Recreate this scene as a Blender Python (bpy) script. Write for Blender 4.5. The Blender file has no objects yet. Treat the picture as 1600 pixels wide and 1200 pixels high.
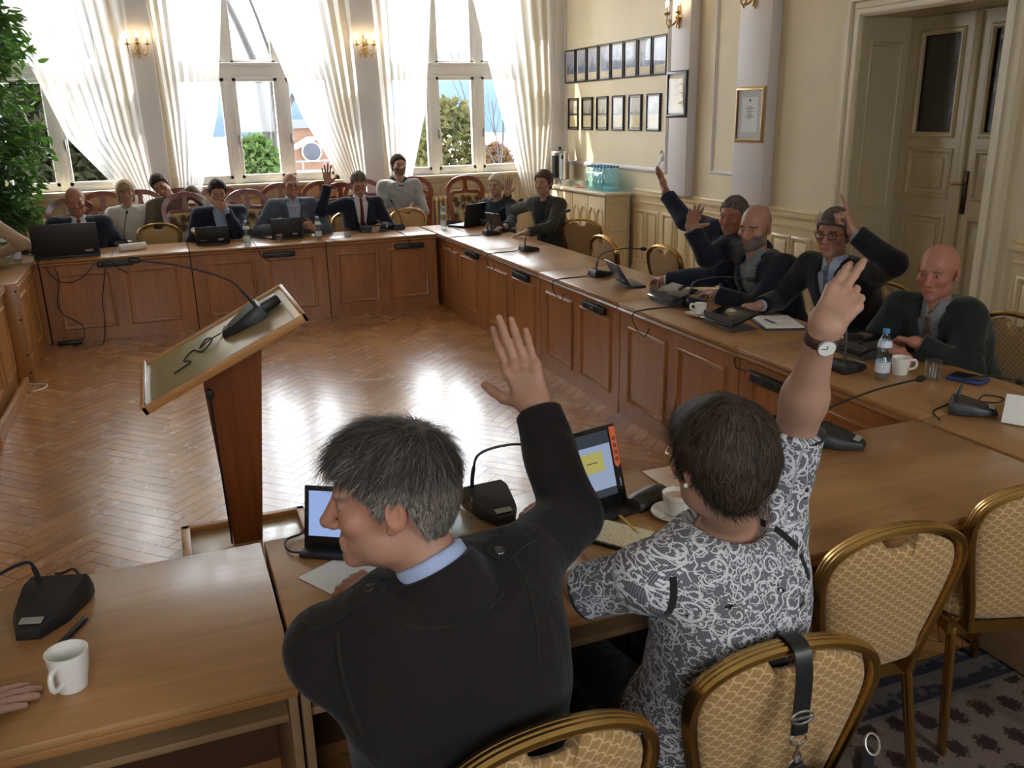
import bpy, bmesh, math, random
import numpy as np
from mathutils import Vector, Matrix, Euler
C = bpy.context.scene.collection
PI = math.pi
RNG = random.Random(7)

# ------------------------------------------------------------------ camera (solved from the vanishing lines of the room)
CAM_H = 1.90
FPX = 1357.15
YAW, PITCH, ROLL = 0.373758, 0.301133, 0.0219527
def cam_axes():
    fw = np.array([math.sin(YAW)*math.cos(PITCH), math.cos(YAW)*math.cos(PITCH), -math.sin(PITCH)])
    r0 = np.array([math.cos(YAW), -math.sin(YAW), 0.0]); d0 = np.cross(fw, r0)
    c, s = math.cos(ROLL), math.sin(ROLL)
    return c*r0+s*d0, -s*r0+c*d0, fw
RX, DY, FW = cam_axes()
def ray(px, py):
    return RX*(px-800)/FPX + DY*(py-600)/FPX + FW
def onZ(px, py, z):
    d = ray(px, py); t = (z-CAM_H)/d[2]; return Vector((t*d[0], t*d[1], z))
def onY(px, py, y):
    d = ray(px, py); t = y/d[1]; return Vector((t*d[0], y, CAM_H+t*d[2]))
def onX(px, py, x):
    d = ray(px, py); t = x/d[0]; return Vector((x, t*d[1], CAM_H+t*d[2]))
cam = bpy.data.cameras.new('camera'); camo = bpy.data.objects.new('camera', cam); C.objects.link(camo)
cam.sensor_fit = 'HORIZONTAL'; cam.sensor_width = 36.0; cam.lens = 36.0*FPX/1600.0
cam.clip_start = 0.02; cam.clip_end = 2000
mw = Matrix(((RX[0], -DY[0], -FW[0], 0), (RX[1], -DY[1], -FW[1], 0), (RX[2], -DY[2], -FW[2], CAM_H), (0, 0, 0, 1)))
camo.matrix_world = mw
bpy.context.scene.camera = camo

# ------------------------------------------------------------------ mesh helpers
class MB:
    def __init__(s): s.v = []; s.f = []; s.col = None; s.uv = None
    def add(s, vs, fs):
        o = len(s.v); s.v += [tuple(v) for v in vs]; s.f += [tuple(i+o for i in f) for f in fs]; return s
    def xf(s, M, start=0):
        s.v[start:] = [tuple(M @ Vector(v)) for v in s.v[start:]]; return s
    def box(s, lo, hi, M=None):
        x0, y0, z0 = lo; x1, y1, z1 = hi
        vs = [(x0,y0,z0),(x1,y0,z0),(x1,y1,z0),(x0,y1,z0),(x0,y0,z1),(x1,y0,z1),(x1,y1,z1),(x0,y1,z1)]
        if M: vs = [M @ Vector(v) for v in vs]
        return s.add(vs, [(0,3,2,1),(4,5,6,7),(0,1,5,4),(1,2,6,5),(2,3,7,6),(3,0,4,7)])
    def bbox(s, lo, hi, b=.004, seg=2, M=None):          # bevelled box
        bm = bmesh.new(); bmesh.ops.create_cube(bm, size=1)
        c = [(a+d)/2 for a, d in zip(lo, hi)]; e = [d-a for a, d in zip(lo, hi)]
        for v in bm.verts: v.co = Vector([v.co[i]*e[i]+c[i] for i in range(3)])
        bmesh.ops.bevel(bm, geom=list(bm.edges), offset=min(b, min(e)*.49), segments=seg, affect='EDGES', profile=.5)
        return s.bm(bm, M)
    def bm(s, bm, M=None):
        bm.verts.index_update()
        vs = [(M @ v.co) if M else v.co.copy() for v in bm.verts]
        fs = [[v.index for v in f.verts] for f in bm.faces]; bm.free()
        return s.add(vs, fs)
    def lathe(s, prof, n=24, M=None, cap=True):           # prof: [(r,z)]
        vs = []; fs = []
        for r, z in prof:
            for i in range(n):
                a = 2*PI*i/n; vs.append(Vector((r*math.cos(a), r*math.sin(a), z)))
        for j in range(len(prof)-1):
            for i in range(n):
                k = (i+1) % n; fs.append((j*n+i, j*n+k, (j+1)*n+k, (j+1)*n+i))
        if cap:
            fs.append(tuple(range(n-1, -1, -1))); m = (len(prof)-1)*n; fs.append(tuple(range(m, m+n)))
        if M: vs = [M @ v for v in vs]
        return s.add(vs, fs)
    def tube(s, pts, r, n=8, cap=True, flat=None):         # r number or list; parallel-transport frame
        pts = [Vector(p) for p in pts]; N = len(pts)
        rs = r if isinstance(r, (list, tuple)) else [r]*N
        T = []
        for i in range(N):
            a = pts[max(i-1, 0)]; b = pts[min(i+1, N-1)]; d = b-a
            T.append(d.normalized() if d.length > 1e-9 else Vector((0, 0, 1)))
        u = T[0].orthogonal().normalized(); vs = []; fs = []
        if flat is not None:
            u = (Vector(flat)-T[0]*Vector(flat).dot(T[0])).normalized()
        for i in range(N):
            u = (u-T[i]*u.dot(T[i])).normalized(); w = T[i].cross(u)
            for k in range(n):
                a = 2*PI*k/n; vs.append(pts[i]+(u*math.cos(a)+w*math.sin(a))*rs[i])
        for j in range(N-1):
            for k in range(n):
                q = (k+1) % n; fs.append((j*n+k, j*n+q, (j+1)*n+q, (j+1)*n+k))
        if cap: fs.append(tuple(range(n-1, -1, -1))); m = (N-1)*n; fs.append(tuple(range(m, m+n)))
        return s.add(vs, fs)
    def sweep(s, pts, prof, up=(0, 0, 1), closed=False, cap=True):  # profile [(side,up)] swept along pts
        pts = [Vector(p) for p in pts]; N = len(pts); n = len(prof); vs = []; fs = []; up = Vector(up)
        for i in range(N):
            if closed: a = pts[i-1]; b = pts[(i+1) % N]
            else: a = pts[max(i-1, 0)]; b = pts[min(i+1, N-1)]
            t0 = (pts[i]-a).normalized() if (pts[i]-a).length > 1e-9 else None
            t1 = (b-pts[i]).normalized() if (b-pts[i]).length > 1e-9 else None
            t0 = t0 or t1; t1 = t1 or t0; t = (t0+t1).normalized()
            sd = t.cross(up).normalized(); w = sd.cross(t).normalized()
            sc = 1/max(.35, t.dot(t1))
            for (p, q) in prof: vs.append(pts[i]+sd*p*sc+w*q)
        M_ = N if closed else N-1
        for j in range(M_):
            j2 = (j+1) % N
            for k in range(n):
                q = (k+1) % n; fs.append((j*n+k, j*n+q, j2*n+q, j2*n+k))
        if cap and not closed: fs.append(tuple(range(n-1, -1, -1))); m = (N-1)*n; fs.append(tuple(range(m, m+n)))
        return s.add(vs, fs)
    def prism(s, poly, z0, z1, M=None):
        n = len(poly); vs = [Vector((x, y, z0)) for x, y in poly]+[Vector((x, y, z1)) for x, y in poly]
        if M: vs = [M @ v for v in vs]
        return s.add(vs, [tuple(range(n-1, -1, -1)), tuple(range(n, 2*n))]+[(i, (i+1) % n, n+(i+1) % n, n+i) for i in range(n)])
    def ell(s, c, r, nu=16, nv=10, M=None):
        prof = [(math.sin(PI*j/nv), -math.cos(PI*j/nv)) for j in range(1, nv)]
        vs = [Vector((0, 0, -1))]; fs = []
        for rr, z in prof:
            for i in range(nu): a = 2*PI*i/nu; vs.append(Vector((rr*math.cos(a), rr*math.sin(a), z)))
        vs.append(Vector((0, 0, 1))); m = len(vs)-1
        for i in range(nu):
            k = (i+1) % nu; fs.append((0, 1+k, 1+i))
            for j in range(nv-2): fs.append((1+j*nu+i, 1+j*nu+k, 1+(j+1)*nu+k, 1+(j+1)*nu+i))
            fs.append((1+(nv-2)*nu+i, 1+(nv-2)*nu+k, m))
        c = Vector(c); vs = [Vector((v.x*r[0], v.y*r[1], v.z*r[2]))+c for v in vs]
        if M: vs = [M @ v for v in vs]
        return s.add(vs, fs)
def T(x=0, y=0, z=0, rx=0, ry=0, rz=0):
    return Matrix.Translation((x, y, z)) @ Euler((rx, ry, rz)).to_matrix().to_4x4()
def frame(o, x, y, z):                                    # matrix from origin and axes
    return Matrix(((x[0], y[0], z[0], o[0]), (x[1], y[1], z[1], o[1]), (x[2], y[2], z[2], o[2]), (0, 0, 0, 1)))
def link(name, mb, mat, parent=None, smooth=40, loc=None, rz=0):
    me = bpy.data.meshes.new(name)
    v = mb.v
    if loc is not None and rz == 0: v = [(a-loc[0], b-loc[1], c-loc[2]) for a, b, c in v]
    me.from_pydata(v, [], mb.f); me.validate()
    if mat: me.materials.append(mat)
    if smooth:
        me.polygons.foreach_set('use_smooth', [True]*len(me.polygons))
        me.set_sharp_from_angle(angle=math.radians(smooth))
    if mb.col is not None:
        a = me.color_attributes.new('Col', 'FLOAT_COLOR', 'POINT'); a.data.foreach_set('color', np.asarray(mb.col, dtype=np.float32).ravel())
    if mb.uv is not None:
        a = me.attributes.new('tuv', 'FLOAT_VECTOR', 'POINT'); a.data.foreach_set('vector', np.asarray(mb.uv, dtype=np.float32).ravel())
    o = bpy.data.objects.new(name, me); C.objects.link(o)
    if parent: o.parent = parent
    if loc is not None: o.location = loc
    return o
def tag(o, label=None, cat=None, group=None, kind=None):
    if label: o['label'] = label
    if cat: o['category'] = cat
    if group: o['group'] = group
    if kind: o['kind'] = kind
    return o
def thing(name, label, cat, loc=(0, 0, 0), rz=0, group=None):
    o = bpy.data.objects.new(name, None); C.objects.link(o); o.empty_display_size = .05
    o.location = loc; o.rotation_euler = (0, 0, rz)
    return tag(o, label, cat, group)
def struct(name, mb, mat, parent=None, smooth=40):
    o = link(name, mb, mat, parent, smooth)
    if not parent: o['kind'] = 'structure'
    return o
def dup(root, loc=None, rz=None, label=None, group=None):
    def rec(o, par):
        c = o.copy(); C.objects.link(c); c.parent = par
        for ch in list(o.children): rec(ch, c)
        return c
    r = rec(root, None)
    if loc is not None: r.location = loc
    if rz is not None: r.rotation_euler = (0, 0, rz)
    if label: r['label'] = label
    if group: r['group'] = group
    return r

# ------------------------------------------------------------------ materials
def srgb(r, g, b):
    f = lambda c: (c/255)/12.92 if c/255 <= .04045 else ((c/255+.055)/1.055)**2.4
    return (f(r), f(g), f(b), 1)
class N:
    """tiny node-tree helper"""
    def __init__(s, name):
        s.m = bpy.data.materials.new(name); s.m.use_nodes = True; s.t = s.m.node_tree; s.t.nodes.clear()
        s.out = s.n('ShaderNodeOutputMaterial')
    def n(s, typ, ins=None, **kw):
        nd = s.t.nodes.new(typ)
        for k, v in kw.items(): setattr(nd, k, v)
        for k, v in (ins or {}).items(): s.set(nd.inputs[k], v)
        return nd
    def set(s, sock, v):
        if isinstance(v, bpy.types.NodeSocket): s.t.links.new(v, sock)
        elif isinstance(v, bpy.types.Node): s.t.links.new(v.outputs[0], sock)
        else: sock.default_value = v
    def math(s, op, a, b=0.0, c=None):
        d = {0: a, 1: b}
        if c is not None: d[2] = c
        return s.n('ShaderNodeMath', d, operation=op).outputs[0]
    def mix(s, f, a, b, blend='MIX'):
        nd = s.n('ShaderNodeMix', None, data_type='RGBA', blend_type=blend)
        s.set(nd.inputs[0], f); s.set(nd.inputs[6], a); s.set(nd.inputs[7], b); return nd.outputs[2]
    def ramp(s, f, stops):
        nd = s.n('ShaderNodeValToRGB', {0: f}); el = nd.color_ramp.elements
        while len(el) < len(stops): el.new(.5)
        for e, (p, c) in zip(el, stops): e.position = p; e.color = c
        return nd.outputs[0]
    def obj(s): return s.n('ShaderNodeTexCoord').outputs['Object']
    def attr(s, name): return s.n('ShaderNodeAttribute', None, attribute_name=name)
    def mapping(s, v, scale=(1, 1, 1), rot=(0, 0, 0), loc=(0, 0, 0)):
        return s.n('ShaderNodeMapping', {0: v, 1: loc, 2: rot, 3: scale}).outputs[0]
    def noise(s, v, scale, detail=4, rough=.5, dist=0.0):
        return s.n('ShaderNodeTexNoise', {'Vector': v, 'Scale': scale, 'Detail': detail, 'Roughness': rough, 'Distortion': dist}).outputs[0]
    def bump(s, h, strength=.3, dist=.01):
        return s.n('ShaderNodeBump', {'Height': h, 'Strength': strength, 'Distance': dist}).outputs[0]
    def bsdf(s, color, rough=.5, **kw):
        d = {'Base Color': color, 'Roughness': rough}; d.update({k.replace('_', ' '): v for k, v in kw.items()})
        b = s.n('ShaderNodeBsdfPrincipled', d); s.set(s.out.inputs[0], b); return b
    def done(s, sh=None):
        if sh is not None: s.set(s.out.inputs[0], sh)
        return s.m
def plain(name, col, rough=.5, metal=0.0, spec=.5, var=.06, nscale=40, bump=0.0, bdist=.002, **kw):
    n = N(name); co = n.obj(); nz = n.noise(co, nscale, 5, .6)
    dk = tuple(c*(1-var) for c in col[:3])+(1,); lt = tuple(min(1, c*(1+var)) for c in col[:3])+(1,)
    c = n.ramp(nz, [(.3, dk), (.7, lt)])
    d = dict(Metallic=metal, Specular_IOR_Level=spec, **kw)
    if bump: d['Normal'] = n.bump(nz, bump, bdist)
    n.bsdf(c, rough, **d); return n.m
def wood(name, c0, c1, rough=.3, scale=1.0, axis=0, coat=0.0, pores=.5, bumps=.05, spec=.5):
    n = N(name); co = n.obj(); sc = [14, 14, 14]; sc[axis] = 1.1
    v = n.mapping(co, [q*scale for q in sc])
    w = n.noise(v, 1.0, 6, .6, 1.2)
    fine = n.noise(n.mapping(co, [q*scale*9 if i != axis else q*scale*3 for i, q in enumerate(sc)]), 1.0, 3, .6)
    big = n.noise(co, 1.3, 2, .5)
    f = n.math('ADD', n.math('MULTIPLY', w, .65), n.math('ADD', n.math('MULTIPLY', fine, .22*pores*2), n.math('MULTIPLY', big, .2)))
    c = n.ramp(f, [(.36, c0), (.74, c1)])
    n.bsdf(c, rough, Coat_Weight=coat, Coat_Roughness=.12, Specular_IOR_Level=spec, Normal=n.bump(fine, bumps, .002)); return n.m
def emis(name, col, st):
    n = N(name); e = n.n('ShaderNodeEmission', {0: col, 1: st}); return n.done(e)
def thin_glass(name, tint=(1, 1, 1, 1), refl=.08, rough=.02, fres=.8):
    n = N(name)
    t = n.n('ShaderNodeBsdfTransparent', {0: tint}); g = n.n('ShaderNodeBsdfGlossy', {0: (1, 1, 1, 1), 1: rough})
    g_ = n.n('ShaderNodeNewGeometry'); dt = n.n('ShaderNodeVectorMath', {0: g_.outputs['Normal'], 1: g_.outputs['Incoming']}, operation='DOT_PRODUCT').outputs['Value']
    fr = n.math('POWER', n.math('SUBTRACT', 1.0, n.math('ABSOLUTE', dt)), 5.0)
    f = n.math('MINIMUM', n.math('ADD', n.math('MULTIPLY', fr, fres), .008+refl*.25), 1.0)
    return n.done(n.n('ShaderNodeMixShader', {0: f, 1: t, 2: g}))
# ------------------------------------------------------------------ palette
M = {}
M['cream'] = plain('cream_wall', (.66, .57, .39, 1), .55, var=.03, nscale=3, bump=.05)
M['pilaster'] = plain('pilaster_paint', (.64, .61, .61, 1), .5, var=.02, nscale=3)
M['ivory'] = plain('ivory_enamel', (.60, .48, .29, 1), .28, var=.03, nscale=5)
M['door_paint'] = plain('door_enamel', (.47, .40, .26, 1), .3, var=.05, nscale=6)
M['casing'] = plain('casing_enamel', (.62, .55, .40, 1), .3, var=.03, nscale=6)
M['white'] = plain('white_paint', (.90, .90, .90, 1), .35, var=.02)
M['ceiling'] = plain('ceiling_paint', (.80, .78, .72, 1), .7, var=.02)
M['oak_front'] = wood('oak_front', srgb(136, 88, 50), srgb(178, 122, 74), .34, .8, 2, coat=.12)
M['oak_top'] = wood('oak_top', srgb(142, 101, 60), srgb(178, 134, 86), .33, .7, 0, coat=.10)
M['oak_top_y'] = M['oak_top']
M['oak_edge'] = wood('oak_edge', srgb(134, 90, 50), srgb(174, 124, 74), .3, .9, 0, coat=.2)
M['oak_pale'] = wood('oak_pale', srgb(150, 102, 54), srgb(190, 140, 84), .36, .8, 2)
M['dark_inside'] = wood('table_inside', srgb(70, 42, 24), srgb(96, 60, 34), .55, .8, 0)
M['shelf_edge'] = wood('shelf_edge', srgb(128, 98, 66), srgb(150, 118, 84), .5, .8, 0)
M['pole_wood'] = wood('lectern_pole_wood', srgb(98, 48, 20), srgb(142, 80, 38), .35, .8, 2)
M['board_wood'] = wood('lectern_board_wood', srgb(160, 138, 96), srgb(188, 166, 122), .3, .5, 0, coat=.4)
M['board_edge'] = wood('lectern_edge_wood', srgb(170, 118, 62), srgb(206, 152, 92), .4, .8, 0)
M['black'] = plain('black_plastic', (.012, .012, .013, 1), .42, var=.2, nscale=200)
M['black_gloss'] = plain('black_gloss', (.008, .008, .009, 1), .12)
M['dark_grey'] = plain('dark_grey_plastic', (.05, .052, .058, 1), .4)
M['silver'] = plain('brushed_steel', (.6, .6, .6, 1), .28, metal=1)
M['rubber'] = plain('rubber_cable', (.01, .01, .01, 1), .55)
M['china'] = plain('white_china', (.78, .77, .73, 1), .12, var=.01, Coat_Weight=.3)
M['paper'] = plain('paper', (.80, .80, .78, 1), .7, var=.02)
M['brass'] = plain('aged_brass', (.42, .27, .10, 1), .32, metal=1, var=.2)
M['gold'] = plain('gold_frame_metal', (.50, .31, .10, 1), .27, metal=1, var=.06, nscale=8)
M['frame_dark'] = plain('dark_picture_frame', (.028, .024, .03, 1), .3)
M['frame_gold'] = plain('gilt_frame', (.45, .30, .13, 1), .35, metal=.6)
M['glass'] = thin_glass('window_glass', refl=.05)
M['clear'] = thin_glass('drinking_glass', (.93, .95, .95, 1), refl=.25)
M['pet'] = thin_glass('bottle_plastic', (.82, .90, .93, 1), refl=.3, rough=.08)
M['pet_blue'] = thin_glass('blue_tinted_bottle_plastic', (.80, .95, .98, 1), refl=.3, rough=.1)
M['water'] = thin_glass('water', (.90, .95, .97, 1), refl=.1)
M['cap_blue'] = plain('blue_cap', (.10, .30, .62, 1), .4)
M['label_paper'] = plain('bottle_label', (.62, .72, .82, 1), .45, var=.15, nscale=60)
M['red'] = plain('red_switch', (.6, .05, .03, 1), .3)
RX0, RX1, RY0, RY1, RZ1 = -2.75, 5.2, -1.6, 11.15, 4.1

# ------------------------------------------------------------------ floor : herringbone oak blocks
def floor():
    mb = MB(); col = []; W = .078; n = 6; gap = .0011; r = random.Random(3)
    c, s = math.cos(PI/4), math.sin(PI/4)
    K = 120
    def plank(i0, j0, i1, j1):
        cx, cy = (i0+i1)/2*W, (j0+j1)/2*W
        x, y = c*cx-s*cy+1.2, s*cx+c*cy+4.5
        if not (RX0 < x < RX1 and 1.2 < y < RY1-.1): return
        z = [r.uniform(-.00022, .00022) for _ in range(4)]; vs = []
        for k, (a, b) in enumerate(((i0, j0), (i1, j0), (i1, j1), (i0, j1))):
            a = a*W+(gap if a == i0 else -gap); b = b*W+(gap if b == j0 else -gap)
            vs.append((c*a-s*b+1.2, s*a+c*b+4.5, z[k]))
        mb.add(vs, [(0, 1, 2, 3)]); t = r.uniform(0, 1); col.extend([(t, r.random(), 0, 1)]*4)
    for j in range(-K, K):
        for i in range(-K, K):
            q = (i-j) % (2*n)
            if q == 0: plank(i, j, i+n, j+1)
            if q == 2*n-1: plank(i, j, i+1, j+n)
    mb.box((RX0-.3, RY0-.3, -.14), (RX1+.8, RY1+.4, -.004)); col.extend([(0, 0, 1, 1)]*8)
    mb.col = col
    m = N('herringbone_parquet'); a = m.attr('Col'); sep = m.n('ShaderNodeSeparateColor', {0: a.outputs[0]})
    co = m.obj()
    g = m.noise(m.mapping(co, (9, 9, 1), (0, 0, PI/4)), 1.0, 6, .65, 1.5)
    big = m.noise(co, .9, 3)
    t = m.math('ADD', m.math('MULTIPLY', sep.outputs[0], .32), m.math('ADD', m.math('MULTIPLY', g, .45), m.math('MULTIPLY', big, .25)))
    c1 = m.ramp(t, [(.15, srgb(142, 96, 52)), (.85, srgb(194, 140, 84))])
    c2 = m.mix(sep.outputs[2], c1, srgb(84, 50, 24))
    sm = m.noise(co, 5, 5, .7); w = m.noise(co, 11, 2, .5)
    m.bsdf(c2, m.ramp(sm, [(.3, (.19,)*3+(1,)), (.75, (.32,)*3+(1,))]), Coat_Weight=.42, Coat_Roughness=.17, Normal=m.bump(w, .10, .01))
    struct('floor', mb, m.m, smooth=0)
floor()

def rect_path(a, b, plane, k):
    (u0, v0), (u1, v1) = a, b
    pts = [(u0, v0), (u1, v0), (u1, v1), (u0, v1)]
    return [((k, u, v) if plane == 'x' else (u, k, v)) for u, v in pts]
MOLD = [(-.02, 0), (-.018, .008), (-.01, .012), (-.004, .018), (.006, .018), (.012, .01), (.018, .008), (.02, 0)]
def molding(mb, a, b, plane, k, up, s=1.0):
    mb.sweep(rect_path(a, b, plane, k), [(p*s, q*s) for p, q in MOLD], up=up, closed=True)

# ------------------------------------------------------------------ right wall with its door opening
DY0, DY1, DZ = 4.39, 5.67, 2.56
mb = MB()
mb.box((5.2, RY0-.2, 0), (5.4, DY0, RZ1)); mb.box((5.2, DY1, 0), (5.4, RY1+.3, RZ1)); mb.box((5.2, DY0, DZ), (5.4, DY1, RZ1))
struct('wall_right', mb, M['cream'])
mb = MB(); mb.box((RX0-.2, RY0-.2, 0), (RX0, RY1+.3, RZ1)); struct('wall_left', mb, M['cream'])
REAR = [(-1.3, -.2), (1.9, 3.0)]; R0, R1 = 1.6, 2.8  # unseen frameless openings, added so skylight fills the foreground from behind
mb = MB(); x = RX0
for a, b in REAR:
    mb.box((x, RY0-.2, 0), (a, RY0, RZ1)); mb.box((a, RY0-.2, 0), (b, RY0, R0)); mb.box((a, RY0-.2, R1), (b, RY0, RZ1)); x = b
mb.box((x, RY0-.2, 0), (RX1, RY0, RZ1)); struct('wall_near', mb, M['cream'])
mb = MB(); mb.box((RX0-.2, RY0-.2, RZ1), (RX1+.2, RY1+.3, RZ1+.15)); struct('ceiling', mb, M['ceiling'])
WINS = [(-2.18, -.36), (.30, 2.12), (2.78, 4.60)]; SILL, WTOP = 1.17, 3.72
mb = MB(); x = RX0
for a, b in WINS:
    mb.box((x, RY1, 0), (a, RY1+.28, RZ1)); mb.box((a, RY1, 0), (b, RY1+.28, SILL)); mb.box((a, RY1, WTOP), (b, RY1+.28, RZ1)); x = b
mb.box((x, RY1, 0), (RX1, RY1+.28, RZ1)); struct('wall_back', mb, M['cream'])
# wall mouldings, pilasters, dado
k = 0
def trim(mb, mat):
    global k; k += 1
    return struct('trim_%d' % k, mb, mat)
for (y0, y1) in ((7.93, 8.285), (6.66, 7.12)):
    mb = MB(); mb.bbox((5.09, y0, 1.04), (5.2, y1, RZ1), .01); trim(mb, M['pilaster'])
mb = MB(); molding(mb, (8.48, 1.265), (11.06, 3.6), 'x', 5.2, (-1, 0, 0), 1.5)
for i, (dy, dz, r) in enumerate(((0, 0, .07), (.06, .05, .045), (.02, .11, .05), (.11, .015, .04), (.05, .16, .03))):   # leaf ornament in the corner
    mb.ell((5.195, 8.56+dy-.02, 1.30+dz), (.022, r*.8, r), 10, 8)
trim(mb, M['pilaster'])
mb = MB(); molding(mb, (7.24, 1.30), (7.62, 3.6), 'x', 5.2, (-1, 0, 0), 1.1); trim(mb, M['pilaster'])
mb = MB(); molding(mb, (2.2, 1.45), (4.05, 3.6), 'x', 5.2, (-1, 0, 0), 1.1); trim(mb, M['pilaster'])
def dado(y0, y1, nm):
    mb = MB(); mb.box((5.165, y0, 0.14), (5.2, y1, .985)); mb.box((5.145, y0, 0), (5.2, y1, .15))
    prof = [(0, 0), (0, .05), (-.02, .052), (-.03, .045), (-.04, .03), (-.03, .01), (-.06, .004), (-.06, -.02), (0, -.02)]
    mb.sweep([(5.2, y0, 1.0), (5.2, y1, 1.0)], [(-p*1.0, q) for p, q in prof] if False else [(p, q) for p, q in prof], up=(0, 0, 1))
    mb.sweep([(5.165, y0, .90), (5.165, y1, .90)], [(0, -.012), (-.012, -.008), (-.014, .006), (0, .012)], up=(0, 0, 1))
    L = y1-y0; n = max(1, round(L/.62)); w = L/n
    for i in range(n):
        a = y0+i*w
        for q0, q1 in ((.10, .46), (.54, .90)):
            molding(mb, (a+w*q0, .22), (a+w*q1, .80), 'x', 5.165, (-1, 0, 0), .9)
            mb.bbox((5.152, a+w*q0+.035, .255), (5.17, a+w*q1-.035, .765), .012)
    return trim(mb, M['ivory'])
dado(5.98, 9.14, 'a'); dado(-1.6, 4.08, 'b')
# back wall dado under the windows + window-side pilasters
mb = MB(); mb.box((RX0, 11.115, 0), (4.7, RY1, .14))
for a, b in WINS:
    mb.bbox((a-.1, 11.0, SILL-.045), (b+.1, RY1+.14, SILL), .012); mb.bbox((a-.06, 11.10, SILL-.1), (b+.06, RY1, SILL-.045), .01)
    for q in range(3):
        w = (b-a)/3; molding(mb, (a+q*w+.05, .25), (a+q*w+w-.05, 1.0), 'y', RY1, (0, -1, 0), .9)
trim(mb, M['casing'])
for a, b in ((-.17, .145), (2.37, 2.685)):
    mb = MB(); mb.bbox((a, 11.06, .0), (b, RY1, RZ1), .015); trim(mb, M['pilaster'])
mb = MB(); mb.bbox((4.98, 11.05, 0), (5.2, RY1, RZ1), .015); trim(mb, M['pilaster'])

# ------------------------------------------------------------------ windows
for i, (a, b) in enumerate(WINS):
    mb = MB(); y0, y1 = 11.17, 11.245; w = (b-a)/3
    for x in (a, b-.06): mb.bbox((x, y0, SILL), (x+.06, y1, WTOP), .006)
    for x in (a+w, a+2*w): mb.bbox((x-.05, y0-.01, SILL), (x+.05, y1, WTOP), .008)
    for z in (SILL, WTOP-.06): mb.bbox((a, y0, z), (b, y1, z+.06), .006)
    mb.bbox((a, y0-.025, 2.37), (b, y1, 2.53), .01); mb.bbox((a, y0-.04, 2.50), (b, y0, 2.54), .008)
    o = struct('window_%d' % (i+1), mb, M['white'])
    for q in range(3):
        s = MB(); x0, x1 = a+q*w+.045, a+(q+1)*w-.045
        for z0, z1 in ((SILL+.05, 2.38), (2.52, WTOP-.05)):
            for lo, hi in (((x0, z0), (x0+.045, z1)), ((x1-.045, z0), (x1, z1)), ((x0, z0), (x1, z0+.05)), ((x0, z1-.05), (x1, z1))):
                s.bbox((lo[0], y0+.004, lo[1]), (hi[0], y1-.012, hi[1]), .006)
            g = MB(); g.box((x0+.04, y0+.03, z0+.045), (x1-.04, y0+.034, z1-.045)); link('pane', g, M['glass'], o)
        link('sash', s, M['white'], o)
        h = MB(); h.bbox((x0+.012, y0-.03, 1.62), (x0+.03, y0+.01, 1.73), .005); link('window_handle', h, M['silver'], o)

# ------------------------------------------------------------------ double door in the right wall
LX = 5.67
mb = MB()                                                 # casing and deep reveal
prof = [(0, 0), (0, .03), (.02, .045), (.05, .045), (.06, .03), (.10, .028), (.11, .05), (.15, .05), (.16, .0)]
mb.sweep([(5.2, DY0, 0), (5.2, DY0, DZ), (5.2, DY1, DZ), (5.2, DY1, 0)], [(p-.0, q) for p, q in prof], up=(-1, 0, 0))
trim(mb, M['casing'])
mb = MB()
mb.box((5.19, DY1-.006, 0), (LX+.1, DY1+.05, DZ)); mb.box((5.19, DY0-.05, 0), (LX+.1, DY0+.006, DZ)); mb.box((5.19, DY0-.05, DZ-.006), (LX+.1, DY1+.05, DZ+.05))
for z0, z1 in ((.2, .95), (1.1, 2.36)):
    for y, up in ((DY1-.006, (0, -1, 0)), (DY0+.006, (0, 1, 0))):
        molding(mb, (5.28, z0), (5.58, z1), 'y', y, up, .9)
trim(mb, M['door_paint'])
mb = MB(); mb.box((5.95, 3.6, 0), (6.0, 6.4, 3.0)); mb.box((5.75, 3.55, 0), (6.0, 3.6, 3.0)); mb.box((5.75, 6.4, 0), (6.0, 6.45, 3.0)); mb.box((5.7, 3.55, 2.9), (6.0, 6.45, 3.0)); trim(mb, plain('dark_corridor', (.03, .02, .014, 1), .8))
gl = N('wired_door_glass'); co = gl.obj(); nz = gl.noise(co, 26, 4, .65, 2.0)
gl.bsdf((.02, .016, .013, 1), .16, Normal=gl.bump(nz, .5, .01), Specular_IOR_Level=.8)
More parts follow.
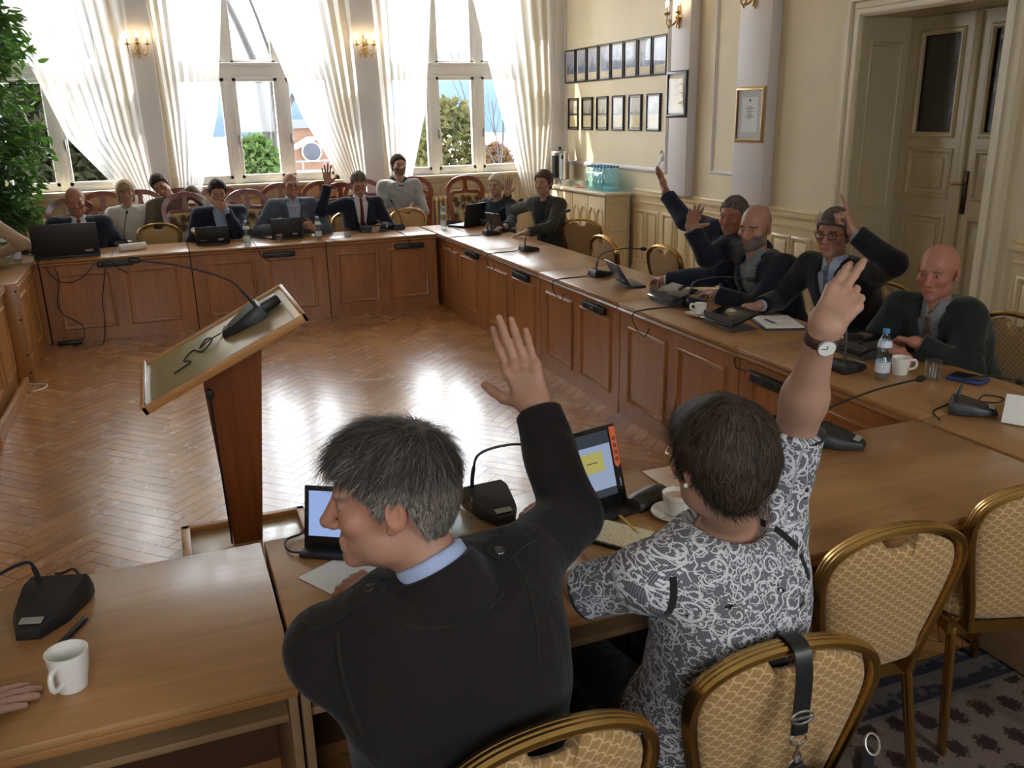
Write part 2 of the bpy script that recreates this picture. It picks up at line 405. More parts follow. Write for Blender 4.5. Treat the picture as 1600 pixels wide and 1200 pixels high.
def leaf(idx, y0, y1, lever):
    mb = MB(); t0, t1 = LX, LX+.045; gw = .12 if idx == 1 else .12
    gy0, gy1, gz0, gz1 = y0+.13, y1-.14, 1.69, 2.42
    mb.box((t0, y0, 0), (t1, gy0, DZ-.01)); mb.box((t0, gy1, 0), (t1, y1, DZ-.01)); mb.box((t0, gy0, 0), (t1, gy1, gz0)); mb.box((t0, gy0, gz1), (t1, gy1, DZ-.01))
    molding(mb, (gy0-.012, gz0-.012), (gy1+.012, gz1+.012), 'x', t0, (-1, 0, 0), 1.1)
    for z0, z1 in ((1.22, 1.56), (.22, 1.06)):
        molding(mb, (gy0-.02, z0), (gy1+.02, z1), 'x', t0, (-1, 0, 0), 1.0); mb.bbox((t0-.014, gy0+.03, z0+.05), (t0+.01, gy1-.03, z1-.05), .012)
    if lever: mb.bbox((t0-.022, y1-.03, 0.0), (t0+.01, y1+.03, DZ-.02), .008)
    o = struct('door_%d' % idx, mb, M['door_paint'])
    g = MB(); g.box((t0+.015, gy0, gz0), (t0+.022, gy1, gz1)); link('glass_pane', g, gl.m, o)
    if lever:
        p = MB(); p.bbox((t0-.012, y1-.075, 1.10), (t0, y1-.035, 1.42), .006); pl = link('lock_plate', p, plain('dark_bronze', (.05, .03, .015, 1), .35, metal=.8), o)
        h = MB(); h.tube([(t0-.01, y1-.055, 1.33), (t0-.05, y1-.055, 1.33), (t0-.06, y1-.03, 1.33), (t0-.06, y1+.05, 1.315)], .009, 8); link('lever_handle', h, M['brass'], o)
leaf(1, 5.035, DY1-.01, False); leaf(2, DY0+.01, 5.025, True)
# ------------------------------------------------------------------ tables: modules with panelled fronts
TOP_PROF = [(0, -.016), (.006, -.014), (.012, -.006), (.014, 0), (.012, .010), (.004, .018), (0, .018)]
def table(L, D=.69, label='', loc=(0, 0, 0), rz=0, group='panelled conference tables', z=.75, panels=2, ends=(1, 1), shelf=True, pale=False, topL=None, topoff=0.0):
    """local: x along the length, y=0 the panelled front, y=D the seat side"""
    t = thing('conference_table', label, 'table', loc, rz, group)
    fm = M['oak_pale'] if pale else M['oak_front']
    mb = MB(); x0, x1 = .0015-topoff, (topL or L)-topoff-.0015
    mb.bbox((x0, 0.0, z-.022), (x1, D, z), .005, 2)
    link('tabletop', mb, M['oak_top'], t)
    mb = MB(); mb.sweep([(x0, .012, z-.032), (x1, .012, z-.032)], [(-.0, -.022), (.010, -.018), (.016, -.008), (.012, .004), (.022, .010), (-.0, .010)][::1], up=(0, 0, 1))
    mb.box((x0, .013, z-.054), (x1, .03, z-.022))
    link('edge_moulding', mb, M['oak_edge'], t)
    mb = MB(); mb.bbox((x0, D-.03, z-.045), (x1, D-.002, z-.022), .004); link('rear_edge_strip', mb, M['oak_edge'], t)
    yf = .02
    mb = MB(); mb.box((.002, yf, .0), (L-.002, yf+.022, z-.05))
    link('front_panel', mb, fm, t)
    xs = [(L*.10, L*.44), (L*.56, L*.90)] if panels == 2 else ([(L*.12, L*.88)] if panels == 1 else [])
    for a, b in xs:
        mb = MB(); mb.sweep([(a, yf, .13), (b, yf, .13), (b, yf, .61), (a, yf, .61)], [(p*.85, q*.7) for p, q in MOLD], up=(0, -1, 0), closed=True)
        link('panel_moulding', mb, fm, t)
    for e, x in ((ends[0], .0), (ends[1], L-.022)):
        if e:
            mb = MB(); mb.bbox((x+.001, yf+.022, .012), (x+.021, D-.04, z-.022), .002); link('side_panel', mb, M['shelf_edge'], t)
    if shelf:
        mb = MB(); mb.bbox((.022, .2, z-.145), (L-.022, D-.06, z-.125), .003); link('shelf', mb, M['shelf_edge'], t)
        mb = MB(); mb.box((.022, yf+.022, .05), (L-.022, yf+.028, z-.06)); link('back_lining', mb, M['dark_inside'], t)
    return t
def near_tbl(x1, x0, label, **kw): return table(x1-x0, label=label, loc=(x1, 2.35, 0), rz=PI, **kw)
near_tbl(.142, -1.10, 'oak conference table with a black microphone and a white mug on its left end', )
near_tbl(1.375, .147, 'oak conference table in front of the person in the black jacket')
near_tbl(2.578, 1.38, 'oak conference table in front of the person in the lace-print blouse')
def right_tbl(y1, y0, label, **kw): return table(y1-y0, label=label, loc=(2.6, y1, kw.pop('dz', 0)), rz=-PI/2, **kw)
right_tbl(2.345, 1.66, 'short corner end of the right-hand table row under a microphone with a looped cable', panels=0)
right_tbl(3.51, 2.35, 'right-hand conference table in front of the person with folded hands', dz=.004)
right_tbl(4.77, 3.515, 'right-hand conference table carrying a coffee cup on a saucer')
right_tbl(6.035, 4.775, 'right-hand conference table carrying the tilted tablet and a long-necked microphone')
right_tbl(7.30, 6.04, 'right-hand conference table beside two empty gold chairs')
right_tbl(9.29, 7.305, 'far corner conference table carrying the open laptop and papers', panels=3)
for x0 in (7.47,):
    pass
c = [o for o in C.objects if o.get('label', '').startswith('far corner')][0]
for a, b in ((.10, .44), (.56, .90)):
    mb = MB(); L = 1.15; off = .70
    L2 = 1.26-.0
    x0, x1 = off+.12+(L2)*(a-.1)*.95, off+.12+L2*(b-.1)*.95
    mb.sweep([(x0, .02, .13), (x1, .02, .13), (x1, .02, .61), (x0, .02, .61)], [(p*.85, q*.7) for p, q in MOLD], up=(0, -1, 0), closed=True); link('panel_moulding', mb, M['oak_front'], c)
def back_tbl(x0, x1, label, **kw): return table(x1-x0, label=label, loc=(x0, 8.6, 0), rz=0, **kw)
back_tbl(-1.795, -1.075, 'far left corner conference table behind the bottles', panels=0)
back_tbl(-1.065, .188, 'far conference table carrying the big black laptop')
back_tbl(.193, 1.448, 'far conference table in front of the person resting the chin on a hand')
back_tbl(1.453, 2.578, 'far conference table in front of the red-tied person raising a hand')
def left_tbl(y0, y1, label, **kw): return table(y1-y0, label=label, loc=(kw.pop('x', -1.1), y0, 0), rz=PI/2, **kw)
left_tbl(7.46, 8.575, 'left-hand conference table with plastic bottles on top', pale=True)
left_tbl(6.15, 7.41, 'left-hand conference table with bolt holes in its bare end', pale=True, x=-1.17)
left_tbl(4.88, 6.145, 'left-hand conference table at the edge of the view', pale=True, x=-1.17)
# bare end post with bolt holes + loose skirting strip
mb = MB(); mb.bbox((-1.20, 7.412, .0), (-1.085, 7.455, .745), .004); o = tag(link('end_post', mb, M['oak_pale'], None, loc=(-1.14, 7.43, 0)), 'bare pale wood post with dark bolt holes at the end of the left-hand table', 'post')
for z in (.70, .48, .2, .06):
    h = MB(); h.lathe([(.0, 0), (.009, 0), (.009, .004), (0, .004)], 10, T(.035, -.018, z, rx=PI/2), cap=False); link('bolt_hole', h, M['black'], o)
mb = MB(); mb.bbox((-.03, -1.2, 0), (0, .06, .085), .004)
o = tag(link('skirting_board', mb, M['oak_pale']), 'loose pale wooden skirting strip lying along the foot of the left-hand tables', 'board'); o.location = (-1.095, 7.13, 0); o.rotation_euler = (0, 0, -.02)

# ------------------------------------------------------------------ carpet behind the near tables
n = N('patterned_carpet'); co = n.obj()
v = n.mapping(co, (9.5, 7.5, 1), (0, 0, .12))
vr = n.n('ShaderNodeTexVoronoi', {'Vector': v, 'Scale': 1.0, 'Randomness': .12}, voronoi_dimensions='2D')
nz = n.noise(co, 85, 3, .7)
d = n.math('ADD', vr.outputs['Distance'], n.math('MULTIPLY', n.math('SUBTRACT', nz, .5), .75))
mot = n.ramp(d, [(.26, (1, 1, 1, 1)), (.33, (0, 0, 0, 1))])
base = n.ramp(n.noise(co, 160, 3, .7), [(.3, srgb(108, 94, 88)), (.7, srgb(142, 126, 116))])
c = n.mix(mot, base, srgb(62, 50, 48))
sx = n.n('ShaderNodeSeparateXYZ', {0: co})
bord = n.ramp(n.math('ADD', n.math('FRACT', n.math('MULTIPLY', sx.outputs[1], 9.0)), n.math('MULTIPLY', n.math('SUBTRACT', n.noise(co, 28, 3), .5), 1.6)), [(.35, srgb(60, 58, 66)), (.6, srgb(112, 104, 100))])
c = n.mix(n.math('GREATER_THAN', sx.outputs[1], 1.76), c, bord)
n.bsdf(c, .95, Specular_IOR_Level=.1, Normal=n.bump(nz, .6, .004))
mb = MB(); mb.bbox((-2.6, -1.5, 0), (2.57, 1.95, .006), .002)
tag(link('carpet', mb, n.m), 'patterned grey and brown carpet under the near chairs', 'carpet')

# ------------------------------------------------------------------ lectern (speaker stands on its left, board rises to the right)
L = thing('lectern', 'wooden lectern with a sloping board in the middle of the parquet', 'lectern', (.18, 3.90, 0))
mb = MB(); mb.bbox((-.28, -.30, 0), (.28, .20, .02), .004); link('base_plate', mb, M['board_wood'], L)
mb = MB()
for lo, hi in (((-.29, -.31), (-.25, .21)), ((.25, -.31), (.29, .21)), ((-.29, .17), (.29, .21)), ((-.29, -.31), (.29, -.27))): mb.bbox((lo[0], lo[1], 0), (hi[0], hi[1], .045), .005)
link('base_frame', mb, M['board_edge'], L)
mb = MB(); mb.prism([(-.066, .02), (.062, .02), (.15, .93), (-.11, .81)], -.035, .035, Matrix(((1, 0, 0, 0), (0, 0, -1, 0), (0, 1, 0, 0), (0, 0, 0, 1)))); link('pole', mb, M['pole_wood'], L)
a = .445; BM = T(-.022, 0, .983, ry=-a)                    # board frame: x up the slope, y across
mb = MB(); mb.bbox((-.355, -.349, -.028), (.355, .349, -.006), .002, 1, BM); b = link('board', mb, M['board_wood'], L)
mb = MB()
for lo, hi in (((-.368, -.361), (.368, -.345)), ((-.368, .345), (.368, .361)), ((-.368, -.361), (-.350, .361)), ((.350, -.361), (.368, .361))): mb.bbox((lo[0], lo[1], -.032), (hi[0], hi[1], .004 if hi[0] > -.3 else .014), .003, 2, BM)
link('board_edging', mb, M['board_edge'], b)
mb = MB(); mb.bbox((-.350, -.33, -.006), (-.346, .33, .010), .001, 1, BM); link('metal_lip', mb, M['silver'], b)
mb = MB(); mb.bbox((.315, -.33, -.006), (.322, .33, -.003), .001, 1, BM); link('groove_strip', mb, M['pole_wood'], b)
LECT = BM; LECT_W = Matrix.Translation((.18, 3.90, 0)) @ BM
c = MB(); c.tube([(.085, 3.845, .79), (.09, 3.85, .76), (.098, 3.855, .4), (.105, 3.857, .1), (.105, 3.857, .03)], .005, 6); c.bbox((.078, 3.838, .74), (.105, 3.860, .78), .004)
tag(link('microphone_cable', c, M['rubber']), 'black cable running down the lectern pole to the floor', 'cable')
# ------------------------------------------------------------------ light: sky + low autumn sun through the windows
w = bpy.data.worlds.new('sky'); bpy.context.scene.world = w; w.use_nodes = True; nt = w.node_tree; nt.nodes.clear()
bg = nt.nodes.new('ShaderNodeBackground'); bg.inputs[0].default_value = (.88, .94, 1.0, 1); bg.inputs[1].default_value = 17.0
wo = nt.nodes.new('ShaderNodeOutputWorld'); nt.links.new(bg.outputs[0], wo.inputs[0])
sun = bpy.data.lights.new('sun', 'SUN'); sun.energy = 24.0; sun.angle = .012; sun.color = (1, .91, .76)
so = bpy.data.objects.new('sun', sun); C.objects.link(so)
so.rotation_euler = Vector((.62, -.35, -.70)).to_track_quat('-Z', 'Y').to_euler(); so.location = (-3, 16, 8)
for i, (a, b) in enumerate(WINS):
    l = bpy.data.lights.new('window_portal', 'AREA'); l.shape = 'RECTANGLE'; l.size = b-a; l.size_y = WTOP-SILL; l.cycles.is_portal = True
    o = bpy.data.objects.new('window_portal', l); C.objects.link(o); o.location = ((a+b)/2, 11.42, (SILL+WTOP)/2); o.rotation_euler = (-PI/2, 0, 0)
for a, b in REAR:  # portals of the added rear openings that light the near backs
    l = bpy.data.lights.new('rear_window_portal', 'AREA'); l.shape = 'RECTANGLE'; l.size = b-a; l.size_y = R1-R0; l.cycles.is_portal = True
    o = bpy.data.objects.new('rear_window_portal', l); C.objects.link(o); o.location = ((a+b)/2, RY0-.2, (R0+R1)/2); o.rotation_euler = (PI/2, 0, 0)
vs = bpy.context.scene.view_settings
bpy.context.scene.display_settings.display_device = 'sRGB'
vs.view_transform = 'Standard'; vs.look = 'None'; vs.gamma = 1.0; vs.use_curve_mapping = False; vs.exposure = -0.2
bpy.context.scene.cycles.max_bounces = 10; bpy.context.scene.cycles.transparent_max_bounces = 24
bpy.context.scene.cycles.diffuse_bounces = 6
bpy.context.scene.cycles.sample_clamp_indirect = 6
bpy.context.scene.cycles.caustics_reflective = False; bpy.context.scene.cycles.caustics_refractive = False
# ------------------------------------------------------------------ garden outside
mb = MB(); mb.box((-80, 12.2, -3.2), (90, 330, -3.0)); struct('ground', mb, plain('bright_ground', (.75, .74, .70, 1), .9))
mb = MB()
for i, (x, h, w_) in enumerate(((-60, 26, 90), (40, 22, 80), (120, 29, 90), (210, 24, 90))):
    mb.ell((x, 330, -4), (w_, 40, h), 24, 10)
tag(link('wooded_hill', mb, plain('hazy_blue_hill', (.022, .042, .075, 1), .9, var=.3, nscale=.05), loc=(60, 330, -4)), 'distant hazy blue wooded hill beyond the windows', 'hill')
def leaf_cloud(c, rad, n, size, seed, flat=.7):
    r = np.random.RandomState(seed); mb = MB(); vs = []; fs = []
    for i in range(n):
        d = r.normal(size=3); d /= np.linalg.norm(d); q = r.uniform(.45, 1.0)**.6
        p = np.array(c)+d*np.array(rad)*q
        u = r.normal(size=3); u /= np.linalg.norm(u); w_ = np.cross(u, r.normal(size=3)); w_ /= np.linalg.norm(w_)
        s = size*r.uniform(.6, 1.3); o = len(vs)
        vs += [p-u*s, p+w_*s*.45, p+u*s, p-w_*s*.45]; fs.append((o, o+1, o+2, o+3))
    return mb.add(vs, fs)
def branchy(mb, p, d, L, r, depth, rng):
    p = Vector(p); d = Vector(d).normalized(); pts = [p]; rs = [r]
    for i in range(4):
        d = (d+Vector((rng.uniform(-.14, .14), rng.uniform(-.14, .14), rng.uniform(-.02, .1)))).normalized(); p = p+d*L/4; pts.append(p.copy()); rs.append(r*(1-.13*(i+1)))
    mb.tube(pts, rs, 6)
    if depth:
        for i in range(3 if depth > 1 else 4):
            q = pts[rng.choice([2, 3, 4])]; s = Vector((rng.uniform(-1, 1), rng.uniform(-.6, .6), rng.uniform(.2, .9)))
            branchy(mb, q, d*.8+s*.8, L*rng.uniform(.5, .75), r*.45, depth-1, rng)
bark = plain('tree_bark', (.018, .016, .015, 1), .9, var=.3, nscale=8)
def leafm(name, a, b):
    n = N(name); co = n.obj(); c = n.ramp(n.noise(co, 1.6, 4, .7), [(.3, a), (.7, b)])
    d = n.n('ShaderNodeBsdfDiffuse', {0: c}); t = n.n('ShaderNodeBsdfTranslucent', {0: c})
    return n.done(n.n('ShaderNodeMixShader', {0: .45, 1: d, 2: t}))
green = leafm('bush_leaves', (.030, .060, .016, 1), (.065, .095, .035, 1)); autumn = leafm('autumn_leaves', (.035, .048, .020, 1), (.085, .070, .030, 1)); dark = leafm('evergreen_leaves', (.008, .012, .008, 1), (.035, .036, .02, 1))
def tree(label, x, y, z, hgt, r, seed, lean=(.0, 0, 1), fol=None):
    t = thing('tree', label, 'tree', (x, y, z)); mb = MB(); branchy(mb, (0, 0, 0), lean, hgt*.62, r, 3, random.Random(seed)); link('trunk', mb, bark, t)
    return t
p = onY(432, 272, 18); tree('bare dark-barked tree outside the middle window', p.x, 18, -3, 9.6, .17, 5, (-.09, 0, 1))
p = onY(770, 240, 20); tree('bare forked tree outside the right window', p.x-.2, 20, -3, 7, .10, 9, (0, 0, 1))
def bush(label, px, py, y, rad, n, size, mat, seed):
    p = onY(px, py, y); t = thing('bush', label, 'bush', (p.x, y, -3))
    s = MB(); s.tube([(0, 0, 0), (.1, 0, 1.2), (0, .05, max(1.4, p.z+3-.2))], [.12, .09, .03], 6); link('stem', s, bark, t)
    o = link('foliage', leaf_cloud((0, 0, p.z+3), rad, n, size, seed), mat, t, smooth=0)
    return t
bush('bright green bush outside the middle window', 402, 262, 17, (.42, .5, .62), 1500, .09, green, 1)
bush('autumn-coloured bush outside the right window, left of the bare tree', 705, 235, 19, (.75, .7, 1.15), 2600, .11, autumn, 2)
bush('thin autumn shrub outside the right window, beside the left mullion', 668, 250, 18, (.3, .5, .8), 900, .1, autumn, 3)
bush('reddish shrub outside the right window, under the bare forked tree', 775, 255, 20.5, (.45, .4, .5), 900, .1, leafm('red_leaves', (.07, .035, .02, 1), (.10, .065, .035, 1)), 4)
bush('dark evergreen tree outside the left window', 40, 120, 16, (1.5, 1.2, 2.9), 9000, .15, dark, 6)
bush('dark leafy tree outside the left window, low behind the plant', 140, 245, 13.6, (.8, .5, .7), 3000, .11, dark, 8)
# orange building with a round window
p = onY(500, 235, 26); b = thing('building', 'orange timber building with a big round window and white awning', 'building', (p.x, 26, -3))
om = wood('orange_cladding', (.055, .020, .006, 1), (.070, .026, .008, 1), .6, 1, 0)
mb = MB(); mb.box((-.95, 0, 0), (2.6, 4, 3+onY(480, 200, 26).z)); link('wall', mb, om, b)
mb = MB(); z0 = onY(480, 200, 26).z+3; mb.box((-.95, -.15, z0), (2.6, 4.2, z0+.22)); link('roof', mb, plain('grey_roof', (.045, .05, .07, 1), .6), b)
cz = onY(487, 237, 26).z+3
mb = MB(); mb.lathe([(.0, 0), (.25, 0), (.25, .06), (.0, .06)], 40, T(-.25, -.06, cz, rx=PI/2), cap=False); wn = link('round_window', mb, plain('dark_blue_glass', (.006, .010, .02, 1), .4), b)
mb = MB(); mb.sweep([(-.25+.265*math.cos(2*PI*i/40), -.05, cz+.265*math.sin(2*PI*i/40)) for i in range(40)], [(-.015, 0), (-.015, .05), (.015, .05), (.015, 0)], up=(0, -1, 0), closed=True); link('window_ring', mb, M['white'], wn)
mb = MB(); zz = onY(476, 222, 26).z+3
mb.prism([(-.75, zz-.18), (-.15, zz+.08), (-.15, zz+.14), (-.35, zz+.14), (-.75, zz-.08)], -.5, .0, Matrix(((1, 0, 0, 0), (0, 0, 1, 0), (0, 1, 0, 0), (0, 0, 0, 1)))); link('awning', mb, M['white'], b)
mb = MB(); zr = onY(480, 268, 25).z
for zz in (0, .25): mb.tube([(-1.2, -.6, zr+3+zz), (2.4, -.6, zr+3+zz)], .03, 6)
for x in np.arange(-1.2, 2.41, .6): mb.tube([(x, -.6, zr+2.4), (x, -.6, zr+3.25)], .025, 6)
link('railing', mb, M['dark_grey'], b)

# ------------------------------------------------------------------ sheer curtains
n = N('sheer_voile'); tr = n.n('ShaderNodeBsdfTransparent', {0: (1, 1, 1, 1)}); tl = n.n('ShaderNodeBsdfTranslucent', {0: (.97, .97, .96, 1)}); df = n.n('ShaderNodeBsdfDiffuse', {0: (.88, .87, .84, 1)})
mx = n.n('ShaderNodeMixShader', {0: .12, 1: tl, 2: df}); lw = n.n('ShaderNodeLayerWeight', {0: .3})
fac = n.math('ADD', n.math('MULTIPLY', lw.outputs['Facing'], .25), .36)
SHEER = n.done(n.n('ShaderNodeMixShader', {0: fac, 1: tr, 2: mx}))
def curtain(label, top, mid, bot, seed, pleats=13):
    """each of top/mid/bot: (x0, x1, y, z); a gathered sheet whose pleats run together at the tie"""
    r = random.Random(seed); nu, nv = 150, 44; vs = []; ph = [r.uniform(0, 6) for _ in range(4)]
    for j in range(nv+1):
        t = j/nv
        def q(i):
            a, b, c = top[i], mid[i], bot[i]
            if t < .62: s = t/.62; return a+(b-a)*(s**1.25)
            s = (t-.62)/.38; return b+(c-b)*s
        x0, x1, y, z = q(0), q(1), q(2), q(3); wd = abs(x1-x0)
        for i in range(nu+1):
            u = i/nu; ww = u+.02*math.sin(9*u+ph[0])
            amp = min(.022, wd/pleats*.22)+.004
            yy = y+amp*math.sin(2*PI*pleats*ww+ph[1]+.5*math.sin(3*t+ph[2]))*(.75+.25*math.sin(5*u+ph[3]))-.03*math.sin(PI*u)
            vs.append((x0+(x1-x0)*u+.004*math.sin(2*PI*pleats*2*ww), yy, z))
    fs = [(j*(nu+1)+i, j*(nu+1)+i+1, (j+1)*(nu+1)+i+1, (j+1)*(nu+1)+i) for j in range(nv) for i in range(nu)]
    mb = MB(); mb.add(vs, fs); return tag(link('sheer_curtain', mb, SHEER, smooth=180), label, 'curtain', 'sheer white window curtains')
Yc = 11.0
curtain('sheer white curtain swept across the left window beside the plant', (-1.55, -.10, Yc, 3.9), (-.86, -.06, Yc-.06, 1.75), (-.30, -.03, Yc-.12, 1.02), 1, 10)
curtain('sheer white curtain on the left side of the middle window', (.10, 1.02, Yc-.03, 3.9), (.19, .74, Yc-.08, 2.0), (.22, .40, Yc-.14, .95), 2, 8)
curtain('sheer white curtain on the right side of the middle window', (1.02, 2.36, Yc, 3.9), (1.70, 2.40, Yc-.05, 1.9), (2.18, 2.40, Yc-.12, 1.02), 3, 10)
curtain('sheer white curtain on the left side of the right window', (2.60, 3.42, Yc-.03, 3.9), (2.66, 3.22, Yc-.08, 2.0), (2.70, 2.92, Yc-.14, .95), 4, 8)
curtain('sheer white curtain hanging at the right corner window', (3.75, 5.0, Yc, 3.9), (4.2, 4.98, Yc-.05, 2.0), (4.58, 4.74, Yc-.12, .60), 5, 8)
# ------------------------------------------------------------------ upholstery
n = N('gold_lattice_fabric'); uv = n.attr('tuv').outputs['Vector']
sp = n.n('ShaderNodeSeparateXYZ', {0: n.mapping(uv, (46, 46, 1), (0, 0, .62))})
fx = n.math('FRACT', sp.outputs[0]); fy = n.math('FRACT', n.math('ADD', sp.outputs[1], n.math('MULTIPLY', n.math('SINE', n.math('MULTIPLY', sp.outputs[0], 6.283)), .12)))
lx = n.math('LESS_THAN', fx, .14); ly = n.math('LESS_THAN', fy, .20)
ln = n.math('MAXIMUM', lx, ly); nz = n.noise(n.obj(), 300, 3, .6)
dk = n.ramp(nz, [(.3, srgb(146, 112, 70)), (.7, srgb(172, 136, 90))])
c = n.mix(ln, dk, srgb(196, 164, 116))
n.bsdf(c, .75, Specular_IOR_Level=.2, Sheen_Weight=.2, Normal=n.bump(ln, .35, .002)); M['lattice'] = n.m
n = N('plain_gold_fabric'); nz = n.noise(n.obj(), 240, 3, .6)
n.bsdf(n.ramp(nz, [(.3, srgb(150, 122, 86)), (.7, srgb(174, 146, 104))]), .8, Specular_IOR_Level=.2, Normal=n.bump(nz, .3, .002)); M['goldfab'] = n.m
n = N('floral_tapestry'); uv = n.attr('tuv').outputs['Vector']
vr = n.n('ShaderNodeTexVoronoi', {'Vector': uv, 'Scale': 9.0, 'Randomness': .7}, voronoi_dimensions='2D')
nz = n.noise(uv, 26, 4, .7, 1.0)
d = n.math('ADD', vr.outputs['Distance'], n.math('MULTIPLY', n.math('SUBTRACT', nz, .5), .9))
c = n.ramp(d, [(.2, srgb(92, 66, 50)), (.34, srgb(110, 100, 74)), (.46, srgb(170, 148, 112)), (.7, srgb(188, 168, 132))])
n.bsdf(c, .85, Specular_IOR_Level=.15); M['floral'] = n.m
M['cherry'] = wood('cherry_wood', srgb(104, 40, 18), srgb(150, 70, 36), .3, 1.2, 2, coat=.2)

def smooth_path(pts, m=6, closed=False):
    P = [Vector(p) for p in pts]; out = []; n_ = len(P)
    for i in range(n_ if closed else n_-1):
        g = lambda k: P[k % n_] if closed else P[max(0, min(n_-1, k))]
        a, b, c_, d_ = g(i-1), g(i), g(i+1), g(i+2)
        for j in range(m):
            t = j/m; out.append(.5*((2*b)+(c_-a)*t+(2*a-5*b+4*c_-d_)*t*t+(3*b-a-3*c_+d_)*t**3))
    if not closed: out.append(P[-1])
    return out
def pillow(outline, yf, th_f, th_b, rings=7):
    """outline [(x,z)] closed; yf(x,z) centre surface; thickness front/back -> MB with uv"""
    cx = sum(p[0] for p in outline)/len(outline); cz = sum(p[1] for p in outline)/len(outline); n_ = len(outline); mb = MB(); uv = []
    for sgn, th in ((1, th_f), (-1, th_b)):
        vs = []
        for k in range(rings+1):
            s = math.sin(PI/2*k/rings)
            for x, z in outline:
                X, Z = cx+(x-cx)*s, cz+(z-cz)*s
                vs.append((X, yf(X, Z)+sgn*th*(max(0, 1-s**5))**.5, Z)); uv.append((X, Z, 0))
        fs = []
        for k in range(rings):
            for i in range(n_):
                j = (i+1) % n_; f = (k*n_+i, k*n_+j, (k+1)*n_+j, (k+1)*n_+i); fs.append(f if sgn > 0 else f[::-1])
        mb.add(vs, fs)
    mb.uv = uv; return mb
def make_banquet():
    t = thing('banquet_chair', 'gold banquet chair', 'chair', (0, 0, 0), 0, 'gold banquet chairs')
    yb = lambda z: -.20-(z-.45)*.16
    half = [(-.135, .42), (-.152, .52), (-.178, .63), (-.203, .75), (-.204, .815), (-.178, .868), (-.105, .908), (0, .922)]
    pts = half+[(-x, z) for x, z in half[-2::-1]]
    path = smooth_path([(x, yb(z), z) for x, z in pts], 5)
    mb = MB()
    for off, r in ((-.011, .0115), (.011, .0115)): mb.tube([p+Vector((0, off, 0)) for p in path], r, 8)
    mb.tube(path, .0125, 8); link('back_frame', mb, M['gold'], t)
    inner = [(-.126, .465), (-.145, .54), (-.168, .64), (-.188, .75), (-.187, .81), (-.165, .853), (-.10, .886), (-.055, .893), (-.04, .868), (0, .860)]
    ol = inner+[(-x, z) for x, z in inner[-2::-1]]
    ol = [(p.x, p.y) for p in smooth_path([(x, z, 0) for x, z in ol], 3, True)]
    link('back_pad', pillow(ol, lambda x, z: yb(z), .03, .022), M['lattice'], t)
    so = [(.19*math.copysign(abs(math.cos(a))**.55, math.cos(a)), .20*math.copysign(abs(math.sin(a))**.55, math.sin(a))) for a in [2*PI*i/40 for i in range(40)]]
    p = pillow(so, lambda x, z: 0, .045, .02); p.v = [(x, z+.02, .445+y) for x, y, z in p.v]; p.f = [f[::-1] for f in p.f]; link('seat', p, M['lattice'], t)
    mb = MB(); mb.sweep([(-.175, .2, .415), (.175, .2, .415), (.175, -.17, .415), (-.175, -.17, .415)], [(-.012, -.02), (-.012, .02), (.012, .02), (.012, -.02)], closed=True); link('seat_rail', mb, M['gold'], t)
    for x, y, dx, dy in ((-.165, .19, -.02, .03), (.165, .19, .02, .03), (-.165, -.175, -.02, -.07), (.165, -.175, .02, -.07)):
        mb = MB()
        for q in (-.009, .009): mb.tube(smooth_path([(x*.86, y*.9, .43), (x, y, .41), (x+dx*.3, y+dy*.3, .3), (x+dx, y+dy, .0)], 4), .0105, 8) if q > 0 else mb.tube(smooth_path([(x*.86, y*.9+.016, .43), (x, y+.016, .41), (x+dx*.3, y+dy*.3+.016, .3), (x+dx, y+dy+.014, .0)], 4), .0105, 8)
        link('leg', mb, M['gold'], t)
    for ch in t.children:
        for v in ch.data.vertices: v.co.z *= .977
    return t
bq = make_banquet(); _first = [True]
def chair(proto, flag, loc, rz, label, group=None):
    if flag[0]: flag[0] = False; o = proto; o.location = loc; o.rotation_euler = (0, 0, rz); o['label'] = label; return o
    return dup(proto, loc, rz, label, group)
def banquet(px, py, rz, label, zt=.90, fix=None):
    p = onZ(px, py, zt) if fix is None else (onX(px, py, fix[1]) if fix[0] == 'x' else onY(px, py, fix[1]))
    off = Vector((0, -.276, 0)); off.rotate(Euler((0, 0, rz)))           # top centre of the back in chair coordinates
    return chair(bq, _first, (p.x-off.x, p.y-off.y, 0), rz, label)
banquet(866, 1142, .02, 'gold banquet chair behind the person in the black jacket', .90)
banquet(1240, 1008, -.10, 'gold banquet chair with a black bag strap over its back', .90)
banquet(1410, 826, -.10, 'empty gold banquet chair right of the person in the lace-print blouse', .90)
banquet(1650, 760, -.32, 'gold banquet chair cut off by the right edge of the view', .90)
banquet(941, 374, -PI/2+.05, 'empty gold chair at the right-hand table nearest the tall cabinet', fix=('x', 3.42))
banquet(1036, 385, -PI/2+.1, 'empty gold chair beside the hand at the tilted tablet', fix=('x', 3.56))
banquet(908, 346, -PI/2+.75, 'gold chair turned sideways behind the person in the olive cardigan', fix=('x', 3.80))
banquet(868, 334, -PI/2+.15, 'gold chair the person in the olive cardigan sits on', fix=('x', 3.86))
banquet(1393, 447, -PI/2, 'gold chair behind the person pointing one finger upwards', fix=('x', 3.93))
banquet(1590, 490, -PI/2, 'gold chair behind the person with folded hands', fix=('x', 3.86))
banquet(246, 348, PI, 'empty gold chair at the far table below the leaning person', fix=('y', 9.74))
banquet(636, 327, PI, 'empty gold chair at the far table below the person in the hooded top', fix=('y', 9.74))
banquet(545, 328, PI+.1, 'gold chair the red-tied person raising a hand sits on', fix=('y', 9.80))

